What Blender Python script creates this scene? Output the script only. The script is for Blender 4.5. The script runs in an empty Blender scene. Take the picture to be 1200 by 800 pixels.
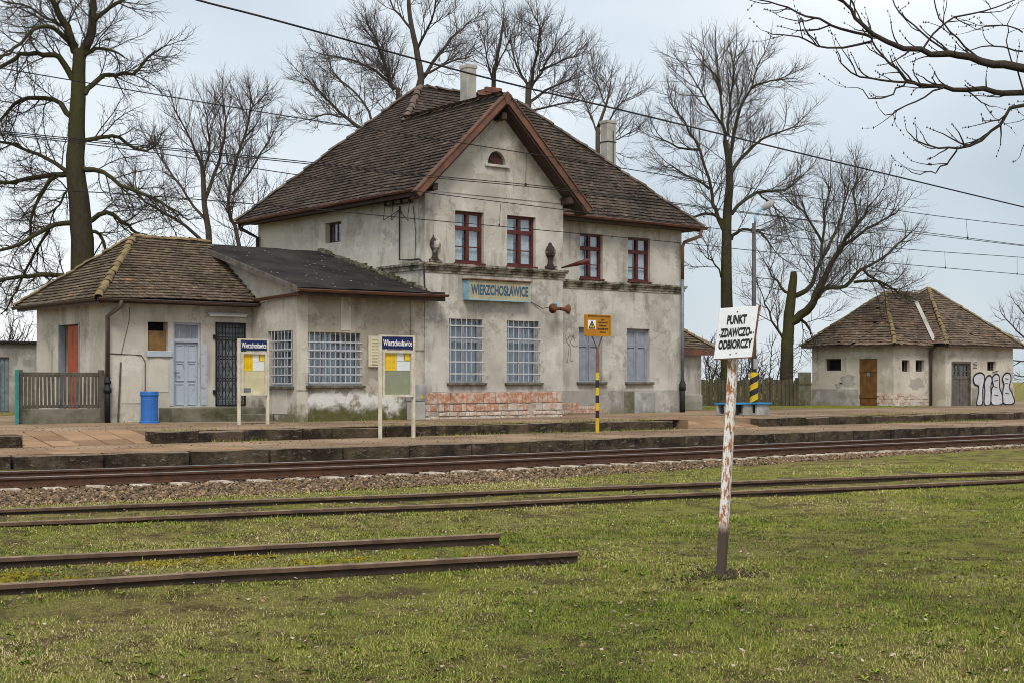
import bpy, bmesh, math, random
import numpy as np
from mathutils import Vector, Matrix
random.seed(7); RNG = np.random.default_rng(7)
scn = bpy.context.scene
COL = scn.collection

# ------------------------------------------------------------------ camera
FPX, CX, HY, EYE = 1700.0, 600.0, 447.0, 1.5
TH = math.atan2(2150.0, FPX)
VC, VS = math.cos(TH), math.sin(TH)          # view axis in the ground plane
cam_d = bpy.data.cameras.new("camera"); cam = bpy.data.objects.new("camera", cam_d); COL.objects.link(cam)
cam.location = (0, 0, EYE)
cam.rotation_euler = (math.radians(90), 0, math.atan2(VS, VC) - math.radians(90))
cam_d.sensor_width = 36.0; cam_d.lens = 36.0 * FPX / 1200.0; cam_d.shift_y = (HY - 400.0) / 1200.0
cam_d.clip_start = 0.1; cam_d.clip_end = 6000
scn.camera = cam

# ------------------------------------------------------------------ sky and sun (overcast)
SUN_EL, SUN_AZ = math.radians(50), math.radians(235)     # azimuth of the sun in the XY plane, from +X
world = bpy.data.worlds.new("World"); scn.world = world; world.use_nodes = True
wt = world.node_tree; wt.nodes.clear()
def wn(t, **k):
    n = wt.nodes.new(t)
    for a, b in k.items(): setattr(n, a, b)
    return n
sky = wn('ShaderNodeTexSky', sky_type='NISHITA', sun_disc=False)
sky.sun_elevation = SUN_EL; sky.sun_rotation = math.radians(90) - SUN_AZ
sky.air_density = 1.0; sky.dust_density = 3.0
bg1 = wn('ShaderNodeBackground'); bg1.inputs[1].default_value = 0.09
wt.links.new(sky.outputs[0], bg1.inputs[0])
tc = wn('ShaderNodeTexCoord')
mp = wn('ShaderNodeMapping'); mp.inputs['Scale'].default_value = (1, 1, 1.7); mp.inputs['Location'].default_value = (2.39, 2.38, 2.53)
wt.links.new(tc.outputs['Generated'], mp.inputs[0])
nz = wn('ShaderNodeTexNoise'); nz.inputs['Scale'].default_value = 1.9; nz.inputs['Detail'].default_value = 4.0; nz.inputs['Roughness'].default_value = 0.45
wt.links.new(mp.outputs[0], nz.inputs[0])
rp = wn('ShaderNodeValToRGB'); cr = rp.color_ramp
cr.elements[0].position = 0.30; cr.elements[0].color = (0.265, 0.315, 0.355, 1)
cr.elements[1].position = 0.68; cr.elements[1].color = (0.69, 0.69, 0.69, 1)
e = cr.elements.new(0.47); e.color = (0.425, 0.462, 0.49, 1)
wt.links.new(nz.outputs[0], rp.inputs[0])
bg2 = wn('ShaderNodeBackground'); bg2.inputs[1].default_value = 1.0
wt.links.new(rp.outputs[0], bg2.inputs[0])
mxs = wn('ShaderNodeMixShader'); mxs.inputs[0].default_value = 0.88
wt.links.new(bg1.outputs[0], mxs.inputs[1]); wt.links.new(bg2.outputs[0], mxs.inputs[2])
wo = wn('ShaderNodeOutputWorld'); wt.links.new(mxs.outputs[0], wo.inputs[0])

sun_d = bpy.data.lights.new("sun", 'SUN'); sun = bpy.data.objects.new("sun", sun_d); COL.objects.link(sun)
sun_d.energy = 1.5; sun_d.angle = math.radians(20); sun_d.color = (1.0, 0.96, 0.90)
sdir = Vector((math.cos(SUN_EL) * math.cos(SUN_AZ), math.cos(SUN_EL) * math.sin(SUN_AZ), math.sin(SUN_EL)))
sun.rotation_euler = (-sdir).to_track_quat('-Z', 'Y').to_euler(); sun.location = sdir * 60
scn.view_settings.view_transform = 'Standard'; scn.view_settings.look = 'None'
scn.view_settings.exposure = 0.95; scn.view_settings.gamma = 1.0; scn.view_settings.use_curve_mapping = False
scn.cycles.filter_width = 1.0; scn.cycles.max_bounces = 6; scn.cycles.transparent_max_bounces = 12

# ------------------------------------------------------------------ helpers
def ray(px, py):
    u = (px - CX) / FPX; v = (HY - py) / FPX
    return Vector((VC + u * VS, VS - u * VC, v))
def atY(px, py, Y):
    d = ray(px, py); t = Y / d.y; return Vector((d.x * t, Y, EYE + d.z * t))
def atX(px, py, X):
    d = ray(px, py); t = X / d.x; return Vector((X, d.y * t, EYE + d.z * t))
def dep(px, py, Z):
    d = ray(px, py) * Z; return Vector((d.x, d.y, d.z + EYE))

ORG = {}
def tag(o, label, cat, group=None, kind=None):
    if label: o['label'] = label
    if cat: o['category'] = cat
    if group: o['group'] = group
    if kind: o['kind'] = kind
    return o
def root(name, label, cat, loc, group=None):
    o = bpy.data.objects.new(name, None); COL.objects.link(o); o.empty_display_size = 0.2
    o.location = loc; ORG[o.name] = Vector(loc)
    return tag(o, label, cat, group)
def inst(mesh, name, parent, loc, rot=(0, 0, 0), scale=(1, 1, 1)):
    o = bpy.data.objects.new(name, mesh); COL.objects.link(o)
    base = ORG[parent.name] if parent else Vector((0, 0, 0))
    o.location = Vector(loc) - base; o.rotation_euler = rot; o.scale = scale
    if parent: o.parent = parent
    return o

class MB:
    def __init__(s): s.v = []; s.f = []; s.t = []; s.cur = 0.5
    def add(s, vs, fs):
        b = len(s.v); s.v.extend(tuple(v) for v in vs); s.t.extend([s.cur] * len(vs))
        s.f.extend(tuple(i + b for i in f) for f in fs)
    def hexa(s, p):
        s.add(p, [(3, 2, 1, 0), (4, 5, 6, 7), (0, 1, 5, 4), (1, 2, 6, 5), (2, 3, 7, 6), (3, 0, 4, 7)])
    def box(s, x0, x1, y0, y1, z0, z1):
        s.hexa([(x0, y0, z0), (x1, y0, z0), (x1, y1, z0), (x0, y1, z0), (x0, y0, z1), (x1, y0, z1), (x1, y1, z1), (x0, y1, z1)]); return s
    def poly(s, pts): s.add(pts, [tuple(range(len(pts)))]); return s
    def prism(s, pts, vec):
        n = len(pts); v = Vector(vec); q = [Vector(p) + v for p in pts]
        s.add(list(pts) + q, [tuple(range(n)), tuple(range(2 * n - 1, n - 1, -1))] + [(i, i + n, (i + 1) % n + n, (i + 1) % n) for i in range(n)]); return s
    def bar(s, p, q, w, h, up=(0, 0, 1)):
        p = Vector(p); q = Vector(q); d = (q - p).normalized(); up = Vector(up)
        a = d.cross(up)
        if a.length < 1e-4: a = d.cross(Vector((0, 1, 0)))
        a.normalize(); b = a.cross(d).normalized(); a *= w / 2; b *= h / 2
        s.hexa([p - a - b, p + a - b, p + a + b, p - a + b, q - a - b, q + a - b, q + a + b, q - a + b]); return s
    def tube(s, pts, rads, n=6, cap=True):
        pts = [Vector(p) for p in pts]
        if not hasattr(rads, '__len__'): rads = [rads] * len(pts)
        vs = []; fs = []; k = len(pts); ref = None
        for i, p in enumerate(pts):
            d = (pts[min(i + 1, k - 1)] - pts[max(i - 1, 0)])
            if d.length < 1e-9: d = Vector((0, 0, 1))
            d.normalize()
            if ref is None: ref = d.orthogonal().normalized()
            a = ref - d * ref.dot(d)
            if a.length < 1e-5: a = d.orthogonal()
            a.normalize(); ref = a; b = d.cross(a)
            for j in range(n):
                an = 2 * math.pi * j / n
                vs.append(p + (a * math.cos(an) + b * math.sin(an)) * rads[i])
        for i in range(k - 1):
            for j in range(n):
                fs.append((i * n + j, i * n + (j + 1) % n, (i + 1) * n + (j + 1) % n, (i + 1) * n + j))
        if cap: fs.append(tuple(range(n - 1, -1, -1))); fs.append(tuple(range((k - 1) * n, k * n)))
        s.add(vs, fs); return s
    def lathe(s, prof, c, n=16):
        c = Vector(c); vs = []; fs = []; k = len(prof)
        for r, z in prof:
            for j in range(n):
                a = 2 * math.pi * j / n; vs.append(c + Vector((r * math.cos(a), r * math.sin(a), z)))
        for i in range(k - 1):
            for j in range(n): fs.append((i * n + j, i * n + (j + 1) % n, (i + 1) * n + (j + 1) % n, (i + 1) * n + j))
        fs.append(tuple(range(n - 1, -1, -1))); fs.append(tuple(range((k - 1) * n, k * n)))
        s.add(vs, fs); return s
    def mesh(s, name, mat, org=(0, 0, 0), smooth=False, bevel=0.0):
        m = bpy.data.meshes.new(name); o = Vector(org)
        m.from_pydata([(v[0] - o.x, v[1] - o.y, v[2] - o.z) for v in s.v], [], s.f)
        if bevel > 0:
            bm = bmesh.new(); bm.from_mesh(m)
            bmesh.ops.bevel(bm, geom=list(bm.edges), offset=bevel, segments=1, affect='EDGES', clamp_overlap=True)
            bm.to_mesh(m); bm.free()
        elif any(t != 0.5 for t in s.t):
            at = m.attributes.new('tint', 'FLOAT', 'POINT'); at.data.foreach_set('value', s.t)
        if mat: m.materials.append(mat)
        if smooth:
            m.polygons.foreach_set('use_smooth', [True] * len(m.polygons))
        m.update(); return m
    def build(s, name, mat, parent=None, smooth=False, bevel=0.0, label=None, cat=None, group=None, kind=None):
        if parent: org = ORG[parent.name]
        else:
            a = np.array([tuple(v) for v in s.v]); lo = a.min(0); hi = a.max(0)
            org = Vector((float(lo[0] + hi[0]) / 2, float(lo[1] + hi[1]) / 2, float(lo[2])))
        o = bpy.data.objects.new(name, s.mesh(name, mat, org, smooth, bevel)); COL.objects.link(o)
        if parent: o.parent = parent
        else: o.location = org
        ORG[o.name] = org
        return tag(o, label, cat, group, kind)

def np_mesh(name, V, F, mat, tint=None, smooth=False):
    """V (n,3), F (m,k) with k constant"""
    m = bpy.data.meshes.new(name); k = F.shape[1]
    m.vertices.add(len(V)); m.vertices.foreach_set('co', V.astype(np.float32).ravel())
    m.loops.add(F.size); m.loops.foreach_set('vertex_index', F.astype(np.int32).ravel())
    m.polygons.add(len(F)); m.polygons.foreach_set('loop_start', np.arange(0, F.size, k, dtype=np.int32))
    m.polygons.foreach_set('loop_total', np.full(len(F), k, dtype=np.int32))
    if smooth: m.polygons.foreach_set('use_smooth', np.ones(len(F), dtype=bool))
    m.update(calc_edges=True); m.validate()
    if tint is not None:
        at = m.attributes.new('tint', 'FLOAT', 'POINT'); at.data.foreach_set('value', tint.astype(np.float32))
    m.materials.append(mat)
    return m
def vnoise(x, y, seed=0):
    x = np.asarray(x, float); y = np.asarray(y, float)
    xi = np.floor(x).astype(int); yi = np.floor(y).astype(int); fx = x - xi; fy = y - yi
    def h(a, b):
        n = (a * 374761393 + b * 668265263 + seed * 2147483 ) & 0x7fffffff
        n = ((n ^ (n >> 13)) * 1274126177) & 0x7fffffff
        return ((n ^ (n >> 16)) & 0xffff) / 65535.0
    fx = fx * fx * (3 - 2 * fx); fy = fy * fy * (3 - 2 * fy)
    return (h(xi, yi) * (1 - fx) + h(xi + 1, yi) * fx) * (1 - fy) + (h(xi, yi + 1) * (1 - fx) + h(xi + 1, yi + 1) * fx) * fy
def fnoise(x, y, seed=0): return 0.55 * vnoise(x, y, seed) + 0.3 * vnoise(2.1 * x, 2.1 * y, seed + 1) + 0.15 * vnoise(4.3 * x, 4.3 * y, seed + 2)

# ------------------------------------------------------------------ materials
class NT:
    def __init__(s, name):
        s.m = bpy.data.materials.new(name); s.m.use_nodes = True; s.t = s.m.node_tree
        s.b = s.t.nodes['Principled BSDF']; s.pos = None
    def n(s, typ, props=None, **ins):
        nd = s.t.nodes.new(typ)
        for k, v in (props or {}).items(): setattr(nd, k, v)
        for k, v in ins.items():
            k = int(k[1:]) if k[0] == 'i' and k[1:].isdigit() else k
            s.put(nd.inputs[k], v)
        return nd
    def put(s, sock, v):
        if isinstance(v, bpy.types.NodeSocket): s.t.links.new(v, sock)
        else: sock.default_value = v
    def P(s, scale=(1, 1, 1), loc=(0, 0, 0), obj=False):
        src = s.n('ShaderNodeTexCoord').outputs['Object'] if obj else s.n('ShaderNodeNewGeometry').outputs['Position']
        return s.n('ShaderNodeMapping', None, Vector=src, Scale=scale, Location=loc).outputs[0]
    def noise(s, vec, scale, detail=4, rough=0.55):
        return s.n('ShaderNodeTexNoise', None, Vector=vec, Scale=scale, Detail=detail, Roughness=rough).outputs[0]
    def ramp(s, fac, stops, interp='LINEAR'):
        r = s.n('ShaderNodeValToRGB', None, Fac=fac); c = r.color_ramp; c.interpolation = interp
        while len(c.elements) < len(stops): c.elements.new(0.5)
        for el, (p, col) in zip(c.elements, stops):
            el.position = p; el.color = (col, col, col, 1) if not hasattr(col, '__len__') else tuple(col) + (1,)
        return r.outputs[0]
    def mix(s, fac, a, b, blend='MIX'):
        f = lambda c: tuple(c) + (1,) if hasattr(c, '__len__') and not isinstance(c, bpy.types.NodeSocket) and len(c) == 3 else c
        return s.n('ShaderNodeMix', {'data_type': 'RGBA', 'blend_type': blend}, i0=fac, i6=f(a), i7=f(b)).outputs[2]
    def mth(s, op, a, b=0.0): return s.n('ShaderNodeMath', {'operation': op}, i0=a, i1=b).outputs[0]
    def mr(s, v, a, b, c=0.0, d=1.0): return s.n('ShaderNodeMapRange', None, i0=v, i1=a, i2=b, i3=c, i4=d).outputs[0]
    def z(s): return s.n('ShaderNodeSeparateXYZ', None, i0=s.n('ShaderNodeNewGeometry').outputs['Position']).outputs[2]
    def tint(s): return s.n('ShaderNodeAttribute', {'attribute_name': 'tint'}).outputs['Fac']
    def rnd(s): return s.n('ShaderNodeObjectInfo').outputs['Random']
    def bump(s, h, strength=0.3, dist=0.02):
        s.t.links.new(s.n('ShaderNodeBump', None, Height=h, Strength=strength, Distance=dist).outputs[0], s.b.inputs['Normal'])
    def out(s, col, rough=0.85, metal=0.0, spec=0.3):
        if hasattr(col, '__len__') and not isinstance(col, bpy.types.NodeSocket): col = tuple(col) + (1,)
        s.put(s.b.inputs['Base Color'], col); s.put(s.b.inputs['Roughness'], rough); s.put(s.b.inputs['Metallic'], metal)
        s.b.inputs['Specular IOR Level'].default_value = spec
        return s.m

def plaster(name, base, dark, light, streak=0.5, blot=0.5, moss=0.0, mossz=1.1, peel=None):
    n = NT(name); p = n.P()
    big = n.noise(p, 0.55, 5, 0.6); fine = n.noise(p, 9.0, 4, 0.6); grain = n.noise(p, 60.0, 2)
    c = n.mix(n.ramp(big, [(0.32, 0.0), (0.62, 1.0)]), dark, base)
    c = n.mix(blot, base, c)
    c = n.mix(n.mth('MULTIPLY', n.ramp(n.noise(n.P(loc=(3, 9, 1)), 1.1, 8, 0.75), [(0.53, 0.0), (0.58, 1.0)]), 0.5), c, light)
    st = n.mth('MULTIPLY', n.noise(n.P(scale=(4.0, 4.0, 0.55)), 1.0, 5, 0.65), n.mr(n.noise(n.P(loc=(11, 3, 6)), 0.7, 3, 0.5), 0.35, 0.6, 0.55, 1.15))
    c = n.mix(n.mth('MULTIPLY', n.ramp(st, [(0.5, 0.0), (0.72, 1.0)]), streak), c, (dark[0] * 0.62, dark[1] * 0.60, dark[2] * 0.56))
    c = n.mix(n.mth('MULTIPLY', n.ramp(n.noise(n.P(loc=(7, 1, 4)), 1.3, 9, 0.78), [(0.555, 0.0), (0.585, 1.0)]), 0.5), c, (dark[0] * 0.7, dark[1] * 0.7, dark[2] * 0.7))
    # hairline cracks
    vor = n.n('ShaderNodeTexVoronoi', {'feature': 'DISTANCE_TO_EDGE'}, Vector=n.n('ShaderNodeVectorMath', {'operation': 'ADD'}, i0=n.P(), i1=n.n('ShaderNodeTexNoise', None, Vector=p, Scale=2.0).outputs['Color']).outputs[0], Scale=0.55).outputs['Distance']
    crack = n.mth('MULTIPLY', n.ramp(vor, [(0.0, 1.0), (0.004, 0.0)]), n.ramp(n.noise(n.P(loc=(8, 8, 2)), 0.45, 3), [(0.52, 0.0), (0.6, 0.6)]))
    c = n.mix(crack, c, (0.10, 0.09, 0.08))
    if peel:
        zz = n.mth('ADD', n.z(), n.mth('MULTIPLY', n.mth('SUBTRACT', n.noise(p, 2.2, 6, 0.7), 0.5), 1.1))
        m1 = n.mth('MULTIPLY', n.ramp(n.mr(zz, peel[0], peel[1]), [(0.06, 0.0), (0.12, 1.0), (0.85, 1.0), (0.9, 0.0)]), n.ramp(n.noise(n.P(loc=(2, 5, 8)), 1.5, 5, 0.65), [(0.40, 0.0), (0.45, 1.0)]))
        c = n.mix(m1, c, n.mix(fine, (0.50, 0.48, 0.45), (0.66, 0.65, 0.62)))
        zp = n.mth('ADD', n.z(), n.mth('MULTIPLY', n.mth('SUBTRACT', n.noise(n.P(loc=(4, 4, 4)), 1.7, 6, 0.7), 0.5), 1.2))
        c = n.mix(n.mth('MULTIPLY', n.ramp(zp, [(0.72, 0.8), (0.80, 0.0)]), 0.8), c, (0.16, 0.13, 0.10))
    if moss > 0:
        zm = n.mth('ADD', n.z(), n.mth('MULTIPLY', n.mth('SUBTRACT', n.noise(n.P(loc=(1, 2, 3)), 1.3, 5, 0.65), 0.5), 1.8))
        mm = n.mth('MULTIPLY', n.ramp(n.mr(zm, 0.3, mossz + 0.3), [(0.35, 1.0), (0.62, 0.0)]), moss)
        c = n.mix(mm, c, n.mix(fine, (0.035, 0.040, 0.012), (0.12, 0.115, 0.035)))
    c = n.mix(0.35, c, n.mix(grain, (0.55, 0.55, 0.55), (1.25, 1.25, 1.25)), 'MULTIPLY')
    n.bump(n.mth('ADD', n.mth('MULTIPLY', fine, 1.0), n.mth('MULTIPLY', grain, 0.4)), 0.5, 0.012)
    return n.out(c, 0.95, spec=0.15)
def simple(name, col, rough=0.7, metal=0.0, var=0.25, scale=6.0, col2=None, spec=0.3, bump=0.15, thresh=None, obj=False):
    n = NT(name); p = n.P(obj=obj); f = n.noise(p, scale, 5, 0.65)
    c2 = col2 or tuple(x * (1 - var * 1.6) for x in col)
    lo, hi = thresh or (0.35, 0.65)
    c = n.mix(n.ramp(f, [(lo, 0.0), (hi, 1.0)]), c2, col)
    c = n.mix(0.3, c, n.mix(n.noise(p, scale * 9, 3), (0.6, 0.6, 0.6), (1.3, 1.3, 1.3)), 'MULTIPLY')
    if bump: n.bump(n.noise(p, scale * 5, 4), bump, 0.01)
    return n.out(c, rough, metal, spec)
def tilemat(name, stops, moss=0.3, mosscol=(0.12, 0.10, 0.035), lichen=0.3):
    n = NT(name); p = n.P(); t = n.tint()
    c = n.ramp(t, stops)
    b = n.noise(p, 0.9, 5, 0.65)
    c = n.mix(0.9, c, n.mix(n.ramp(b, [(0.3, 0.0), (0.7, 1.0)]), (0.50, 0.50, 0.52), (1.6, 1.5, 1.38)), 'MULTIPLY')
    c = n.mix(n.mth('MULTIPLY', n.ramp(n.noise(n.P(loc=(5, 5, 5)), 1.4, 6, 0.7), [(0.54, 0.0), (0.64, 1.0)]), moss), c, mosscol)
    c = n.mix(n.mth('MULTIPLY', n.ramp(n.noise(p, 14.0, 3, 0.6), [(0.60, 0.0), (0.68, 1.0)]), lichen), c, (0.30, 0.28, 0.23))
    n.bump(n.noise(p, 40.0, 3), 0.35, 0.01)
    return n.out(c, 0.92, spec=0.15)

M = {}
M['plaster'] = plaster('plaster_warm', (0.49, 0.458, 0.41), (0.275, 0.25, 0.215), (0.57, 0.545, 0.50), 0.65, 0.95)
M['plaster_side'] = plaster('plaster_side', (0.52, 0.487, 0.425), (0.34, 0.315, 0.27), (0.60, 0.57, 0.51), 0.5, 0.8)
M['plaster_annex'] = plaster('plaster_annex', (0.385, 0.345, 0.285), (0.23, 0.195, 0.15), (0.49, 0.455, 0.395), 0.55, 1.0, 0.95, 1.15, (0.55, 1.35))
M['plaster_annex_side'] = plaster('plaster_annex_side', (0.50, 0.465, 0.395), (0.32, 0.285, 0.23), (0.57, 0.54, 0.48), 0.5, 0.8, 0.8, 1.0)
M['plaster_left'] = plaster('plaster_left', (0.51, 0.48, 0.415), (0.32, 0.29, 0.24), (0.60, 0.57, 0.50), 0.5, 0.85, 0.5, 0.75)
M['plaster_patch'] = plaster('plaster_patch', (0.54, 0.51, 0.44), (0.40, 0.37, 0.31), (0.60, 0.58, 0.53), 0.4, 0.8)
M['plaster_grey'] = plaster('plaster_grey', (0.34, 0.32, 0.285), (0.21, 0.195, 0.17), (0.46, 0.44, 0.41), 0.5, 0.9, 0.35, 0.8)
M['plaster_shed'] = plaster('plaster_shed', (0.52, 0.48, 0.405), (0.34, 0.30, 0.24), (0.60, 0.565, 0.49), 0.5, 0.85, 0.3, 0.7)
def brickmat():
    n = NT('stripped_brick'); p = n.P(); a = n.noise(p, 7.0, 8, 0.75); b = n.noise(n.P(loc=(3, 3, 3)), 3.0, 6, 0.7); f = n.noise(p, 40.0, 4, 0.7)
    c = n.mix(n.ramp(a, [(0.36, 0.0), (0.54, 1.0)]), (0.42, 0.19, 0.105), (0.53, 0.44, 0.365))
    c = n.mix(n.ramp(b, [(0.46, 0.0), (0.54, 1.0)]), c, n.mix(f, (0.42, 0.37, 0.31), (0.64, 0.59, 0.52)))
    c = n.mix(n.mth('MULTIPLY', n.ramp(n.noise(n.P(loc=(9, 1, 7)), 4.0, 7, 0.75), [(0.57, 0.0), (0.64, 1.0)]), 0.6), c, (0.15, 0.13, 0.11))
    c = n.mix(0.5, c, n.mix(n.rnd(), (0.75, 0.72, 0.70), (1.2, 1.2, 1.2)), 'MULTIPLY')
    n.bump(n.mth('ADD', a, f), 1.0, 0.02); return n.out(c, 0.97, spec=0.1)
M['brickwall'] = brickmat()
M['brickresidue'] = M['brickwall'].copy(); M['brickresidue'].name = 'mortar_smeared_brick'
for nd_ in M['brickwall'].node_tree.nodes:
    if nd_.type == 'VALTORGB' and abs(nd_.color_ramp.elements[0].position - 0.46) < 1e-3: nd_.color_ramp.elements[0].position = 0.54; nd_.color_ramp.elements[1].position = 0.62
    if nd_.type == 'VALTORGB' and abs(nd_.color_ramp.elements[0].position - 0.36) < 1e-3: nd_.color_ramp.elements[0].position = 0.46; nd_.color_ramp.elements[1].position = 0.60
M['mortar'] = simple('mortar', (0.40, 0.35, 0.29), 0.95, 0, 0.3, 8)
M['tile_main'] = tilemat('tiles_main', [(0.0, (0.026, 0.021, 0.019)), (0.45, (0.052, 0.041, 0.034)), (0.85, (0.082, 0.063, 0.051)), (1.0, (0.125, 0.092, 0.072))], 0.3, (0.075, 0.068, 0.04), 0.38)
M['tile_left'] = tilemat('tiles_left', [(0.0, (0.048, 0.038, 0.029)), (0.5, (0.105, 0.080, 0.058)), (0.93, (0.155, 0.118, 0.082)), (1.0, (0.26, 0.13, 0.07))], 0.5, (0.115, 0.105, 0.055), 0.5)
M['tile_shed'] = tilemat('tiles_shed', [(0.0, (0.05, 0.036, 0.028)), (0.5, (0.115, 0.083, 0.062)), (0.96, (0.18, 0.135, 0.105)), (1.0, (0.30, 0.12, 0.05))], 0.4, (0.13, 0.118, 0.08), 0.7)
M['underlay'] = simple('roof_underlay', (0.03, 0.024, 0.02), 0.95)
M['ridge_main'] = simple('ridge_tiles_main', (0.16, 0.115, 0.085), 0.9, 0, 0.5, 3.0, (0.06, 0.05, 0.042))
M['ridge_left'] = simple('ridge_tiles_mossy', (0.24, 0.17, 0.075), 0.9, 0, 0.5, 3.0, (0.12, 0.085, 0.05))
M['felt'] = simple('tar_felt', (0.040, 0.035, 0.032), 1.0, 0, 0.4, 1.1, (0.018, 0.016, 0.015), bump=0.7, spec=0.08)
M['rustgutter'] = simple('rusty_gutter', (0.155, 0.062, 0.036), 0.7, 0, 0.4, 4.0, (0.085, 0.045, 0.034))
M['barge'] = simple('bargeboard', (0.165, 0.075, 0.048), 0.8, 0, 0.4, 2.5, (0.085, 0.045, 0.032), bump=0.4)
M['soffit'] = simple('soffit_boards', (0.06, 0.040, 0.030), 0.9)
M['zinc'] = simple('zinc_pipe', (0.20, 0.24, 0.28), 0.6, 0.3)
M['darkpipe'] = simple('dark_pipe', (0.032, 0.028, 0.026), 0.7, 0, 0.4, 5)
M['pipe_brown'] = simple('brown_pipe', (0.10, 0.058, 0.04), 0.7, 0, 0.4, 4, (0.06, 0.055, 0.05))
M['cornice'] = simple('weathered_cornice', (0.34, 0.30, 0.235), 0.95, 0, 0.6, 3.2, (0.060, 0.052, 0.036), thresh=(0.42, 0.62), bump=0.9)
M['urn'] = simple('sooty_stone', (0.42, 0.39, 0.34), 0.95, 0, 0.6, 2.6, (0.035, 0.028, 0.024), thresh=(0.50, 0.60), bump=0.6)
M['redframe'] = simple('oxblood_paint', (0.105, 0.022, 0.017), 0.55, 0, 0.3, 6)
M['greypaint'] = simple('grey_blue_paint', (0.255, 0.28, 0.32), 0.75, 0, 0.3, 5, (0.185, 0.205, 0.235))
M['greydoor'] = simple('peeling_grey_door_paint', (0.36, 0.40, 0.455), 0.8, 0, 0.3, 7.0, (0.20, 0.20, 0.20), thresh=(0.30, 0.42), bump=0.4)
M['whitebar'] = simple('white_bar_paint', (0.50, 0.51, 0.53), 0.6, 0, 0.2, 9, (0.36, 0.36, 0.36))
M['creampaint'] = simple('cream_paint', (0.58, 0.545, 0.44), 0.6, 0, 0.2, 6, (0.43, 0.38, 0.28))
M['blackiron'] = simple('black_iron', (0.012, 0.012, 0.013), 0.6)
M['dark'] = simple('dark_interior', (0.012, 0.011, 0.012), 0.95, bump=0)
M['curtain'] = simple('net_curtain', (0.30, 0.315, 0.355), 0.9, 0, 0.2, 3, (0.20, 0.215, 0.25))
M['curtain_w'] = simple('white_curtain', (0.70, 0.72, 0.74), 0.9, 0, 0.15, 5)
def glassmat():
    n = NT('window_glass'); n.t.nodes.remove(n.b)
    gl = n.n('ShaderNodeBsdfGlossy', None, Color=(0.9, 0.95, 1, 1), Roughness=0.03); tr = n.n('ShaderNodeBsdfTransparent', None, Color=(0.86, 0.90, 0.92, 1))
    fr = n.n('ShaderNodeLayerWeight', None, Blend=0.5).outputs['Facing']
    fr = n.mth('ADD', n.mth('MULTIPLY', n.mth('POWER', fr, 4.0), 0.7), 0.07)
    mx = n.n('ShaderNodeMixShader', None, Fac=fr); n.t.links.new(tr.outputs[0], mx.inputs[1]); n.t.links.new(gl.outputs[0], mx.inputs[2])
    n.t.links.new(mx.outputs[0], n.t.nodes['Material Output'].inputs[0]); return n.m
M['glass'] = glassmat()
M['clearglass'] = M['glass'].copy(); M['clearglass'].name = 'clear_case_glass'
for nd_ in M['clearglass'].node_tree.nodes:
    if nd_.type == 'MATH' and nd_.operation == 'ADD': nd_.inputs[1].default_value = 0.012
    if nd_.type == 'MATH' and nd_.operation == 'MULTIPLY': nd_.inputs[1].default_value = 0.35
    if nd_.type == 'BSDF_TRANSPARENT': nd_.inputs[0].default_value = (0.98, 0.98, 0.97, 1)
M['orange'] = simple('orange_door', (0.36, 0.075, 0.022), 0.6, 0, 0.2, 3)
M['browndoor'] = simple('ochre_brown_door', (0.17, 0.075, 0.02), 0.7, 0, 0.3, 4)
M['oldwood'] = simple('grey_wood', (0.145, 0.125, 0.105), 0.9, 0, 0.45, 5, (0.06, 0.052, 0.044), bump=0.5)
M['fencewood'] = simple('fence_wood', (0.115, 0.098, 0.075), 0.9, 0, 0.5, 4, (0.055, 0.05, 0.036), bump=0.5)
M['fencewood2'] = simple('dark_fence_wood', (0.085, 0.068, 0.042), 0.9, 0, 0.5, 3, (0.045, 0.042, 0.022), bump=0.5)
M['mossconcrete'] = simple('mossy_concrete', (0.17, 0.155, 0.12), 0.95, 0, 0.5, 2.0, (0.055, 0.056, 0.024), bump=0.6)
M['ply'] = simple('plywood', (0.24, 0.135, 0.05), 0.8, 0, 0.3, 3)
M['concrete'] = simple('concrete', (0.36, 0.355, 0.34), 0.9, 0, 0.3, 3)
M['chimney'] = simple('chimney_render', (0.40, 0.38, 0.34), 0.95, 0, 0.35, 1.8, (0.26, 0.25, 0.22), bump=0.5)
M['oldbrick'] = simple('old_brick', (0.30, 0.10, 0.05), 0.95, 0, 0.4, 3, (0.09, 0.06, 0.05))
M['teal'] = simple('teal_paint', (0.045, 0.27, 0.25), 0.6, 0, 0.3, 6)
M['blueplastic'] = simple('blue_plastic', (0.018, 0.13, 0.42), 0.45, 0, 0.12, 4, spec=0.5, bump=0)
M['blueseat'] = simple('blue_seat', (0.03, 0.24, 0.46), 0.5, 0, 0.2, 5, bump=0)
M['navy'] = simple('navy_panel', (0.006, 0.013, 0.075), 0.4, 0, 0.1, 4, bump=0)
M['white'] = simple('white_print', (0.80, 0.80, 0.80), 0.6, 0, 0.05, 4, bump=0)
M['black'] = simple('black_print', (0.015, 0.015, 0.018), 0.7, 0, 0.1, 4, bump=0)
M['yellowpaper'] = simple('yellow_paper', (0.85, 0.56, 0.005), 0.7, 0, 0.05, 6, bump=0)
M['whitepaper'] = simple('white_paper', (0.72, 0.74, 0.76), 0.7, 0, 0.05, 6, bump=0)
M['greenback'] = simple('faded_green_backing', (0.255, 0.275, 0.185), 0.6, 0, 0.12, 3, bump=0)
M['creamback'] = simple('cream_backing', (0.62, 0.56, 0.36), 0.6, 0, 0.1, 3, bump=0)
M['signcream'] = simple('aged_sign_cream', (0.37, 0.345, 0.235), 0.6, 0, 0.3, 4, (0.27, 0.24, 0.15))
M['signblue'] = simple('sign_blue_trim', (0.24, 0.46, 0.60), 0.6, 0, 0.25, 5)
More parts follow.
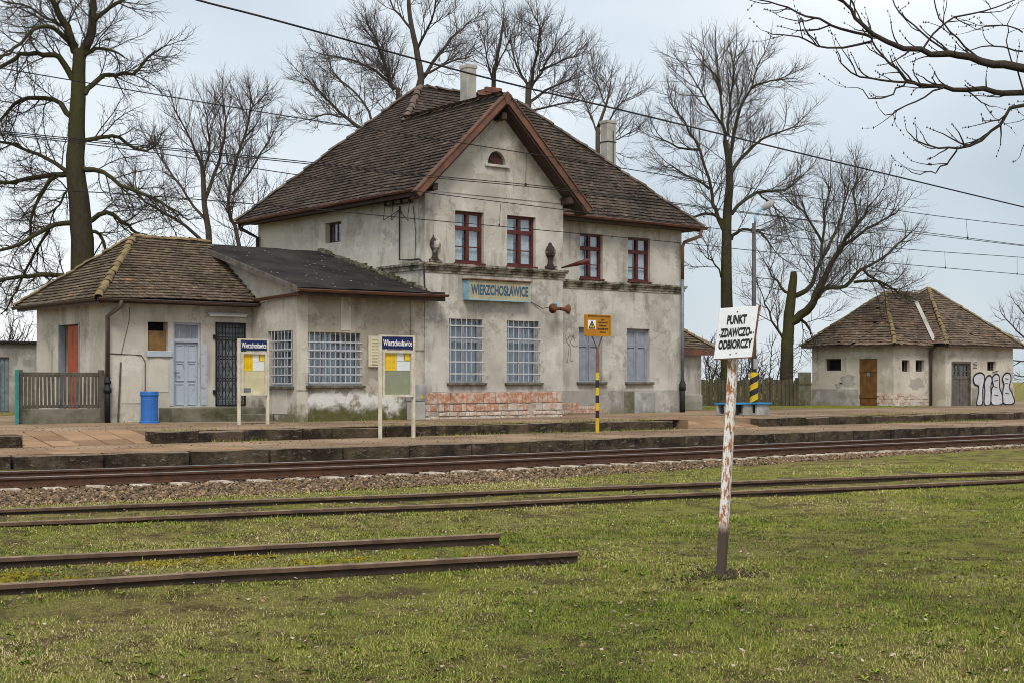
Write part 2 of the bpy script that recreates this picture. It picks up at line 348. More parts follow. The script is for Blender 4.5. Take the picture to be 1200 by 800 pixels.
M['signtext'] = simple('sign_lettering', (0.035, 0.085, 0.16), 0.6, 0, 0.1, 5, bump=0)
M['yellowpaint'] = simple('yellow_paint', (0.62, 0.43, 0.01), 0.6, 0, 0.2, 6, (0.45, 0.29, 0.01))
M['blackpaint'] = simple('black_paint', (0.02, 0.02, 0.03), 0.6, 0, 0.2, 6)
M['ambersign'] = simple('amber_sign', (0.42, 0.19, 0.008), 0.5, 0, 0.2, 3, (0.33, 0.135, 0.006), bump=0)
M['rust'] = simple('rust', (0.19, 0.075, 0.032), 0.85, 0, 0.5, 8, (0.085, 0.035, 0.02), bump=0.5)
def rustywhite():
    n = NT('rusty_white_paint'); p = n.P(scale=(1, 1, 0.32))
    f = n.noise(p, 42.0, 7, 0.78)
    g = n.noise(p, 60.0, 3)
    c = n.mix(n.ramp(f, [(0.49, 0.0), (0.54, 1.0)]), (0.66, 0.66, 0.64), n.mix(g, (0.16, 0.055, 0.02), (0.46, 0.17, 0.045)))
    zz = n.mth('ADD', n.z(), n.mth('MULTIPLY', n.mth('SUBTRACT', f, 0.5), 0.3))
    c = n.mix(n.ramp(n.mr(zz, 0.0, 0.8), [(0.40, 1.0), (0.52, 0.0)]), c, n.mix(g, (0.035, 0.03, 0.028), (0.10, 0.06, 0.045)))
    n.bump(f, 0.5, 0.004)
    return n.out(c, 0.8)
M['rustywhite'] = rustywhite()
M['enamel'] = simple('white_enamel', (0.74, 0.77, 0.80), 0.45, 0, 0.08, 4, (0.66, 0.68, 0.70), bump=0)
M['lamppost'] = simple('galvanised_post', (0.085, 0.082, 0.08), 0.6, 0.2)
M['wire'] = simple('wire_metal', (0.026, 0.024, 0.023), 0.6, 0.3, bump=0)
M['wire_dark'] = simple('dark_cable', (0.022, 0.018, 0.02), 0.7, bump=0)
M['railside'] = simple('rusty_rail', (0.088, 0.040, 0.021), 0.85, 0, 0.4, 6, (0.045, 0.023, 0.014), bump=0.4)
M['railold'] = simple('old_rail', (0.050, 0.033, 0.021), 0.85, 0, 0.5, 4, (0.022, 0.015, 0.011), bump=0.5)
M['railtop_old'] = simple('old_rail_head', (0.25, 0.175, 0.105), 0.65, 0.0, 0.4, 5)
M['railtop'] = simple('worn_rail_head', (0.42, 0.38, 0.36), 0.3, 0.7, 0.3, 2, bump=0)
M['railhead_side'] = simple('rail_head_side', (0.115, 0.072, 0.045), 0.8, 0, 0.4, 5, (0.06, 0.036, 0.024), bump=0.4)
M['sleeper'] = simple('pale_sleeper', (0.52, 0.46, 0.37), 0.95, 0, 0.3, 5, (0.20, 0.155, 0.11), thresh=(0.40, 0.60), bump=0.5)
M['sleeper_old'] = simple('dark_sleeper', (0.09, 0.075, 0.055), 0.95, 0, 0.4, 6, bump=0.5)
def edgemat():
    n = NT('dirty_edge_block'); p = n.P(); a = n.noise(p, 1.7, 7, 0.72); b = n.noise(n.P(scale=(1, 1, 2.2), loc=(4, 0, 2)), 5.0, 7, 0.75); f = n.noise(p, 30.0, 4, 0.7)
    c = n.mix(n.ramp(a, [(0.42, 0.0), (0.62, 1.0)]), (0.030, 0.023, 0.017), (0.105, 0.078, 0.052))
    c = n.mix(n.mth('MULTIPLY', n.ramp(b, [(0.56, 0.0), (0.66, 1.0)]), 0.8), c, (0.24, 0.205, 0.165))
    nz_ = n.n('ShaderNodeSeparateXYZ', None, i0=n.n('ShaderNodeNewGeometry').outputs['Normal']).outputs[2]
    c = n.mix(n.ramp(n.mth('ADD', nz_, n.mth('MULTIPLY', n.mth('SUBTRACT', b, 0.5), 0.8)), [(0.5, 0.0), (0.7, 1.0)]), c, n.mix(a, (0.15, 0.115, 0.080), (0.30, 0.235, 0.17)))
    c = n.mix(n.mth('MULTIPLY', n.ramp(n.noise(n.P(loc=(2, 7, 1)), 1.1, 5, 0.65), [(0.55, 0.0), (0.65, 1.0)]), 0.5), c, (0.06, 0.055, 0.02))
    c = n.mix(0.6, c, n.mix(f, (0.4, 0.4, 0.4), (1.5, 1.5, 1.5)), 'MULTIPLY'); n.bump(n.mth('ADD', n.mth('MULTIPLY', b, 1.5), f), 1.0, 0.035); return n.out(c, 0.97, spec=0.1)
M['edgeblock'] = edgemat()
def slabmat():
    n = NT('platform_slab'); p = n.P(); c = n.mix(n.noise(p, 1.6, 5, 0.65), (0.21, 0.135, 0.080), (0.33, 0.215, 0.130))
    c = n.mix(0.8, c, n.mix(n.rnd(), (0.68, 0.66, 0.64), (1.25, 1.22, 1.2)), 'MULTIPLY'); c = n.mix(0.5, c, n.mix(n.noise(p, 30, 4, .7), (.5, .5, .5), (1.4, 1.4, 1.4)), 'MULTIPLY')
    n.bump(n.noise(p, 20, 4), 0.6, 0.01); return n.out(c, 0.97, spec=0.1)
M['slab'] = slabmat()
def bark(name, a, b, green):
    n = NT(name); p = n.P(scale=(1, 1, 0.35)); f = n.noise(p, 9.0, 5, 0.7)
    c = n.mix(f, a, b); c = n.mix(n.mth('MULTIPLY', n.ramp(n.noise(n.P(), 0.8, 4), [(0.40, 0.0), (0.60, 1.0)]), green), c, (0.055, 0.056, 0.014))
    n.bump(f, 1.0, 0.06); return n.out(c, 0.95, spec=0.1)
M['bark_green'] = bark('mossy_bark', (0.018, 0.015, 0.010), (0.065, 0.054, 0.036), 0.6)
M['bark_grey'] = bark('grey_bark', (0.032, 0.026, 0.022), (0.10, 0.082, 0.07), 0.3)
M['bark_dark'] = bark('dark_bark', (0.022, 0.016, 0.014), (0.065, 0.05, 0.042), 0.15)
M['twig'] = simple('twig', (0.10, 0.082, 0.073), 0.95, bump=0)
M['twig_dark'] = simple('dark_twig', (0.05, 0.040, 0.036), 0.9, 0, 0.3, 8, bump=0)
_old_inst = inst
def inst(mesh, name, parent, loc, rot=(0, 0, 0), scale=(1, 1, 1)):
    o = _old_inst(mesh, name, parent, loc, rot, scale); ORG[o.name] = Vector(loc); return o

# ================================================================== ground
ZL, ZU = 0.32, 0.545                      # lower and upper platform levels
def curve(X):
    return 0.65 * (max(0.0, 14.5 - X) / 7.4) ** 1.6 if X > -12 else 0.65 * (26.5 / 7.4) ** 1.6
def edgeY(X): return 22.55 + 1.2 * curve(X)
def gprofile(Y):
    if Y < 22.6: return -0.015
    if Y < 23.2: return -0.015 + (Y - 22.6) / 0.6 * 0.1
    if Y < 32: return 0.1
    if Y < 34: return 0.1 + (Y - 32) / 2 * 0.42
    return 0.52
def ground_mat():
    n = NT('grassy_ground'); p = n.P()
    a = n.noise(p, 0.35, 5, 0.6); b = n.noise(p, 2.6, 5, 0.65); c3 = n.noise(p, 22.0, 4, 0.7)
    c = n.mix(n.ramp(a, [(0.40, 0.0), (0.60, 1.0)]), (0.180, 0.190, 0.045), (0.210, 0.180, 0.075))
    c = n.mix(n.ramp(b, [(0.47, 0.0), (0.60, 1.0)]), c, (0.105, 0.080, 0.045))
    c4 = n.noise(p, 95.0, 5, 0.8)
    c = n.mix(0.8, c, n.mix(c3, (0.45, 0.45, 0.45), (1.75, 1.75, 1.6)), 'MULTIPLY'); c = n.mix(0.95, c, n.mix(n.ramp(c4, [(0.38, 0.0), (0.62, 1.0)]), (0.3, 0.3, 0.28), (1.9, 1.85, 1.7)), 'MULTIPLY')
    n.bump(n.mth('ADD', c3, c4), 1.0, 0.03); return n.out(c, 1.0, spec=0.05)
M['ground'] = ground_mat()
xs = [-3000, -800, -200, -60, -20] + list(np.arange(-6, 40.01, 0.35)) + [44, 50, 60, 80, 120, 200, 500, 1200, 4000]
ys = [-2000, -500, -100, -20, 0] + list(np.arange(2, 22.6, 0.3)) + [22.6, 23.2, 26, 32, 34, 40, 50, 70, 100, 160, 300, 800, 2000, 5000]
XX, YY = np.meshgrid(xs, ys); ZZ = np.vectorize(gprofile)(YY)
near = (YY > 1) & (YY < 17.5) & (XX > -7) & (XX < 41)
ZZ = ZZ + np.where(near, (fnoise(XX * 0.7, YY * 0.7, 3) - 0.5) * 0.06, 0)
nx, ny = len(xs), len(ys)
idx = np.arange(nx * ny).reshape(ny, nx)
F = np.stack([idx[:-1, :-1], idx[:-1, 1:], idx[1:, 1:], idx[1:, :-1]], -1).reshape(-1, 4)
def bedge(X): return np.interp(X, [0, 14, 21, 30, 60], [17.75, 17.45, 18.2, 19.0, 19.2])
def sidebed(X, Y):
    mid = 15.02 - 0.224 * (X - 5.4) + 0.0018 * (X - 5.4) ** 2
    nr = 10.68 - 0.23 * (X - 3.65)
    return 0.062 * np.clip(1.6 - np.abs(Y - mid), 0, 0.5) * 2 * (X < 46) + 0.052 * np.clip(1.5 - np.abs(Y - nr), 0, 0.5) * 2 * np.clip((9.2 - X) / 1.2, 0, 1)
ZZ = ZZ + np.where((YY < 22.6) & (YY > 2), sidebed(XX, YY), 0)
ZZ = ZZ - np.where((YY < 22.5) & (YY > 16), 0.13 * np.clip((YY - bedge(XX)) / 0.3, 0, 1), 0)
g = inst(np_mesh('ground', np.stack([XX, YY, ZZ], -1).reshape(-1, 3), F, M['ground'], smooth=True), 'ground', None, (0, 0, 0))
tag(g, 'grassy station ground reaching to the horizon', None, None, 'structure')

# ================================================================== platform
def dirt_mat():
    n = NT('platform_surface'); p = n.P()
    a = n.noise(p, 0.5, 5, 0.6); b = n.noise(n.P(scale=(0.4, 1.6, 1)), 1.2, 5, 0.7); f = n.noise(p, 30.0, 4, 0.7)
    c = n.mix(n.ramp(a, [(0.35, 0.0), (0.65, 1.0)]), (0.16, 0.108, 0.068), (0.31, 0.218, 0.145))
    c = n.mix(n.mth('MULTIPLY', n.ramp(b, [(0.56, 0.0), (0.66, 1.0)]), 0.7), c, (0.085, 0.075, 0.04))
    c = n.mix(0.6, c, n.mix(f, (0.5, 0.5, 0.5), (1.45, 1.45, 1.4)), 'MULTIPLY')
    n.bump(f, 0.8, 0.015); return n.out(c, 0.97, spec=0.1)
M['dirt'] = dirt_mat()
R1 = (atY(22, 505, 26.2).x, atY(186, 505, 26.2).x)          # paved ramps through the step
R2 = (atY(800, 500, 26.2).x, atY(884, 500, 26.2).x)
STEPY = 26.0
plat = MB()
Xs = list(np.arange(-14, 60, 1.0)) + [70, 90, 130]
for a, b in zip(Xs[:-1], Xs[1:]):
    ya, yb = edgeY(a) + 0.24, edgeY(b) + 0.24
    plat.poly([(a, ya, ZL - 0.004), (b, yb, ZL - 0.004), (b, STEPY + 1.6, ZL - 0.004), (a, STEPY + 1.6, ZL - 0.004)])
lower = plat.build('platform', M['dirt'], kind='structure', label='lower station platform level beside the main track')
up = MB()
for a, b in ((-14, R1[0]), (R1[1], R2[0]), (R2[1], 130)):
    up.poly([(a, STEPY + 0.3, ZU), (b, STEPY + 0.3, ZU), (b, STEPY + 1.5, ZU), (a, STEPY + 1.5, ZU)])
up.poly([(-14, STEPY + 1.5, ZU), (130, STEPY + 1.5, ZU), (130, 32.0, ZU), (-14, 32.0, ZU)])
up.poly([(-14, 32.0, ZU), (130, 32.0, ZU), (130, 41.0, ZU), (-14, 41.0, ZU)])
for r in (R1, R2):                                        # side cheeks of the ramps
    for x in r: up.poly([(x, STEPY, ZL), (x, STEPY + 1.5, ZL), (x, STEPY + 1.5, ZU), (x, STEPY, ZU)])
upper = up.build('pavement', M['dirt'], kind='structure', label='upper platform level in front of the station building')

def block_mesh(L, D, H, seed):
    rnd = random.Random(seed); bm = bmesh.new()
    bmesh.ops.create_cube(bm, size=1.0)
    bmesh.ops.subdivide_edges(bm, edges=[e for e in bm.edges if abs((e.verts[0].co - e.verts[1].co).x) > 0.5], cuts=3)
    for v in bm.verts:
        v.co.x *= L; v.co.y *= D; v.co.z *= H
        v.co += Vector((0, rnd.uniform(-.012, .012), rnd.uniform(-.012, .010)))
    bmesh.ops.bevel(bm, geom=[e for e in bm.edges if e.calc_face_angle(0) > 0.8], offset=0.014, segments=1, affect='EDGES')
    m = bpy.data.meshes.new('edge_block'); bm.to_mesh(m); bm.free(); m.materials.append(M['edgeblock']); return m
EB = [block_mesh(1.42, 0.26, 0.48, i) for i in range(6)]
X = -2.0; k = 0
while X < 75:
    L = 1.45
    Y0, Y1 = edgeY(X), edgeY(X + L)
    inst(EB[k % 6], 'edge_block', lower, (X + L / 2, (Y0 + Y1) / 2 + 0.13, ZL - 0.24 + random.uniform(-.006, .008)), (random.uniform(-.01, .01), 0, math.atan2(Y1 - Y0, L) + random.uniform(-.006, .006)))
    X += L; k += 1
SB = [block_mesh(L, 0.32, 0.40, 20 + i) for i, L in enumerate((0.98, 1.16, 0.70, 0.98, 1.3))]
SL = (0.98, 1.16, 0.70, 0.98, 1.3)
X = -2.0; k = 0
while X < 75:
    j = random.randrange(5); L = SL[j] + 0.015
    inr = any(r[0] - 0.1 < X + L / 2 < r[1] + 0.1 for r in (R1, R2))
    if not inr:
        inst(SB[j], 'step_block', upper, (X + L / 2, STEPY + 0.16 + random.uniform(-.02, .02), ZU - 0.2 + random.uniform(-.02, .008)), (random.uniform(-.03, .03), random.uniform(-.012, .012), random.uniform(-.02, .02)))
    X += L
# paved ramps: individual slabs
slabm = MB().box(-0.236, 0.236, -0.236, 0.236, -0.05, 0.0).mesh('paving_slab', M['slab'], bevel=0.012)
for r in (R1, R2):
    n = int((r[1] - r[0]) / 0.5)
    ang = math.atan2(ZU - ZL, 1.5); Ls = math.hypot(1.5, ZU - ZL)
    for i in range(n):
        for j in range(3):
            t = (j + 0.5) / 3
            inst(slabm, 'paving_slab', upper, (r[0] + (i + 0.5) * (r[1] - r[0]) / n, STEPY + 1.5 * t, ZL + (ZU - ZL) * t + 0.012 + random.uniform(-.006, .006)), (ang + random.uniform(-.015, .015), random.uniform(-.015, .015), 0), ((r[1] - r[0]) / n / 0.5, 1.0, 1))
# paved part of the lower platform at the left end
for i in range(14):
    for j in range(3):
        x = 5.6 + i * 0.5; y = edgeY(x) + 0.24 + 0.27 + j * 0.5
        if y < STEPY - 0.3:
            inst(slabm, 'paving_slab', lower, (x, y, ZL + 0.012 + random.uniform(-.005, .005)), (random.uniform(-.012, .012), random.uniform(-.012, .012), math.atan2(edgeY(x + .5) - edgeY(x), .5)))

# ================================================================== tracks
def rail_mesh(name, path, H, mats, hw=0.034):
    prof = [(-.062, 0), (.062, 0), (.062, .012), (.012, .03), (.012, H - .045), (hw, H - .036), (hw, H - .006), (hw - .008, H), (-hw + .008, H), (-hw, H - .006), (-hw, H - .036), (-.012, H - .045), (-.012, .03), (-.062, .012)]
    n = len(prof); V = []; Fc = []; mi = []
    for i, p in enumerate(path):
        a = path[max(0, i - 1)]; b = path[min(len(path) - 1, i + 1)]
        dx, dy = b[0] - a[0], b[1] - a[1]; l = math.hypot(dx, dy); nxv, nyv = -dy / l, dx / l
        for u, z in prof: V.append((p[0] + nxv * u, p[1] + nyv * u, p[2] + z))
    for i in range(len(path) - 1):
        for j in range(n):
            Fc.append((i * n + j, i * n + (j + 1) % n, (i + 1) * n + (j + 1) % n, (i + 1) * n + j)); mi.append(1 if j in (6, 7, 8) else (2 if j in (4, 5, 9, 10) and len(mats) > 2 else 0))
    Fc.append(tuple(range(n - 1, -1, -1))); Fc.append(tuple(range((len(path) - 1) * n, len(path) * n))); mi += [0, 0]
    m = bpy.data.meshes.new(name); m.from_pydata(V, [], Fc)
    for q in mats: m.materials.append(q)
    m.polygons.foreach_set('material_index', mi); m.update(); return m
def clip_mb(mb, x, y, z):
    mb.box(x - .05, x + .05, y - .11, y + .11, z, z + .022)
    for s in (-1, 1):
        for q in (-.035, .035):
            mb.tube([(x + q, y + s * .085, z + .02), (x + q, y + s * .085, z + .065)], .017, 6)
            mb.tube([(x + q, y + s * .085, z + .03), (x + q, y + s * .085, z + .048)], .028, 6)

track = root('railway_track', 'main railway track on stone ballast along the platform edge', 'track', (20, 20.8, -0.02))
paths = []
for off in (20.04, 21.56):
    pth = [(x, off + curve(x), -0.012) for x in list(np.arange(-12, 16, 1.0)) + [16, 25, 40, 60, 90, 150]]
    paths.append(pth); inst(rail_mesh('rail', [(p[0] - 20, p[1] - 20.8, p[2] + 0.02) for p in pth], 0.152, (M['railside'], M['railtop'])), 'rail', track, (20, 20.8, -0.02))
slm = MB().box(-.125, .125, -1.28, 1.28, -.14, 0).mesh('sleeper', M['sleeper'], bevel=0.015)
cm = MB(); clip_mb(cm, 0, 0, 0.0)
clm = cm.mesh('rail_fastening', M['railside'])
X = 3.0
while X < 62:
    a = math.atan2(curve(X + .3) - curve(X - .3), .6)
    p = (X + random.uniform(-.02, .02), 20.80 + curve(X), -0.006)
    o = inst(slm, 'sleeper', track, p, (random.uniform(-.004, .004), random.uniform(-.03, .03), a + random.uniform(-.012, .012)))
    for s in (-.76, .76): c = bpy.data.objects.new('rail_fastening', clm); COL.objects.link(c); c.parent = o; c.location = (0, s, 0)
    X += 0.61

def siding(name, label, lo, hi, H, ztop, sl0, sl1):
    """lo/hi: two rails as polylines (x,y)"""
    c = ((lo[0][0] + hi[0][0]) / 2, (lo[0][1] + hi[0][1]) / 2, 0.0)
    t = root(name, label, 'track', c, 'disused siding tracks in the grass')
    for pl in (lo, hi):
        inst(rail_mesh('rail', [(x - c[0], y - c[1], ztop - H + z) for x, y, z in pl], H, (M['railold'], M['railtop_old'], M['railhead_side']), 0.036), 'rail', t, c)
    a, b = Vector(lo[0][:2]), Vector(lo[-1][:2]); d = (b - a).normalized()
    sm = MB().box(-.11, .11, -1.2, 1.2, -.15, 0).mesh('buried_sleeper', M['sleeper_old'], bevel=0.02)
    q = 0.0; L = (b - a).length
    while q < min(L, sl1):
        if q > sl0:
            p = a + d * q + Vector((-d.y, d.x)) * 0.75
            inst(sm, 'sleeper', t, (p.x, p.y, ztop - H - 0.012 + random.uniform(-.015, .008)), (0, 0, math.atan2(d.y, d.x) + random.uniform(-.02, .02)))
        q += 0.66
    return t, d
# middle siding (runs at a small angle to the main track)
def lin(x0, y0, s, xs_): return [(x, y0 + (x - x0) * s, 0.0) for x in xs_]
mx_ = list(np.arange(-8, 30, 2.0)) + [36, 45]
midU = [(x, 15.80 - 0.224 * (x - 5.4) + 0.0012 * (x - 5.4) ** 2, random.uniform(-.008, .008)) for x in mx_]
midL = [(x, 14.24 - 0.224 * (x - 5.4) + 0.0024 * (x - 5.4) ** 2, random.uniform(-.008, .008)) for x in mx_]
siding('siding_track', 'disused grass-grown siding next to the main track, running across the whole view', midL, midU, 0.13, 0.125, 4, 40)
nd_ = (math.cos(-0.228), math.sin(-0.228))
nearU = [(x, 11.43 - 0.233 * (x - 3.91), random.uniform(-.004, .004)) for x in list(np.arange(-6, 8.0, 1.0)) + [8.11]]
nearL = [(x, 9.94 - 0.228 * (x - 3.40), random.uniform(-.004, .004)) for x in list(np.arange(-6, 7.5, 1.0)) + [7.75]]
near_t, near_d = siding('siding_track', 'nearest siding whose two rails end in the grass', nearL, nearU, 0.14, 0.125, 5, 13)

# fishplates and bolts near the cut rail ends
for (x, y) in ((7.6, 9.94 - 0.228 * (7.6 - 3.40)),):
    for k in range(3):
        px_, py_ = x - k * .11 * nd_[0], y - k * .11 * nd_[1]
        m_ = MB(); m_.tube([(px_ + nd_[1] * .012, py_ - nd_[0] * .012, .055), (px_ + nd_[1] * .034, py_ - nd_[0] * .034, .055)], .014, 8); m_.build('bolt', M['railold'], near_t)
# ================================================================== building kit
M['sillstone'] = simple('mossy_shaded_sill', (0.16, 0.14, 0.105), 0.95, 0, 0.5, 4, (0.04, 0.038, 0.024), bump=0.8)  # mossy stone, with the black shadow at the sills put into its colour
def wall_sheet(mb, axis, p, a0, a1, z0, z1, holes=(), thick=0.3, ends=True):
    """wall facing -Y (axis 'Y', a = X) or -X (axis 'X', a = Y); holes (a0,a1,z0,z1)"""
    def pt(a, z, d): return (a, p + d, z) if axis == 'Y' else (p + d, a, z)
    As = sorted({a0, a1, *[h[0] for h in holes], *[h[1] for h in holes]}); Zs = sorted({z0, z1, *[h[2] for h in holes], *[h[3] for h in holes]})
    for i in range(len(As) - 1):
        for j in range(len(Zs) - 1):
            am, zm = (As[i] + As[i + 1]) / 2, (Zs[j] + Zs[j + 1]) / 2
            if any(h[0] < am < h[1] and h[2] < zm < h[3] for h in holes): continue
            for d in (0.0, thick):
                mb.poly([pt(As[i], Zs[j], d), pt(As[i + 1], Zs[j], d), pt(As[i + 1], Zs[j + 1], d), pt(As[i], Zs[j + 1], d)])
    def rim(h):
        A, B, C, D = h
        for (a, b), (c, d) in (((A, C), (B, C)), ((B, C), (B, D)), ((B, D), (A, D)), ((A, D), (A, C))):
            mb.poly([pt(a, b, 0), pt(c, d, 0), pt(c, d, thick), pt(a, b, thick)])
    for h in holes: rim(h)
    if ends: rim((a0, a1, z0, z1))
    return mb

class Fr:
    """local frame on a wall: a along the wall, d depth into the wall, z up"""
    def __init__(s, axis, p): s.axis = axis; s.p = p
    def pt(s, a, d, z): return Vector((a, s.p + d, z)) if s.axis == 'Y' else Vector((s.p + d, a, z))
    def box(s, mb, a0, a1, d0, d1, z0, z1):
        if s.axis == 'Y': mb.box(a0, a1, s.p + d0, s.p + d1, z0, z1)
        else: mb.box(s.p + d0, s.p + d1, a0, a1, z0, z1)
        return mb

def curtain(fr, a0, a1, z0, z1, d, mat, parent, name='curtain', amp=0.015, gather=9.0):
    mb = MB(); n = max(6, int((a1 - a0) * 30)); vs = []
    for i in range(n + 1):
        a = a0 + (a1 - a0) * i / n; o = amp * math.sin(i * 2 * math.pi * gather / n * (a1 - a0)) + random.uniform(-.004, .004)
        vs += [fr.pt(a, d + o, z0), fr.pt(a, d + o * 0.6, z1)]
    mb.add(vs, [(2 * i, 2 * i + 2, 2 * i + 3, 2 * i + 1) for i in range(n)])
    return mb.build(name, mat, parent, smooth=True)

def red_window(fr, parent, a0, a1, z0, z1, sill=True):
    mb = MB(); w = 0.075; D0, D1 = 0.10, 0.17; zt = z0 + (z1 - z0) * 0.635; am = (a0 + a1) / 2
    for b in ((a0, a0 + w, z0, z1), (a1 - w, a1, z0, z1), (a0 + w, a1 - w, z0, z0 + w), (a0 + w, a1 - w, z1 - w, z1), ):
        fr.box(mb, b[0], b[1], D0, D1, b[2], b[3])
    fr.box(mb, a0 + w, a1 - w, D0 - .012, D1 - .002, zt, zt + 0.11)
    fr.box(mb, am - .05, am + .05, D0 - .006, D1 - .004, z0 + w, zt); fr.box(mb, am - .045, am + .045, D0 - .006, D1 - .004, zt + .11, z1 - w)
    for s0, s1 in ((a0 + w, am - .05), (am + .05, a1 - w)):
        fr.box(mb, s0, s1, D0 + .012, D1 - .01, z0 + (zt - z0) * 0.5 - .013, z0 + (zt - z0) * 0.5 + .013)
    o = mb.build('window', M['redframe'], parent)
    zm = z0 + (zt - z0) * 0.5
    for s0, s1 in ((a0 + w, am - .05), (am + .05, a1 - w)):
        for q0, q1 in ((z0 + w, zm - .013), (zm + .013, zt), (zt + .11, z1 - w)):
            fr.box(MB(), s0 - .005, s1 + .005, D0 + .04, D0 + .046, q0 - .005, q1 + .005).build('pane', M['glass'], o)
    wd = a1 - a0
    curtain(fr, a0 + .04, a0 + wd * 0.40, z0, z1, 0.22, M['curtain_w'], o); curtain(fr, a0 + wd * .58, a1 - .04, z0, z1, 0.22, M['curtain_w'], o)
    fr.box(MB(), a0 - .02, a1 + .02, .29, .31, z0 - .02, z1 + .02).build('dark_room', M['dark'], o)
    if sill: fr.box(MB(), a0 - .03, a1 + .03, -.07, .10, z0 - .05, z0 + .0).build('sill', M['redframe'], o, bevel=.008)
    return o
def barred_window(fr, parent, a0, a1, z0, z1, nv, nh, dbl=True):
    mb = MB(); w = .06; D0, D1 = .14, .20
    for b in ((a0, a0 + w, z0, z1), (a1 - w, a1, z0, z1), (a0 + w, a1 - w, z0, z0 + w), (a0 + w, a1 - w, z1 - w, z1)): fr.box(mb, b[0], b[1], D0, D1, b[2], b[3])
    zt = z0 + (z1 - z0) * .66; k = max(2, round((a1 - a0) / .55)); fr.box(mb, a0 + w, a1 - w, D0 - .01, D1 - .002, zt - .035, zt + .035)
    for i in range(1, k):
        a = a0 + (a1 - a0) * i / k; fr.box(mb, a - .03, a + .03, D0 - .005, D1 - .004, z0 + w, zt - .035); fr.box(mb, a - .03, a + .03, D0 - .005, D1 - .004, zt + .035, z1 - w)
    o = mb.build('window', M['greypaint'], parent)
    for i in range(k):
        s0, s1 = a0 + (a1 - a0) * i / k + .03, a0 + (a1 - a0) * (i + 1) / k - .03
        for q0, q1 in ((z0 + w, zt - .035), (zt + .035, z1 - w)):
            fr.box(MB(), s0 - .01, s1 + .01, D0 + .03, D0 + .036, q0 - .005, q1 + .005).build('pane', M['glass'], o)
    curtain(fr, a0 + .02, a1 - .02, z0, z1, .25, M['curtain'], o, amp=.02, gather=11)
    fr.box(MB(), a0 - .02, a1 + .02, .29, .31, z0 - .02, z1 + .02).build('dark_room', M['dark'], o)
    for i in range(nv):
        a = a0 + .03 + (a1 - a0 - .06) * i / (nv - 1)
        MB().tube([fr.pt(a + random.uniform(-.008, .008), -.012, z0 + .02), fr.pt(a + random.uniform(-.012, .012), -.012 - random.uniform(0, .012), (z0 + z1) / 2), fr.pt(a + random.uniform(-.008, .008), -.012, z1 - .01)], .008, 6).build('grille_bar', M['whitebar'], o)
    for j in range(nh):
        z = z0 + .06 + (z1 - z0 - .1) * (j + (0.0 if nh > 5 else .55)) / nh
        fr.box(MB(), a0 - .01, a1 + .01, -.034, -.022, z - .015, z + .015).build('grille_bar', M['whitebar'], o)
    fr.box(MB(), a0 - .08, a1 + .08, -.10, .12, z0 - .07, z0 - .005).build('sill', M['sillstone'], o, bevel=.01)
    return o
def shuttered_window(fr, parent, a0, a1, z0, z1):
    mb = MB(); am = (a0 + a1) / 2; zt = z0 + (z1 - z0) * .70; D = .14
    fr.box(mb, a0, a1, D + .045, D + .06, z0, z1)
    for b in ((a0, a0 + .05, z0, z1), (a1 - .05, a1, z0, z1), (a0 + .05, a1 - .05, z0, z0 + .05), (a0 + .05, a1 - .05, z1 - .05, z1), (a0 + .05, a1 - .05, zt - .035, zt + .035)): fr.box(mb, b[0], b[1], D - .03, D + .02, b[2], b[3])
    o = mb.build('window', M['greypaint'], parent)
    for s0, s1 in ((a0 + .05, am - .014), (am + .014, a1 - .05)):
        for q0, q1 in ((z0 + .05, zt - .035), (zt + .035, z1 - .05)):
            m2 = MB(); fr.box(m2, s0 + .004, s1 - .004, D + .0, D + .02, q0 + .004, q1 - .004)
            for b in ((s0 + .004, s0 + .055, q0 + .004, q1 - .004), (s1 - .055, s1 - .004, q0 + .004, q1 - .004), (s0 + .055, s1 - .055, q0 + .004, q0 + .05), (s0 + .055, s1 - .055, q1 - .05, q1 - .004)): fr.box(m2, b[0], b[1], D - .03, D, b[2], b[3])
            m2.build('shutter_panel', M['greypaint'], o)
    fr.box(MB(), a0 - .09, a1 + .12, -.11, .14, z0 - .08, z0 - .004).build('sill', M['sillstone'], o, bevel=.01)
    return o

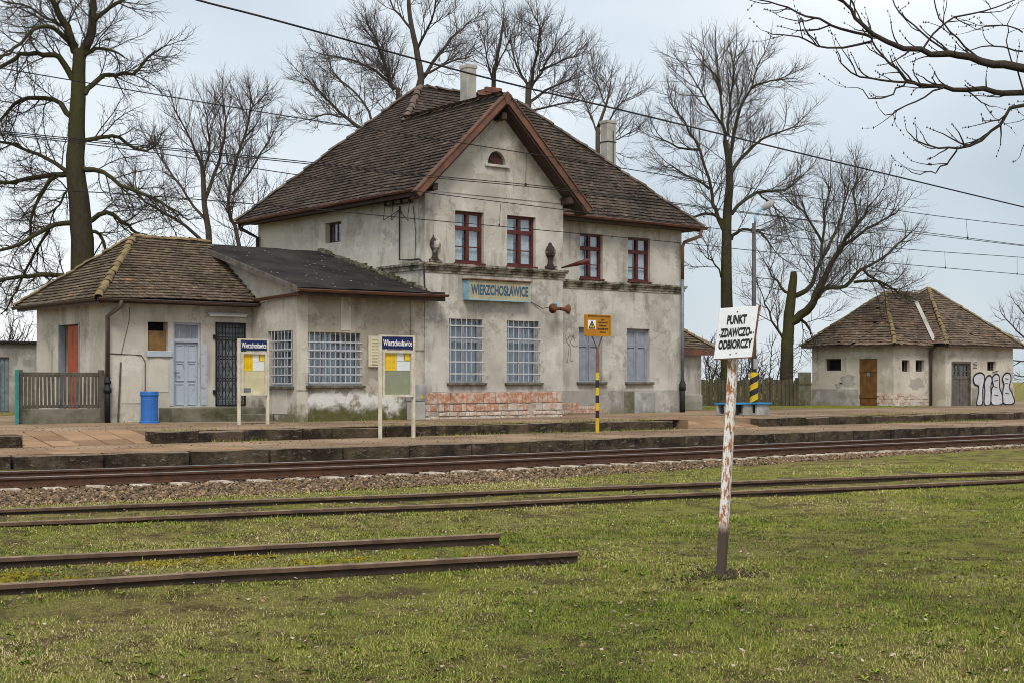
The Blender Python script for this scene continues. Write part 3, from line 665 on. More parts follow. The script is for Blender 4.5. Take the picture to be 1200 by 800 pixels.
def in_poly(x, y, P):
    c = False; j = len(P) - 1
    for i in range(len(P)):
        if (P[i][1] > y) != (P[j][1] > y) and x < (P[j][0] - P[i][0]) * (y - P[i][1]) / (P[j][1] - P[i][1] + 1e-12) + P[i][0]: c = not c
        j = i
    return c
def tile_plane(poly, parent, mat, seed, course=0.145, w=0.165, sag=0.035, missing=0.0, name='tiles', rough=1.0):
    """poly[0]->poly[1] is the eave; returns the tile mesh (real overlapping tiles) over an underlay"""
    rnd = random.Random(seed); P = [Vector(p) for p in poly]; e = (P[1] - P[0]).normalized()
    n = (P[1] - P[0]).cross(P[2] - P[1])
    for i in range(2, len(P)):
        if n.length < 1e-4: n = (P[1] - P[0]).cross(P[i] - P[1])
    n.normalize()
    if n.z < 0: n = -n
    u = n.cross(e).normalized()
    if u.z < 0: u = -u
    Q = [((p - P[0]).dot(e), (p - P[0]).dot(u)) for p in P]
    mb = MB(); umin, umax = min(q[0] for q in Q), max(q[0] for q in Q); vmax = max(q[1] for q in Q)
    r = 0; v = 0.0
    while v < vmax + course * .3:
        a = umin - w + (w / 2 if r % 2 else 0) + rnd.uniform(-.01, .01); rowj = rnd.uniform(-.008, .008) * rough
        while a < umax + w:
            c = a + w / 2
            if in_poly(c, v + course * .55 if v + course * .55 < vmax else vmax - 1e-3, Q) and rnd.random() >= missing:
                wob = sag * (float(vnoise(c * .55 + seed, v * .55, seed)) - .5) * 2 + .0025 * rough * rnd.uniform(-1, 1)
                j = (rnd.uniform(-.006, .005) + (rnd.uniform(-.03, .02) if rnd.random() < .03 else 0)) * rough + rowj
                lo = v - .03 + j; hi = v + course * 1.35
                def pt(aa, vv, hh): return P[0] + e * aa + u * vv + n * (hh + wob)
                a0, a1 = a + .003 + rnd.uniform(0, .004), a + w - .003 - rnd.uniform(0, .004)
                sk = rnd.uniform(-.003, .003) * rough
                mb.cur = min(1.0, max(0.0, rnd.gauss(.5, .18)))
                if mb.cur == .5: mb.cur = .501
                t0 = .058 + rnd.uniform(0, .004) * rough
                mb.add([pt(a0, lo + sk, t0 - .022), pt(a1, lo - sk, t0 - .022), pt(a1, lo - sk, t0), pt(a0, lo + sk, t0), pt(a1, hi, .012), pt(a0, hi, .012)],
                       [(0, 1, 2, 3), (3, 2, 4, 5), (1, 4, 2), (0, 3, 5)])
            a += w
        v += course; r += 1
    o = mb.build(name, mat, parent, kind='stuff')
    return o, n
def roof_body(polys, parent, mat, thick=.07, name='roof'):
    mb = MB()
    for poly in polys:
        P = [Vector(p) for p in poly]; n = Vector((0, 0, 0))
        for i in range(1, len(P) - 1): n += (P[i] - P[0]).cross(P[i + 1] - P[0])
        n.normalize()
        if n.z < 0: n = -n
        mb.prism([p - n * .012 for p in P], -n * thick)
    return mb.build(name, mat, parent)
def ridge_tile_mesh(mat, L=.37, r=.105):
    mb = MB(); vs = []; N = 7
    for x, rr in ((-L / 2, r * 1.12), (L / 2 - .03, r * .80), (L / 2, r * .80)):
        for rad in (rr, rr - .02):
            for i in range(N):
                a = math.pi * (0.02 + .96 * i / (N - 1)); vs.append((x, rad * math.cos(a), rad * .8 * math.sin(a)))
    fs = []
    for s in range(2):
        for i in range(N - 1):
            b = s * 2 * N; fs.append((b + i, b + i + 1, b + 2 * N + i + 1, b + 2 * N + i)); fs.append((b + N + i, b + 3 * N + i, b + 3 * N + i + 1, b + N + i + 1))
    for i in range(N - 1): fs.append((i, N + i, N + i + 1, i + 1))
    mb.add(vs, fs); return mb.mesh('ridge_tile', mat)
def ridge_line(p, q, parent, mesh, step=.33, lift=.02, jit=.02, skip=0.0):
    p, q = Vector(p), Vector(q); L = (q - p).length; d = (q - p).normalized(); k = int(L / step)
    side = Vector((0, 0, 1)).cross(d).normalized(); upv = d.cross(side)
    hb = MB(); hb.bar(p - upv * .04, q - upv * .04, .17, .14, tuple(upv)); hb.build('hip_board', M['underlay'], parent)
    Rm = Matrix((d, side, upv)).transposed()
    for i in range(k + 1):
        if random.random() < skip: continue
        c = p + d * (L * (i + .4) / (k + 1)) + upv * lift + Vector((random.uniform(-1, 1), random.uniform(-1, 1), random.uniform(-.6, .8))) * jit
        R2_ = Rm @ Matrix.Rotation(random.uniform(-.09, .09), 3, 'Z') @ Matrix.Rotation(random.uniform(-.07, .07), 3, 'Y')
        inst(mesh, 'ridge_tile', parent, c, R2_.to_euler())
def gutter(p, q, parent, mat, r=.058, name='gutter'):
    p, q = Vector(p), Vector(q); d = (q - p).normalized(); s = d.cross(Vector((0, 0, 1))).normalized(); mb = MB(); vs = []; N = 7
    K = max(2, int((q - p).length / 1.2))
    for i in range(K + 1):
        c = p.lerp(q, i / K) + Vector((0, 0, random.uniform(-.012, .012)))
        for j in range(N):
            a = math.pi * j / (N - 1); vs.append(c + s * (r * math.cos(a)) - Vector((0, 0, r * math.sin(a))))
    fs = [(i * N + j, i * N + j + 1, (i + 1) * N + j + 1, (i + 1) * N + j) for i in range(K) for j in range(N - 1)]
    mb.add(vs, fs)
    mb.tube([p + s * r, q + s * r], .012, 5); mb.tube([p - s * r, q - s * r], .012, 5)
    return mb.build(name, mat, parent, smooth=False)

# ================================================================== main station house
XL, XBR, XR = 21.15, 25.76, 32.6
YB, YW, YBK = 30.32, 32.6, 39.1
st = root('station_house', 'two-storey plastered station house with steep tiled hip roof and front gable', 'house', (26.5, 35, ZU))
ZE = 6.32
L1, L2 = (21.91, 23.0, 1.48, 3.12), (23.80, 24.92, 1.48, 3.12)
U1, U2 = (22.10, 23.03, 4.58, 5.92), (23.81, 24.79, 4.58, 5.92)
ZPL = 1.24
mb = MB(); wall_sheet(mb, 'Y', YB, XL, XBR, ZPL, 6.45, (L1, L2, U1, U2))
gw = (23.13, 23.79, 7.22, 7.52)                          # half-round attic window
pk = [(XL, 6.45), (XBR, 6.45), (XBR, 6.60), (23.455, 8.78), (XL, 6.60)]
# gable with a half-round hole: two polygons split at the window
gc = (gw[0] + gw[1]) / 2; gr = .30; gz = 7.22
arc = [(gc + gr * math.cos(a), gz + .36 * math.sin(a)) for a in np.linspace(math.pi, 0, 13)]
Lp = [(XL, 6.45), (gc, 6.45), (gc, gz)] + [(x, z) for x, z in arc[:7]] 
left = [(XL, 6.45), (gc, 6.45), (gc, gz), arc[0]] + arc[1:7] + [(gc, 8.78 - abs(gc - 23.455) * .947), (23.455, 8.78), (XL, 6.60)]
left = [(XL, 6.45), (gc, 6.45), (gc, gz)] + arc[:7] + [(gc, 8.78)] + [(XL, 6.60)]
right = [(gc, 6.45), (XBR, 6.45), (XBR, 6.60), (gc, 8.78)] + [arc[6]] + arc[7:] + [(gc, gz)]
mb.prism([(x, YB, z) for x, z in left], (0, .3, 0)); mb.prism([(x, YB, z) for x, z in right], (0, .3, 0))
mb.build('front_wall', M['plaster'], st)
SW = (34.35, 35.2, 5.36, 5.93)
mb = MB(); wall_sheet(mb, 'X', XL, YB + .302, YBK, ZPL, 6.36, (SW,)); mb.build('side_wall', M['plaster_side'], st)
WU1, WU2 = (28.35, 29.26, 4.57, 5.92), (30.30, 31.23, 4.57, 5.92)
WL1, WL2 = (28.31, 29.25, 1.50, 3.12), (30.26, 31.21, 1.50, 3.12)
mb = MB(); wall_sheet(mb, 'Y', YW, XBR - .3, XR, ZPL, 6.36, (WU1, WU2, WL1, WL2)); mb.build('wing_wall', M['plaster'], st)
MB().box(XBR - .3, XBR - .003, YB + .302, YW - .002, ZPL, 6.5).build('return_wall', M['plaster'], st)
MB().box(XR - .3, XR - .002, YW + .302, YBK, ZPL, 6.36).build('gable_end_wall', M['plaster'], st)
MB().box(XL + .302, XR - .302, YBK - .3, YBK - .004, ZPL, 6.36).build('rear_wall', M['plaster'], st)
# plinth
pl = MB(); pl.box(XBR - .3, XR + .04, YW - .05, YW + .3, ZU - .1, ZPL); pl.build('plinth', M['plaster_grey'], st)
pl = MB(); pl.box(XL - .0, XBR - .02, YB + .0, YB + .3, ZU - .1, ZPL - .002)
pl.box(XL, XL + .3, YB + .302, YBK, ZU - .1, ZPL - .002); pl.box(XBR - .3, XBR - .02, YB + .302, YW - .052, ZU - .1, ZPL - .002); bp = pl.build('bay_plinth', M['mortar'], st)
# faced bricks / stones of the stripped bay plinth: three uneven courses
zc = ZU - .06; rr = random.Random(4)
for row, h in enumerate((.13, .12, .20, .30)):
    x = XL - .02
    while x < XBR - .05:
        L = rr.uniform(.12, .34) * (1.3 if row == 3 else 1); L = min(L, XBR - .03 - x)
        if L > .06 and rr.random() > .07:
            m_ = MB(); dd = rr.uniform(.012, .040)
            m_.hexa([(x + .008, YB - dd, zc + .008), (x + L - .008, YB - dd + rr.uniform(-.008, .008), zc + .008), (x + L - .008, YB + .05, zc + .008), (x + .008, YB + .05, zc + .008),
                     (x + .008 + rr.uniform(-.004, .012), YB - dd + rr.uniform(-.01, .01), zc + h - rr.uniform(.002, .04)), (x + L - .008, YB - dd, zc + h - rr.uniform(.002, .04)), (x + L - .008, YB + .05, zc + h - .008), (x + .008, YB + .05, zc + h - .008)])
            m_.build('brick', M['brickwall'] if row == 3 or (row == 2 and rr.random() < .6) else M['brickresidue'], bp, bevel=.008)
        x += L
    zc += h
# exposed brick patch low on the wing
for row in range(3):
    for i in range(7 - 2 * row):
        x = 27.45 + i * .27 + (.13 if row % 2 else 0)
        MB().box(x, x + .255, YW - .058, YW - .03, ZU + .02 + row * .11, ZU + .118 + row * .11).build('brick', M['brickwall'], bp, bevel=.006)
MB().box(31.0 - .02 - .9, 31.0 - .5, YW - .075, YW - .045, ZU - .05, ZPL - .03).build('hatch', M['mossconcrete'], st, bevel=.008)
MB().box(31.0 - .46, 31.4, YW - .068, YW - .045, ZU - .05, ZPL - .06).build('plinth_patch', M['concrete'], st, bevel=.008)
# cornices
def cornice(mb, axis, p, a0, a1, z):
    fr = Fr(axis, p)
    for d, z0, z1 in ((-.13, z + .075, z + .13), (-.10, z + .03, z + .075), (-.05, z - .05, z + .03), (-.022, z - .12, z - .05)):
        fr.box(mb, a0 + d * (a0 < 30) , a1 - d * .6, d, .05, z0, z1)
mb = MB(); cornice(mb, 'Y', YB, XL - .02, XBR + .02, 4.40); mb.build('cornice', M['cornice'], st)
mb = MB(); cornice(mb, 'Y', YW, XBR + .0, XR + .06, 4.37); mb.build('cornice', M['cornice'], st)
mb = MB()
for d, z0, z1 in ((-.10, 4.47, 4.53), (-.05, 4.35, 4.47)): mb.box(XL + d, XL + .05, YB - d * .4, YB + 2.1, z0, z1)
mb.build('cornice', M['cornice'], st)
# string mouldings on the gable
MB().box(XL - .012, XBR + .012, YB - .02, YB + .04, 6.36, 6.43).build('string_course', M['plaster'], st)
# corner finials (weathered urns)
for x in (atY(511, 303, 30.25).x, atY(646, 312, 30.25).x):
    o = MB().box(x - .17, x + .17, YB - .16, YB + .14, 4.53, 4.63).build('finial', M['urn'], st, bevel=.02)
    m_ = MB(); m_.lathe([(.10, 4.63), (.105, 4.66), (.075, 4.70), (.07, 4.80), (.085, 4.86), (.135, 4.91), (.162, 4.98), (.158, 5.05), (.125, 5.12), (.085, 5.17), (.055, 5.20), (.05, 5.24), (.02, 5.27)], (x, YB - .02, 0), 12)
    for v in range(len(m_.v)):
        a = m_.v[v]; f = 1 + .05 * math.sin(7 * math.atan2(a[1] - YB + .02, a[0] - x) + 9 * a[2]); m_.v[v] = (x + (a[0] - x) * f, YB - .02 + (a[1] - YB + .02) * f, a[2])
    m_.build('urn', M['urn'], o)
fb, fw_, fs_ = Fr('Y', YB), Fr('Y', YW), Fr('X', XL)
red_window(fb, st, *U1); red_window(fb, st, *U2); red_window(fw_, st, *WU1); red_window(fw_, st, *WU2)
barred_window(fb, st, *L1, 7, 5); barred_window(fb, st, *L2, 7, 5)
shuttered_window(fw_, st, *WL1); shuttered_window(fw_, st, *WL2)
# attic window: brick-red boards behind a half-round opening, with sill
m_ = MB(); m_.prism([(gc - .3, YB + .12, gz)] + [(x, YB + .12, z) for x, z in arc] , (0, .03, 0)); o = m_.build('attic_window', M['soffit'], st)
for a in (-.13, 0, .13):
    m_ = MB(); m_.bar((gc, YB + .11, gz + .02), (gc + a * 1.9, YB + .11, gz + .33 - abs(a) * .5), .025, .025, (0, 1, 0)); m_.build('glazing_bar', M['redframe'], o)
MB().box(gc - .40, gc + .40, YB - .07, YB + .1, gz - .075, gz - .002).build('sill', M['plaster'], o, bevel=.012)
# little side window
m_ = MB(); fs_.box(m_, SW[0], SW[1], .15, .19, SW[2], SW[2] + .05); fs_.box(m_, SW[0], SW[1], .15, .19, SW[3] - .05, SW[3])
for a in (SW[0], SW[0] + .40, SW[1] - .05): fs_.box(m_, a, a + .05, .15, .19, SW[2] + .05, SW[3] - .05)
o = m_.build('window', M['redframe'], st)
for a0, a1 in ((SW[0] + .05, SW[0] + .40), (SW[0] + .45, SW[1] - .05)): fs_.box(MB(), a0, a1, .165, .17, SW[2] + .05, SW[3] - .05).build('pane', M['glass'], o)
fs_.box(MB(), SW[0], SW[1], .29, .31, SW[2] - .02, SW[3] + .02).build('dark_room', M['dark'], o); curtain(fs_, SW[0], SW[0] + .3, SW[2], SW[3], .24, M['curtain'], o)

# ---- roof
EL, ER, EF, EBK = 20.70, 33.07, 32.15, 39.55
YG = 29.88; ZR, ZG = 10.3, 8.95; XG = 23.43; XRB = 26.15
AP, AQ = (24.82, 35.85, ZR), (28.55, 35.85, ZR); VG = (XG, 34.58, ZG)
polys = dict(
    left=[(EL, EBK, ZE), (EL, YG, ZE), (XG, YG, ZG), VG, AP],
    front=[(XRB, EF, ZE + .03), (ER, EF, ZE + .03), AQ, AP, VG],
    right=[(ER, EF, ZE + .03), (ER, EBK, ZE + .03), AQ],
    bay=[(XRB, YG, ZE + .03), (XRB, EF, ZE + .03), VG, (XG, YG, ZG)],
    back=[(ER, EBK, ZE), (EL, EBK, ZE), AP, AQ])
rf = roof_body(polys.values(), st, M['underlay'])
for i, k in enumerate(('left', 'front', 'right', 'bay')): tile_plane(polys[k], rf, M['tile_main'], 11 + i)
RT = ridge_tile_mesh(M['ridge_main'])
for p, q, sk in ((VG, AP, 0), ((XG, YG + .1, ZG), VG, .04), ((EL, EBK, ZE), AP, 0), (AP, AQ, .05), ((ER, EF, ZE + .03), AQ, 0), ((ER, EBK, ZE), AQ, 0)):
    ridge_line(p, q, rf, RT, skip=sk, lift=.03)
# bargeboards: flashing on top, board below, on the two rakes of the gable
for x0, z0, x1, z1 in ((EL - .12, ZE - .14, XG, ZG - .02), (XRB + .18, ZE - .16, XG, ZG - .02)):
    p, q = Vector((x0, YG - .02, z0)), Vector((x1, YG - .02, z1)); d = (q - p).normalized(); nn = Vector((-d.z, 0, d.x)); nn = nn if nn.z > 0 else -nn
    b = MB(); b.prism([p - nn * .10, q - nn * .10, q + nn * .07, p + nn * .07], (0, -.045, 0)); o = b.build('bargeboard', M['barge'], st)
    b = MB(); b.prism([p + nn * .072, q + nn * .072, q + nn * .105, p + nn * .105], (0, -.075, 0)); 
    for v in range(4): pass
    b.prism([p + nn * .06 + Vector((0, .0, 0)), q + nn * .06, q + nn * .085, p + nn * .085], (0, .16, 0)); b.build('flashing', M['rustgutter'], o)
    b = MB(); b.prism([p - nn * .15 + Vector((0, .003, 0)), q - nn * .15 + Vector((0, .003, 0)), q - nn * .11 + Vector((0, .003, 0)), p - nn * .11 + Vector((0, .003, 0))], (0, .45, 0)); b.build('verge_soffit', M['soffit'], o)
b = MB(); b.prism([(XG - .16, YG - .03, ZG + .02), (XG - .02, YG - .03, ZG - .22), (XG + .02, YG - .03, ZG - .22), (XG + .16, YG - .03, ZG + .02), (XG, YG - .03, ZG + .13)], (0, -.05, 0)); b.build('gable_cap', M['barge'], st, bevel=.006)
for x in (XL + .06, XBR - .02, XG): # purlin ends
    zz = 6.42 if x != XG else 8.45
    MB().box(x - .08, x + .08, YG + .05, YB + .1, zz - .09, zz + .09).build('purlin', M['soffit'], st, bevel=.01)
# eaves: soffit boards, gutters
MB().box(EL + .03, XL - .003, YB, EBK - .3, ZE - .10, ZE - .05).build('eave_soffit', M['soffit'], st)
MB().box(XBR + .1, ER - .03, EF + .03, YW - .003, ZE - .08, ZE - .03).build('eave_soffit', M['soffit'], st)
MB().box(XR + .003, ER - .03, YW, EBK - .3, ZE - .08, ZE - .03).build('eave_soffit', M['soffit'], st)
MB().box(EL + .0, EL + .028, YG + .1, EBK, ZE - .15, ZE + .02).build('fascia', M['soffit'], st)
MB().box(XRB + .05, ER, EF + .0, EF + .028, ZE - .12, ZE + .05).build('fascia', M['soffit'], st)
gutter((EL - .07, EBK + .1, ZE - .02), (EL - .07, YG + .12, ZE - .0), st, M['rustgutter'])
gutter((XBR + .42, EF - .07, ZE + .05), (ER + .12, EF - .07, ZE + .01), st, M['rustgutter'])
# downpipe at the right corner: brown above, zinc, black foot
b = MB(); b.tube([(ER - .12, EF - .05, ZE - .06), (ER - .14, EF - .05, ZE - .26), (XR - .05, YW - .17, ZE - .45), (XR - .13, YW - .17, ZE - .62), (XR - .13, YW - .17, 4.7)], .055, 8); b.build('downpipe', M['rustgutter'], st, smooth=True)
b = MB(); b.tube([(XR - .13, YW - .17, 4.74), (XR - .13, YW - .17, 1.5)], .052, 8); b.build('downpipe', M['zinc'], st, smooth=True)
b = MB(); b.tube([(XR - .13, YW - .17, 1.52), (XR - .13, YW - .17, ZU)], .085, 8); b.tube([(XR - .13, YW - .17, 1.24), (XR - .13, YW - .17, 1.45)], .105, 8); b.build('downpipe', M['darkpipe'], st, smooth=True)
b = MB(); b.tube([(EL + .0, EBK - .1, ZE - .06), (EL + .0, EBK - .12, ZE - .2), (XL - .08, YBK - .1, ZE - .5), (XL - .08, YBK - .1, 3.5)], .055, 8); b.build('downpipe', M['darkpipe'], st, smooth=True)
# chimneys
def chimney(x0, x1, y0, y1, z0, z1, mat, cap=True):
    b = MB().box(x0, x1, y0, y1, z0, z1); o = b.build('chimney', mat, st, bevel=.015)
    if cap: MB().box(x0 - .02, x1 + .02, y0 - .02, y1 + .02, z1 - .10, z1 + .001).build('chimney_cap', mat, o, bevel=.01)
    return o
p0, p1 = atY(540.5, 120, 34.0), atY(558.5, 77, 34.0); chimney(p0.x + .22, p1.x, 34.0, 34.36, 8.0, p1.z, M['chimney'])
p0, p1 = atY(706, 195, 35.3), atY(722, 142, 35.3); c2 = chimney(p0.x + .22, p1.x, 35.3, 35.66, 7.0, p1.z, M['chimney'])
MB().box(p0.x + .208, p1.x + .012, 35.288, 35.672, p1.z - .72, p1.z - .69).build('strap', M['blackiron'], c2)
b = MB(); b.tube([(p0.x + .45, 35.27, 7.4), (p0.x + .45, 35.27, p1.z - .35)], .014, 5); b.build('rod', M['blackiron'], c2)
ob = chimney(27.15, 27.75, 35.6, 36.1, 9.9, 10.55, M['oldbrick'], False)
for i in range(3):
    for j in range(2): MB().box(27.13 + i * .21, 27.33 + i * .21, 35.58, 35.7, 10.44 + j * .08, 10.51 + j * .08 + random.uniform(0, .02)).build('brick', M['oldbrick'], ob, bevel=.006)
# power cables and insulators on the side wall
b = MB(); Ym = atX(470, 260, XL).y
b.tube([(XL - .05, Ym, 6.05), (XL - .05, Ym, 4.66), (XL - .05, Ym - .5, 4.62), (XL - .05, YB + .2, 4.62), (XL - .06, YB - .03, 4.5), (XL - .03, YB - .05, 3.7)], .022, 6); b.build('cable', M['darkpipe'], st)
b = MB(); b.bar((XL - .12, Ym - .7, 6.1), (XL - .12, Ym + .6, 6.1), .03, .03); ib = b.build('insulator_bracket', M['blackiron'], st)
for i in range(4):
    y = Ym - .6 + i * .38
    b = MB(); b.lathe([(.02, 0), (.045, .03), (.03, .06), (.045, .09), (.02, .13)], (XL - .14, y, 6.1), 8); b.build('insulator', M['darkpipe'], ib)
    b = MB(); b.tube([(XL - .14, y, 6.13), (XL - .16, y + .05, 5.75), (XL - .12, y + .1, 5.62 + .04 * i), (XL - .06, Ym, 5.95)], .009, 5); b.build('cable', M['blackiron'], st)
b = MB(); b.tube([(XL - .02, YB + .5, 6.0), (XL - .02, YB + .38, 5.3), (XL - .02, YB + .42, 4.6)], .008, 5); b.build('cable', M['blackiron'], st)

# ================================================================== felt-roofed annex
XA = 17.46; YA = YB + .04
an = root('annex', 'low annex with black felt lean-to roof and mossy foot beside the station house', 'annex', (19.3, 32.5, ZU))
AW = (17.77, 19.26, 1.42, 2.69); AS = (30.57, 31.78, 1.40, 2.73)
mb = MB(); wall_sheet(mb, 'Y', YA, XA + .302, XL - .004, ZU - .1, 3.66, (AW,)); mb.build('front_wall', M['plaster_annex'], an)
mb = MB(); wall_sheet(mb, 'X', XA, YA, 37.0, ZU - .1, 3.60, (AS,)); 
mb.prism([(XA, YA, 3.602), (XA, 35.0, 3.602), (XA, 35.0, 5.05), (XA, YA, 3.70)], (.3, 0, 0)); mb.build('side_wall', M['plaster_annex_side'], an)
# pilasters and lighter repair strip
MB().box(XA - .02, XA + .28, YA - .022, YA + .0, 1.3, 3.655).build('pilaster', M['plaster_annex_side'], an)
p0, p1 = atY(399, 345, YA), atY(411, 388, YA); MB().box(p0.x, p1.x, YA - .012, YA, p1.z + .01, 3.655).build('repair_strip', M['plaster_annex_side'], an)
MB().box(XL - .42, XL - .012, YA - .03, YA, 2.3, 3.655).build('pilaster', M['plaster_annex'], an)
p0, p1 = atY(352, 405, YA), atY(361, 437, YA); MB().box(p0.x, p1.x, YA - .026, YA - .0225, p1.z, p0.z).build('plaster_patch', M['plaster_patch'], an)
barred_window(Fr('Y', YA), an, *AW, 11, 6); barred_window(Fr('X', XA), an, *AS, 8, 6)
p0, p1 = atX(319, 455, XA), atX(337, 485, XA); MB().box(XA - .012, XA, p1.y, p0.y, p1.z, p0.z).build('plaster_patch', M['plaster_patch'], an, bevel=.004)
# roof slab
vx = 17.18; ya, yb_ = 29.87, 35.35
def za(y): return 3.72 + (y - ya) * .262
b = MB(); N_ = 9
for i in range(N_):
    for j in range(6): pass
vs = []; NXr, NYr = 8, 10
for i in range(NXr + 1):
    for j in range(NYr + 1):
        x = vx + (XL + .0 - vx) * i / NXr; y = ya + (yb_ - ya) * j / NYr; vs.append((x, y, za(y) + random.uniform(-.012, .012)))
b.add(vs, [(i * (NYr + 1) + j, (i + 1) * (NYr + 1) + j, (i + 1) * (NYr + 1) + j + 1, i * (NYr + 1) + j + 1) for i in range(NXr) for j in range(NYr)])
b.prism([(vx, ya, za(ya) - .02), (vx, yb_, za(yb_) - .02), (vx, yb_, za(yb_) - .10), (vx, ya, za(ya) - .10)], (XL - vx - .003, 0, 0))
b.box(XL - .003, 21.46, ya, YB - .003, za(ya) - .08, za(ya) + .03)
arf = b.build('roof', M['felt'], an)
for y in ():
    b = MB(); b.prism([(vx, y, za(y) + .012), (vx, y + .35, za(y + .35) + .008), (vx, y + .35, za(y + .35) + .016), (vx, y, za(y) + .018)], (XL - vx - .01, 0, 0)); b.build('felt_strip', M['felt'], arf)
b = MB(); b.prism([(vx - .03, ya - .02, za(ya) - .12), (vx - .03, yb_, za(yb_) - .12), (vx - .03, yb_, za(yb_) + .02), (vx - .03, ya - .02, za(ya) + .02)], (.028, 0, 0)); b.build('verge_board', M['oldwood'], an)
# mortar fillet against the house: rough lumps
b = MB(); rr = random.Random(9)
for i in range(70):
    y = ya + .4 + (35.3 - ya - .4) * i / 69; s = rr.uniform(.03, .075)
    x = XL - rr.uniform(.02, .12); z = za(y) + rr.uniform(.0, .05)
    q = [Vector((sx * s * rr.uniform(.6, 1.2), sy * s * rr.uniform(.8, 1.6), sz * s * rr.uniform(.5, .9))) + Vector((x, y, z)) for sx, sy, sz in ((-1, -1, -1), (1, -1, -1), (1, 1, -1), (-1, 1, -1), (-1, -1, 1), (1, -1, 1), (1, 1, 1), (-1, 1, 1))]
    b.hexa(q)
b.build('mortar_fillet', M['mossconcrete'], arf, kind='stuff')
b = MB()
for i in range(60):
    x, y = rr.uniform(vx + .1, XL - .1), rr.uniform(ya + .1, yb_ - .1); s = rr.uniform(.006, .018)
    b.hexa([(x + sx * s, y + sy * s * .8, za(y) + .02 + (sz + 1) * s * .4) for sx, sy, sz in ((-1, -1, -1), (1, -1, -1), (1, 1, -1), (-1, 1, -1), (-1, -1, 1), (1, -1, 1), (1, 1, 1), (-1, 1, 1))])
b.build('roof_debris', M['concrete'], arf, kind='stuff')
gutter((vx + .0, ya - .07, za(ya) - .06), (21.50, ya - .07, za(ya) - .04), an, M['rustgutter'], .06)
gutter((XA - .12, ya + .1, 3.60), (XA - .12, 32.5, 3.53), an, M['rustgutter'], .06)
MB().box(vx + .0, 21.46, ya - .008, ya + .0, za(ya) - .2, za(ya) - .03).build('fascia', M['soffit'], an)

# ================================================================== tiled wing at the left
X0, YL0, YL1 = 13.68, 32.6, 37.2
lw = root('tiled_outbuilding', 'low plastered building with mossy tiled hip roof, three doors and blue bin outside', 'building', (15.5, 34.9, ZU))
LWN = (14.68, 15.20, 2.24, 2.93); LD = (15.34, 16.06, .91, 2.93); LG = (16.45, 17.27, .91, 2.96)
mb = MB(); wall_sheet(mb, 'Y', YL0, X0, XA - .01, ZU - .1, 3.42, (LWN, LD, LG)); mb.build('front_wall', M['plaster_left'], lw)
OD = (34.35, 35.68, ZU, 2.91)
mb = MB(); wall_sheet(mb, 'X', X0 + .002, YL0 + .302, YL1, ZU - .1, 3.42, (OD,)); mb.build('side_wall', M['plaster_left'], lw)
MB().box(X0 + .31, XA, YL1 - .3, YL1 - .002, ZU - .1, 3.42).build('rear_wall', M['plaster_left'], lw)
fl, fsd = Fr('Y', YL0), Fr('X', X0)
# boarded window
m_ = MB(); fl.box(m_, LWN[0], LWN[1], .10, .13, LWN[2], 2.72); o = m_.build('window', M['ply'], lw, label='window boarded with brown plywood under a dark gap')
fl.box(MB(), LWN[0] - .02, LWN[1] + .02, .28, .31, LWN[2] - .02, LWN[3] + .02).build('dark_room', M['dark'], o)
fl.box(MB(), LWN[0] - .04, LWN[1] + .10, -.05, .1, LWN[2] - .14, LWN[2] - .002).build('sill', M['greydoor'], o, bevel=.008)
# grey panelled door
m_ = MB(); fl.box(m_, LD[0], LD[1], .12, .15, LD[2], LD[3]); zt = 2.50
for b in ((LD[0], LD[0] + .05, LD[2], LD[3]), (LD[1] - .05, LD[1], LD[2], LD[3]), (LD[0] + .05, LD[1] - .05, LD[3] - .05, LD[3]), (LD[0] + .05, LD[1] - .05, zt - .04, zt + .05)): fl.box(m_, b[0], b[1], .05, .12, b[2], b[3])
o = m_.build('door', M['greydoor'], lw, label='grey panelled door with flaking paint')
wd = LD[1] - LD[0] - .1
for r0, r1 in ((.10, .58), (.68, 1.08), (1.16, 1.52)):
    for i in range(2):
        a = LD[0] + .05 + .07 + i * (wd / 2 + .0); z0, z1 = LD[2] + r0 - .05, LD[2] + r1 - .05
        m_ = MB(); fl.box(m_, a, a + wd / 2 - .13, .112, .12, z0, z1)
        for b in ((a - .02, a, z0 - .02, z1 + .02), (a + wd / 2 - .13, a + wd / 2 - .11, z0 - .02, z1 + .02), (a, a + wd / 2 - .13, z0 - .02, z0), (a, a + wd / 2 - .13, z1, z1 + .02)): fl.box(m_, b[0], b[1], .095, .12, b[2], b[3])
        m_.build('panel', M['greydoor'], o)
for i in range(4):
    a = LD[0] + .06 + i * (wd - .02) / 4; m_ = MB(); fl.box(m_, a + .012, a + (wd - .02) / 4 - .012, .105, .12, zt + .06, LD[3] - .06); m_.build('pane', M['greypaint'], o)
m_ = MB(); m_.tube([fl.pt(LD[0] + .07, .10, 1.72), fl.pt(LD[0] + .07, .04, 1.72), fl.pt(LD[0] + .17, .04, 1.72)], .012, 6); m_.build('handle', M['blackiron'], o)
fl.box(MB(), LD[0] - .10, LD[0] - .004, -.014, 0, .92, 2.52).build('architrave', M['greydoor'], lw); fl.box(MB(), LD[1] + .004, LD[1] + .17, -.012, 0, .93, 2.42).build('architrave', M['greydoor'], lw)
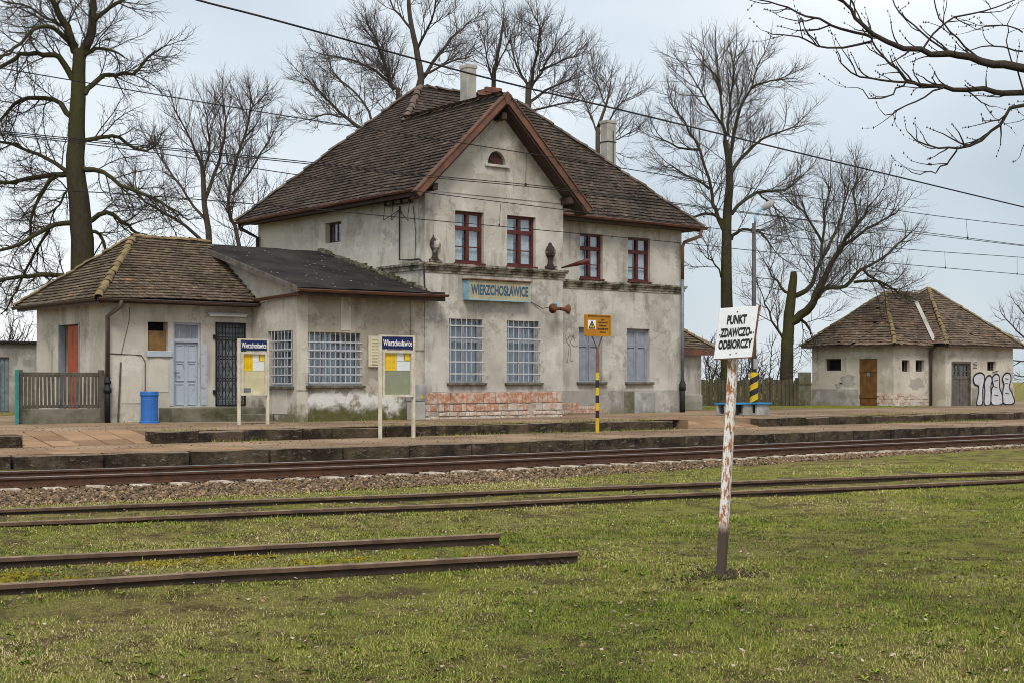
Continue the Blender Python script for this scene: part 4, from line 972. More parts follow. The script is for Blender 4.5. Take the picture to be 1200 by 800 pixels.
# ornamental iron grille door over a blue-grey door
m_ = MB(); fl.box(m_, LG[0], LG[1], .14, .18, LG[2], LG[3]); o = m_.build('door', M['greypaint'], lw, label='door behind a black ornamental iron grille')
m_ = MB()
for b in ((LG[0], LG[0] + .035, LG[2], LG[3]), (LG[1] - .035, LG[1], LG[2], LG[3]), (LG[0], LG[1], LG[2], LG[2] + .035), (LG[0], LG[1], LG[3] - .035, LG[3])): fl.box(m_, b[0], b[1], -.03, .0, b[2], b[3])
nv = 9
for i in range(1, nv):
    a = LG[0] + (LG[1] - LG[0]) * i / nv; fl.box(m_, a - .007, a + .007, -.022, -.008, LG[2] + .035, LG[3] - .035)
for z in (1.08, 1.52, 1.60, 2.05, 2.13, 2.52, 2.60, 2.84): fl.box(m_, LG[0] + .035, LG[1] - .035, -.026, -.012, z - .009, z + .009)
for zc in (1.30, 1.82, 2.33):
    for i in range(1, nv - 1, 2):
        a = LG[0] + (LG[1] - LG[0]) * (i + .5) / nv; w_ = (LG[1] - LG[0]) / nv
        for sx in (-1, 1):
            m_.bar(fl.pt(a, -.02, zc + .2), fl.pt(a + sx * w_ * .9, -.02, zc), .011, .011); m_.bar(fl.pt(a, -.02, zc - .2), fl.pt(a + sx * w_ * .9, -.02, zc), .011, .011)
for zc in (1.0, 1.56, 2.09, 2.56, 2.70):
    for i in range(nv):
        a = LG[0] + (LG[1] - LG[0]) * (i + .5) / nv; ring = [fl.pt(a + .03 * math.cos(t), -.02, zc + .03 * math.sin(t)) for t in np.linspace(0, 2 * math.pi, 7)]; m_.tube(ring, .007, 4, False)
for z in (1.25, 2.6): fl.box(m_, LG[0] - .07, LG[0] + .01, -.05, .0, z - .05, z + .05)
m_.build('grille', M['blackiron'], o)
# orange door on the side, half open on a dark gap
m_ = MB(); fsd.box(m_, OD[0] + .03, OD[0] + .97, .10, .14, OD[2], OD[3] - .03)
o = m_.build('door', M['orange'], lw, label='bright orange-red side door')
for i in range(3):
    for r0, r1 in ((.08, 1.1), (1.16, 2.25)):
        a = OD[0] + .06 + i * .30; m_ = MB(); fsd.box(m_, a, a + .28, .085, .10, OD[2] + r0, OD[2] + r1); m_.build('plank', M['orange'], o, bevel=.005)
m_ = MB(); fsd.box(m_, OD[0] - .04, OD[0] + .03, -.01, .14, OD[2], OD[3] + .03); fsd.box(m_, OD[1] - .06, OD[1] + .03, -.01, .14, OD[2], OD[3] + .03); m_.build('door_frame', M['greypaint'], o)
fsd.box(MB(), OD[0], OD[1], .28, .31, OD[2], OD[3]).build('dark_room', M['redframe'], o)
for z, mt in ((2.36, 'yellowpaper'), (2.22, 'whitepaper')): fsd.box(MB(), OD[0] + .04, OD[0] + .20, .075, .083, z, z + .10).build('notice', M[mt], o)
# patches, pipes and cables on the front
for (a, b_, c, d_) in ((173.5, 419, 197, 459), (142, 415, 166, 472)):
    p0, p1 = atY(a, b_, YL0), atY(c, d_, YL0)
    m_ = MB(); pts = [(p0.x, p1.z), (p1.x, p1.z), (p1.x, p0.z - .1)] + [(p0.x + (p1.x - p0.x) * t, p0.z - .1 + .1 * math.sin(math.pi * t)) for t in (.8, .6, .4, .2)] + [(p0.x, p0.z - .1)]
    m_.prism([(x, YL0 - .012, z) for x, z in pts], (0, .012, 0)); m_.build('plaster_patch', M['plaster_patch'], lw)
m_ = MB(); p0 = atY(152, 360, YL0); p1 = atY(142, 414, YL0); m_.tube([(p0.x, YL0 - .01, p0.z), (p0.x - .02, YL0 - .01, (p0.z + p1.z) / 2 + .2), (p1.x, YL0 - .01, p1.z)], .007, 5); q = atY(170, 416, YL0); m_.tube([(p1.x - .3, YL0 - .01, p1.z), (q.x - .1, YL0 - .01, q.z), (q.x, YL0 - .01, q.z - .15), (q.x, YL0 - .01, 1.0)], .012, 5)
q = atY(141, 424, YL0); m_.tube([(q.x, YL0 - .03, q.z), (q.x - .08, YL0 - .05, ZU)], .02, 6); m_.build('cable', M['pipe_brown'], lw)
dpx = atY(126, 480, YL0 - .12).x
m_ = MB(); m_.tube([(dpx + .2, 32.17, 3.40), (dpx + .2, 32.2, 3.25), (dpx, YL0 - .12, 3.02), (dpx, YL0 - .12, 1.6)], .055, 8); m_.build('downpipe', M['pipe_brown'], lw, smooth=True)
m_ = MB(); m_.tube([(dpx, YL0 - .12, 1.62), (dpx, YL0 - .12, ZU)], .07, 8); m_.tube([(dpx, YL0 - .12, 1.25), (dpx, YL0 - .12, 1.36)], .10, 8); m_.tube([(dpx, YL0 - .12, 1.46), (dpx, YL0 - .12, 1.52)], .09, 8); m_.build('downpipe', M['blackiron'], lw, smooth=True)
# doorstep
MB().box(14.95, 17.44, YL0 - .75, YL0 - .003, ZU - .05, .88).build('doorstep', M['mossconcrete'], lw, bevel=.02)
MB().box(16.35, 17.44, YL0 - 1.15, YL0 - .755, ZU - .05, .72).build('doorstep', M['mossconcrete'], lw, bevel=.02)
# roof
e0, ef, eb = 13.30, 32.24, 37.56; ZEl = 3.44; rz, ry = 5.13, 34.9; ax = 15.34
pol = [[(e0, ef, ZEl), (XA - .05, ef, ZEl), (XA - .05, ry, rz), (ax, ry, rz)], [(e0, eb, ZEl), (e0, ef, ZEl), (ax, ry, rz)], [(XA - .05, eb, ZEl), (e0, eb, ZEl), (ax, ry, rz), (XA - .05, ry, rz)]]
lr = roof_body(pol, lw, M['underlay'], .06)
tile_plane(pol[0], lr, M['tile_left'], 31, .135, .16, .03, rough=1.4); tile_plane(pol[1], lr, M['tile_left'], 32, .135, .16, .03, rough=1.4)
RTL = ridge_tile_mesh(M['ridge_left'], .34, .10)
for p, q in (((e0, ef, ZEl), (ax, ry, rz)), ((e0, eb, ZEl), (ax, ry, rz)), ((ax, ry, rz), (XA, ry, rz))): ridge_line(p, q, lr, RTL, .30, .035, .018)
MB().box(e0 + .02, XA - .05, ef + .02, YL0 - .003, ZEl - .09, ZEl - .05).build('eave_soffit', M['soffit'], lw); MB().box(e0 + .02, X0 - .003, YL0, eb - .1, ZEl - .09, ZEl - .05).build('eave_soffit', M['soffit'], lw)
MB().box(e0, e0 + .018, ef, eb, ZEl - .14, ZEl + .02).build('fascia', M['pipe_brown'], lw)
gutter((e0 - .03, ef - .06, ZEl - .02), (XA + .02, ef - .06, ZEl - .02), lw, M['pipe_brown'], .06)
gutter((e0 - .06, eb + .1, ZEl - .02), (e0 - .06, ef - .03, ZEl - .02), lw, M['pipe_brown'], .06)
# ================================================================== right shed
sx0, sxi, sx1 = 46.27, 48.66, 53.3; sy0, syf, syb = 34.78, 34.11, 38.8
sh = root('shed', 'small plastered shed with double hip tile roof and graffiti at the far right', 'shed', (49.8, 36.5, ZU))
D1 = (35.55, 36.42, ZU - .02, 2.40); W1 = (37.32, 38.12, 1.94, 2.42)
mb = MB(); wall_sheet(mb, 'X', sx0, sy0, syb, ZU - .1, 2.92, (D1, W1)); mb.build('side_wall', M['plaster_shed'], sh)
def zoff(px, py, Y): return atY(px, py, Y).z
W2 = (46.80, 47.28, zoff(1057, 455, sy0) + .0, zoff(1057, 441.5, sy0)); 
a = atY(1057, 421.5, sy0); b_ = atY(1066, 435, sy0); W2 = (a.x, b_.x, b_.z, a.z); a = atY(1073, 421.5, sy0); b_ = atY(1083, 435, sy0); W3 = (a.x, b_.x, b_.z, a.z)
mb = MB(); wall_sheet(mb, 'Y', sy0, sx0 + .302, sxi + .1, ZU - .1, 2.92, (W2, W3)); mb.build('front_wall', M['plaster_shed'], sh)
MB().box(sx0 + .0, sx0 + .3, sy0 + .0 - .003, sy0, ZU - .1, 2.92).build('corner_render', M['plaster_shed'], sh)
MB().box(sxi, sxi + .3, syf + .302, sy0 + .5, ZU - .1, 2.92).build('return_wall', M['plaster_shed'], sh)
a = atY(1115, 423, syf); b_ = atY(1138, 474, syf); D2 = (a.x, b_.x, ZU - .02, a.z); a = atY(1157, 423, syf); b_ = atY(1167, 434, syf); W4 = (a.x, b_.x, b_.z, a.z)
mb = MB(); wall_sheet(mb, 'Y', syf, sxi, sx1, ZU - .1, 2.92, (D2, W4)); mb.build('front_wall', M['plaster_shed'], sh)
MB().box(sx1 - .3, sx1 - .003, syf + .302, 39.4, ZU - .1, 2.92).build('end_wall', M['plaster_shed'], sh)
# grey render plinth bands
MB().box(sx0 - .03, sx0 - .001, D1[1] + .03, syb, ZU - .1, 1.22).build('plinth', M['plaster_grey'], sh, bevel=.01)
MB().box(D2[1] + .05, sx1 + .01, syf - .02, syf - .001, ZU - .1, 1.26).build('plinth', M['plaster_grey'], sh, bevel=.008)
rr = random.Random(14)
for row in range(4):      # bare brick at the corner foot
    for i in range(3): MB().box(sx0 - .02, sx0 + .02, sy0 + .03 + i * .22 + (.11 if row % 2 else 0), sy0 + .23 + i * .22 + (.11 if row % 2 else 0), ZU + .02 + row * .13, ZU + .14 + row * .13).build('brick', M['brickresidue'], sh, bevel=.006)
    for i in range(8):
        if rr.random() < .7: x = sx0 + .1 + i * .27 + (.13 if row % 2 else 0); MB().box(x, x + .25, sy0 - .02, sy0 + .02, ZU + .02 + row * .13, ZU + .14 + row * .13).build('brick', M['brickresidue'], sh, bevel=.006)
fx, fy, ff = Fr('X', sx0), Fr('Y', sy0), Fr('Y', syf)
m_ = MB(); fx.box(m_, D1[0], D1[1], .03, .06, D1[2], D1[3]); o = m_.build('door', M['browndoor'], sh, label='ochre-brown plank door')
for i in range(5): a = D1[0] + .02 + i * (D1[1] - D1[0] - .04) / 5; fx.box(MB(), a + .004, a + (D1[1] - D1[0] - .04) / 5 - .004, .012, .03, D1[2] + .02, D1[3] - .03).build('plank', M['browndoor'], o)
for z in (.95, 1.95): fx.box(MB(), D1[0] + .03, D1[1] - .03, -.012, .012, z - .07, z + .07).build('ledge', M['browndoor'], o)
fx.box(MB(), D1[0] + .36, D1[0] + .50, .0, .011, 1.72, 1.92).build('plate', M['zinc'], o)
for fr, w in ((fx, W1), (fy, W2), (fy, W3), (ff, W4)):
    m_ = MB()
    for b in ((w[0], w[0] + .05, w[2], w[3]), (w[1] - .05, w[1], w[2], w[3]), (w[0] + .05, w[1] - .05, w[2], w[2] + .05), (w[0] + .05, w[1] - .05, w[3] - .05, w[3])): fr.box(m_, b[0], b[1], .12, .17, b[2], b[3])
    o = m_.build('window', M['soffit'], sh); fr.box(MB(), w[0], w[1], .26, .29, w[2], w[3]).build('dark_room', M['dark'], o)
m_ = MB(); ff.box(m_, D2[0], D2[1], .12, .15, D2[2], D2[3])
for b in ((D2[0], D2[0] + .07, D2[2], D2[3]), (D2[1] - .07, D2[1], D2[2], D2[3]), (D2[0] + .07, D2[1] - .07, D2[3] - .08, D2[3])): ff.box(m_, b[0], b[1], .0, .12, b[2], b[3])
o = m_.build('double_door', M['oldwood'], sh, label='weathered grey double door with glazed upper panels')
mid = (D2[0] + D2[1]) / 2
for s0, s1 in ((D2[0] + .07, mid - .01), (mid + .01, D2[1] - .07)):
    for i in range(3): a = s0 + (s1 - s0) * i / 3; ff.box(MB(), a + .006, a + (s1 - s0) / 3 - .006, .085, .118, D2[2] + .02, D2[2] + 1.1).build('plank', M['oldwood'], o)
    m_ = MB()
    for b in ((s0, s0 + .06, D2[2] + 1.1, D2[3] - .08), (s1 - .06, s1, D2[2] + 1.1, D2[3] - .08), (s0 + .06, s1 - .06, D2[2] + 1.1, D2[2] + 1.2), (s0 + .06, s1 - .06, D2[3] - .16, D2[3] - .08), ((s0 + s1) / 2 - .02, (s0 + s1) / 2 + .02, D2[2] + 1.2, D2[3] - .16), (s0 + .06, s1 - .06, D2[2] + 1.38, D2[2] + 1.41)): ff.box(m_, b[0], b[1], .07, .115, b[2], b[3])
    m_.build('sash', M['oldwood'], o)
    for a0, a1 in ((s0 + .06, (s0 + s1) / 2 - .02), ((s0 + s1) / 2 + .02, s1 - .06)):
        for z0, z1 in ((D2[2] + 1.2, D2[2] + 1.38), (D2[2] + 1.41, D2[3] - .16)): ff.box(MB(), a0, a1, .10, .106, z0, z1).build('pane', M['glass'], o)
    ff.box(MB(), s0 + .05, s1 - .05, .117, .1195, D2[2] + 1.12, D2[3] - .1).build('dark_room', M['dark'], o)
# roofs
ev = .32; ZS = 2.93
A1 = (48.35, 36.79, 5.05); A2 = (51.3, 36.79, 5.38)
pa = [[(sx0 - ev, 39.1, ZS), (sx0 - ev, sy0 - ev, ZS), A1], [(sx0 - ev, sy0 - ev, ZS), (49.5, sy0 - ev, ZS), (50.6, 36.79, 5.05), A1], [(50.6, 39.1, ZS), (sx0 - ev, 39.1, ZS), A1, (50.6, 36.79, 5.05)]]
pb = [[(sxi - ev, 39.75, ZS), (sxi - ev, syf - ev, ZS), A2], [(sxi - ev, syf - ev, ZS), (sx1 + ev, syf - ev, ZS), A2], [(sx1 + ev, syf - ev, ZS), (sx1 + ev, 39.75, ZS), A2], [(sx1 + ev, 39.75, ZS), (sxi - ev, 39.75, ZS), A2]]
sr = roof_body(pa + pb, sh, M['underlay'], .05)
for i, p in enumerate((pa[0], pa[1], pb[0], pb[1])): tile_plane(p, sr, M['tile_shed'], 51 + i, .15, .17, .05, missing=.01 if i < 2 else .004, rough=2.0)
RTS = ridge_tile_mesh(simple('ridge_shed', (0.17, .125, .085), .9, 0, .5, 3, (.20, .15, .04)), .36, .085)
for p, q in ((pa[0][1], A1), (pa[0][0], A1), (A1, (49.9, 36.79, 5.07)), (pb[0][1], A2), (pb[1][1], A2), (pb[0][0], A2)): ridge_line(p, q, sr, RTS, .31, .03, .02)
# zinc valley strip and downpipe
t0 = Vector((48.66, 34.48, 3.02)); t1 = Vector((50.1, 36.4, 4.72)); 
m_ = MB(); m_.bar(t0 + Vector((-.22, 0, .1)), t1 + Vector((-.22, 0, .1)), .16, .015, (-.5, -.6, .7)); m_.build('valley_strip', M['chimney'], sr)
MB().box(sx0 - ev, sx0 - ev + .02, sy0 - ev, 39.1, ZS - .08, ZS + .01).build('fascia', M['pipe_brown'], sh)
MB().box(sxi - ev + .022, sx1 + ev, syf - ev - .02, syf - ev, ZS - .08, ZS + .01).build('fascia', M['pipe_brown'], sh)
MB().box(sx0 - ev + .022, sxi - ev, sy0 - ev - .02, sy0 - ev, ZS - .08, ZS + .01).build('fascia', M['pipe_brown'], sh)
dx = atY(1091, 440, sy0 - .12).x; m_ = MB(); m_.tube([(dx, sy0 - .3, ZS - .02), (dx, sy0 - .12, ZS - .2), (dx, sy0 - .12, ZU)], .055, 8); m_.build('downpipe', M['pipe_brown'], sh, smooth=True)
# grey render repair blots
def blot(fr, ca, cz, ra, rz_, seed, mat, parent, name='render_patch', d=-.006):
    r_ = random.Random(seed); pts = []
    for i in range(18):
        t = 2 * math.pi * i / 18; k = r_.uniform(.65, 1.15); pts.append(fr.pt(ca + ra * k * math.cos(t), d, cz + rz_ * k * math.sin(t)))
    m = MB(); nrm = Vector((0, -d, 0)) if fr.axis == 'Y' else Vector((-d, 0, 0)); m.prism(pts, nrm); return m.build(name, mat, parent)
p = atX(994, 446, sx0); blot(fx, p.y, p.z, .42, .28, 1, M['plaster_grey'], sh); p = atX(984, 451, sx0); blot(fx, p.y, p.z, .2, .12, 2, M['plaster_grey'], sh)
p = atY(1074, 449, sy0); blot(fy, p.x, p.z, .5, .26, 3, M['plaster_grey'], sh)
# graffiti: four white bubble letters with black outlines, painted flat on the wall
M['silver'] = simple('silver_spray', (0.52, 0.52, 0.55), 0.7, 0, 0.2, 4, (0.40, 0.40, 0.43))
def gpt(gx, gz, d): # gx,gz in target pixels of the photograph crop mapped to wall metres
    q = atY(gx, gz, syf); return Vector((q.x, syf - d, q.z))
letters = [
    [(1140, 443), (1143, 438), (1149, 436.5), (1153, 440), (1152.5, 448), (1151, 456), (1150.5, 473), (1144, 473.5), (1146, 460), (1146, 452), (1142, 450)],
    [(1153, 448), (1156, 441), (1160, 440), (1162, 445), (1160.5, 453), (1160, 473), (1153, 473), (1153.5, 458)],
    [(1162, 443), (1166, 438), (1170, 440), (1170.5, 448), (1171, 455), (1174, 463), (1173.5, 473), (1161.5, 473), (1161.5, 456), (1163.5, 451)],
    [(1174, 443), (1178, 437), (1183, 438), (1184, 445), (1182, 453), (1186, 462), (1187.5, 472), (1175.5, 472.5), (1174.5, 458), (1176, 450)]]
for k, pts in enumerate(letters):
    c = Vector((sum(p[0] for p in pts) / len(pts), sum(p[1] for p in pts) / len(pts), 0))
    def sm(pts, n=4):
        out = []; N = len(pts)
        for i in range(N):
            p0, p1, p2, p3 = pts[i - 1], pts[i], pts[(i + 1) % N], pts[(i + 2) % N]
            for j in range(n):
                t = j / n; out.append(tuple(.5 * (2 * p1[a] + (p2[a] - p0[a]) * t + (2 * p0[a] - 5 * p1[a] + 4 * p2[a] - p3[a]) * t * t + (3 * p1[a] - p0[a] - 3 * p2[a] + p3[a]) * t ** 3) for a in (0, 1)))
        return out
    S = sm(pts)
    m_ = MB(); m_.poly([gpt(x, z, .024 + k * .0012) for x, z in S]); go = m_.build('graffiti_letter', M['silver'], sh)
    m_ = MB(); L_ = [gpt(x, z, .026 + k * .0012) for x, z in S + [S[0]]]
    for a, b in zip(L_[:-1], L_[1:]): m_.bar(a, b + (b - a) * .2, .07, .002, (0, 1, 0))
    m_.build('graffiti_outline', M['blackpaint'], go)
m_ = MB()
for x0, z0, x1, z1 in ((1164, 446, 1169, 445), (1164, 452, 1168, 454), (1177, 443, 1181, 444), (1177, 449, 1181, 449), (1177, 460, 1182, 461), (1164, 462, 1169, 463), (1162, 436, 1169, 434)): m_.bar(gpt(x0, z0, .0315), gpt(x1, z1, .0315), .035, .002, (0, 1, 0))
for i in range(5): m_.bar(gpt(1140, 425 + i * 1.5, .004), gpt(1145, 424 + i * 1.7, .004), .025, .002, (0, 1, 0))
m_.build('graffiti_stroke', M['blackpaint'], sh)

# scrawled figure at the gable corner
m_ = MB()
for poly_ in ([(662, 392), (663, 400), (666, 405), (669, 397), (671, 393), (672, 400)], [(666, 405), (665, 415), (664, 424), (662, 424)], [(667, 405), (668, 415), (668, 423), (671, 423)], [(668, 403), (673, 406), (676, 405)], [(664, 398), (666, 394), (670, 394)]):
    q_ = [atY(x + 1, y, YW - .004) for x, y in poly_]
    for a, b in zip(q_[:-1], q_[1:]): m_.bar(a, b, .013, .003, (0, 1, 0))
m_.build('graffiti_stroke', M['oldwood'], st)
# ================================================================== outbuildings behind
ob_ = root('outbuilding', 'small tile-roofed extension behind the right corner of the station house', 'outbuilding', (34.5, 37, ZU))
ox1 = dep(823, 440, 50).x; oy = 35.2
MB().box(XR + .01, ox1, oy, 39.0, ZU - .1, 2.62).build('wall', M['plaster'], ob_)
MB().box(XR + .01, ox1 + .03, oy - .03, oy, ZU - .1, 1.05).build('plinth', M['plaster_grey'], ob_, bevel=.01)
oe = [[(XR + .02, oy - .35, 2.62), (ox1 + .35, oy - .35, 2.62), (ox1 - 1.45, 37.1, 4.2), (XR + .02, 37.1, 4.2)], [(ox1 + .35, oy - .35, 2.62), (ox1 + .35, 39.3, 2.62), (ox1 - 1.45, 37.1, 4.2)]]
orf = roof_body(oe, ob_, M['underlay'], .06)
tile_plane(oe[0], orf, M['tile_left'], 71); tile_plane(oe[1], orf, M['tile_left'], 72)
ridge_line(oe[0][1], oe[0][2], orf, RTL, .3, .03, .015)
MB().box(XR + .02, ox1 + .35, oy - .38, oy - .352, 2.40, 2.63).build('fascia', M['rustgutter'], ob_); MB().box(XR + .02, ox1 + .3, oy - .35, oy - .03, 2.44, 2.47).build('eave_soffit', M['soffit'], ob_)

gs = root('grey_shed', 'grey flat-roofed shed with blue-grey door behind the left fence', 'shed', tuple(dep(20, 475, 46)))
g0, g1 = dep(-60, 401, 46), dep(43, 401, 46); gy = g0.y - .3; g1x = atY(43, 401, gy).x; g0x = atY(-60, 401, gy).x; gzt = atY(20, 401, gy).z
gd0, gd1 = atY(-8, 418, gy), atY(11, 470, gy)
mb = MB(); wall_sheet(mb, 'Y', gy, g0x, g1x, .4, gzt - .05, ((gd0.x, gd1.x, .5, gd0.z),)); mb.box(g1x - .3, g1x, gy + .302, gy + 3, .4, gzt - .05); mb.build('wall', M['plaster_grey'], gs)
MB().box(g0x, g1x + .1, gy - .12, gy + 3.1, gzt - .05, gzt + .04).build('roof', M['felt'], gs, bevel=.01)
o = MB().box(gd0.x, gd1.x, gy + .1, gy + .14, .5, gd0.z).build('door', M['zinc'], gs)
for i in range(4): a = gd0.x + (gd1.x - gd0.x) * i / 4; MB().box(a + .01, a + (gd1.x - gd0.x) / 4 - .01, gy + .08, gy + .1, .55, gd0.z - .05).build('plank', M['zinc'], o)

# ================================================================== fences
fc = root('picket_fence', 'grey picket fence on a concrete base in front of the orange door', 'fence', (12.7, 32.75, ZU))
fy0 = 32.75; fx0, fx1 = atY(24, 480, fy0).x, atY(117, 480, fy0).x
MB().box(fx0, fx1, fy0 - .06, fy0 + .06, ZU - .1, .88).build('base', M['mossconcrete'], fc, bevel=.012)
for x in (fx0 - .02, fx1 + .03): MB().box(x - .06, x + .06, fy0 - .065, fy0 + .065, ZU - .1, 1.78).build('post', M['fencewood'], fc, bevel=.015)
MB().box(fx0 + .04, fx1 - .04, fy0 - .015, fy0 + .02, 1.62, 1.72).build('rail', M['fencewood'], fc, bevel=.008); MB().box(fx0 + .04, fx1 - .04, fy0 - .02, fy0 + .02, .90, .97).build('rail', M['fencewood'], fc, bevel=.008)
n = 19; pm = MB().box(-.032, .032, -.012, .012, 0, .78).mesh('picket', M['fencewood'], bevel=.006)
for i in range(n): inst(pm, 'picket', fc, (fx0 + .1 + (fx1 - fx0 - .2) * i / (n - 1), fy0 - .03, .89 + random.uniform(-.02, .02)), (random.uniform(-.02, .02), random.uniform(-.02, .02), 0), (random.uniform(.8, 1.1), 1, 1))
x = atY(19.5, 470, fy0 - .1).x; MB().box(x - .04, x + .04, fy0 - .16, fy0 - .08, ZU - .1, 1.78).build('gate_post', M['teal'], None, bevel=.01, label='teal green steel post at the left end of the picket fence', cat='post')
fB = root('board_fence', 'dark weathered board fence between the station house and the shed', 'fence', tuple(dep(885, 473, 57)))
A, B = dep(812, 473, 57), dep(934, 474.5, 57); A.z = B.z = .5; dd = (B - A); L = dd.length; dd.normalize(); ang = math.atan2(dd.y, dd.x); nn = Vector((dd.y, -dd.x, 0))
N = int(L / .155); bmesh_b = MB().box(-.07, .07, -.012, .012, 0, 1.05).mesh('board', M['fencewood2'], bevel=.006)
for i in range(N): p = A + dd * (L * (i + .5) / N) + nn * .03; inst(bmesh_b, 'board', fB, (p.x, p.y, .55 + random.uniform(-.03, .03)), (0, random.uniform(-.012, .012), ang), (random.uniform(.85, 1), 1, random.uniform(.96, 1.03)))
for z in (.75, 1.4): m_ = MB(); m_.bar(A + Vector((0, 0, z - .5)), B + Vector((0, 0, z - .5)), .04, .09); m_.build('rail', M['fencewood2'], fB)
for i in range(5): p = A + dd * (L * i / 4); MB().box(p.x - .06, p.x + .06, p.y - .06, p.y + .06, .3, 1.66).build('post', M['fencewood2'], fB, bevel=.01)
fC = root('wooden_gate', 'taller greenish wooden panel against the left side of the shed', 'gate', tuple(dep(942, 474, 57)))
A, B = dep(935, 474, 57), dep(950.5, 474, 57.5); A.z = B.z = .5; dd = (B - A); L = dd.length; dd.normalize(); ang = math.atan2(dd.y, dd.x)
for i in range(4): p = A + dd * (L * (i + .5) / 4); o = MB().box(-L / 8 + .006, L / 8 - .006, -.015, .015, 0, 1.38).mesh('board', M['mossconcrete'], bevel=.006); inst(o, 'board', fC, (p.x, p.y, .5), (0, 0, ang))
m_ = MB(); m_.bar(A + Vector((0, 0, .9)), B + Vector((0, 0, .9)), .05, .08); m_.build('rail', M['fencewood2'], fC)
fD = root('board_fence', 'wooden fence piece and wall to the right of the graffiti shed', 'fence', (54.5, 36.5, .5))
for i in range(18): MB().box(53.45 + i * .2, 53.62 + i * .2, 36.5, 36.53, 1.2, 2.0 + random.uniform(-.03, .03)).build('board', M['fencewood'], fD, bevel=.006)
MB().box(53.35, 57.2, 36.54, 36.7, .4, 1.25).build('base', M['plaster_shed'], fD)

# ================================================================== text
def text_mesh(txt, width, height, mat, bold=0.0, shear=0.0, depth=.002):
    cu = bpy.data.curves.new('lettering', 'FONT'); cu.body = txt; cu.align_x = 'CENTER'; cu.extrude = depth; cu.offset = bold; cu.shear = shear; cu.resolution_u = 3
    ob = bpy.data.objects.new('lettering', cu); COL.objects.link(ob); bpy.context.view_layer.update()
    me = bpy.data.meshes.new_from_object(ob.evaluated_get(bpy.context.evaluated_depsgraph_get())); bpy.data.objects.remove(ob); bpy.data.curves.remove(cu)
    co = np.zeros(len(me.vertices) * 3); me.vertices.foreach_get('co', co); co = co.reshape(-1, 3)
    lo, hi = co.min(0), co.max(0); s = np.array([width / (hi[0] - lo[0]), height / (hi[1] - lo[1])])
    xy = (co[:, :2] - (lo[:2] + hi[:2]) / 2) * s
    out = np.stack([xy[:, 0], -co[:, 2], xy[:, 1]], -1)      # stands up, facing -Y
    me.vertices.foreach_set('co', out.ravel()); me.materials.clear(); me.materials.append(mat); me.update(); me.name = 'lettering'; return me
def put_text(txt, w, h, mat, parent, c, rot=(0, 0, 0), **k): return inst(text_mesh(txt, w, h, mat, **k), 'lettering', parent, c, rot)

# station name board on the gable front
ys_ = YB - .24
p0, p1 = atY(549, 327.5, ys_), atY(621.5, 352.5, ys_); zc0 = atY(585, 353, ys_).z; zc1 = atY(585, 329.5, ys_).z
nb = root('station_name_sign', 'cream station name box WIERZCHOSŁAWICE with light blue sides on the gable wall', 'sign', ((p0.x + p1.x) / 2, YB - .1, zc0))
MB().box(p0.x, p1.x, ys_ + .02, YB - .002, zc0, zc1).build('case', M['signblue'], nb, bevel=.01)
MB().box(p0.x + .012, p1.x - .012, ys_ - .004, ys_ + .019, zc0 + .016, zc1 - .006).build('panel', M['signcream'], nb)
m_ = MB()
for b in ((p0.x, p1.x, zc0, zc0 + .018), (p0.x, p0.x + .014, zc0 + .018, zc1), (p1.x - .014, p1.x, zc0 + .018, zc1)): m_.box(b[0], b[1], ys_ - .018, ys_ + .019, b[2], b[3])
m_.build('frame', M['signblue'], nb)
MB().box(p0.x - .04, p1.x + .05, ys_ - .06, YB - .002, zc1 + .004, zc1 + .03).build('rain_strip', M['rust'], nb)
put_text('WIERZCHOSŁAWICE', (p1.x - p0.x) * .92, .27, M['signtext'], nb, ((p0.x + p1.x) / 2, ys_ - .008, (zc0 + zc1) / 2 + .01), bold=.03)

# horn loudspeaker pair below the name board
c = atY(655, 362, YB - .3); hs = root('loudspeaker', 'pair of rusty horn loudspeakers on a bracket beneath the right urn', 'loudspeaker', tuple(c))
for s, dx_ in ((-1, -.02), (1, .02)):
    m_ = MB(); ax_ = Vector((s * .9, -.25 if s < 0 else -.15, -.02)).normalized()
    m_.tube([c + ax_ * t for t in (.03, .12, .2, .27, .30)], [.045, .05, .07, .115, .135], 14, False); m_.tube([c + ax_ * t for t in (.295, .275, .21, .1)], [.13, .11, .065, .03], 14, True); m_.build('horn', M['rust'], hs, smooth=True)
m_ = MB(); m_.tube([c + Vector((-.05, .0, .02)), c + Vector((0, .02, .14)), c + Vector((.06, .28, .12))], .03, 8); m_.build('bracket', M['signblue'], hs, smooth=True)
m_ = MB(); q = atY(622, 354, YB - .02); m_.tube([q, q.lerp(c, .5) + Vector((0, .1, -.08)), c + Vector((0, .05, .08))], .01, 5); m_.build('cable', M['blackiron'], hs)
# red conical lamp arm at the gable corner
a, b_ = atY(658, 314, YB - .1), atY(690, 306, YB - .9)
m_ = MB(); m_.tube([a, a.lerp(b_, .25), a.lerp(b_, .6), b_], [.02, .035, .06, .085], 12); lo = m_.build('wall_lamp', M['redframe'], None, smooth=True, label='rusty red conical horn pointing right from the gable corner', cat='horn')
# fluorescent lamp above the grille door
p0, p1 = atY(244, 366, YL0 - .1), atY(291, 371, YL0 - .1)
flp = root('fluorescent_lamp', 'long white strip lamp above the iron grille door', 'lamp', ((p0.x + p1.x) / 2, YL0 - .08, p1.z))
MB().box(p0.x, p1.x, YL0 - .12, YL0 - .005, p1.z + .02, p0.z).build('housing', M['whitebar'], flp, bevel=.015); m_ = MB(); m_.tube([(p0.x + .05, YL0 - .09, p1.z + .005), (p1.x - .05, YL0 - .09, p1.z + .005)], .022, 8); m_.build('tube', M['enamel'], flp)
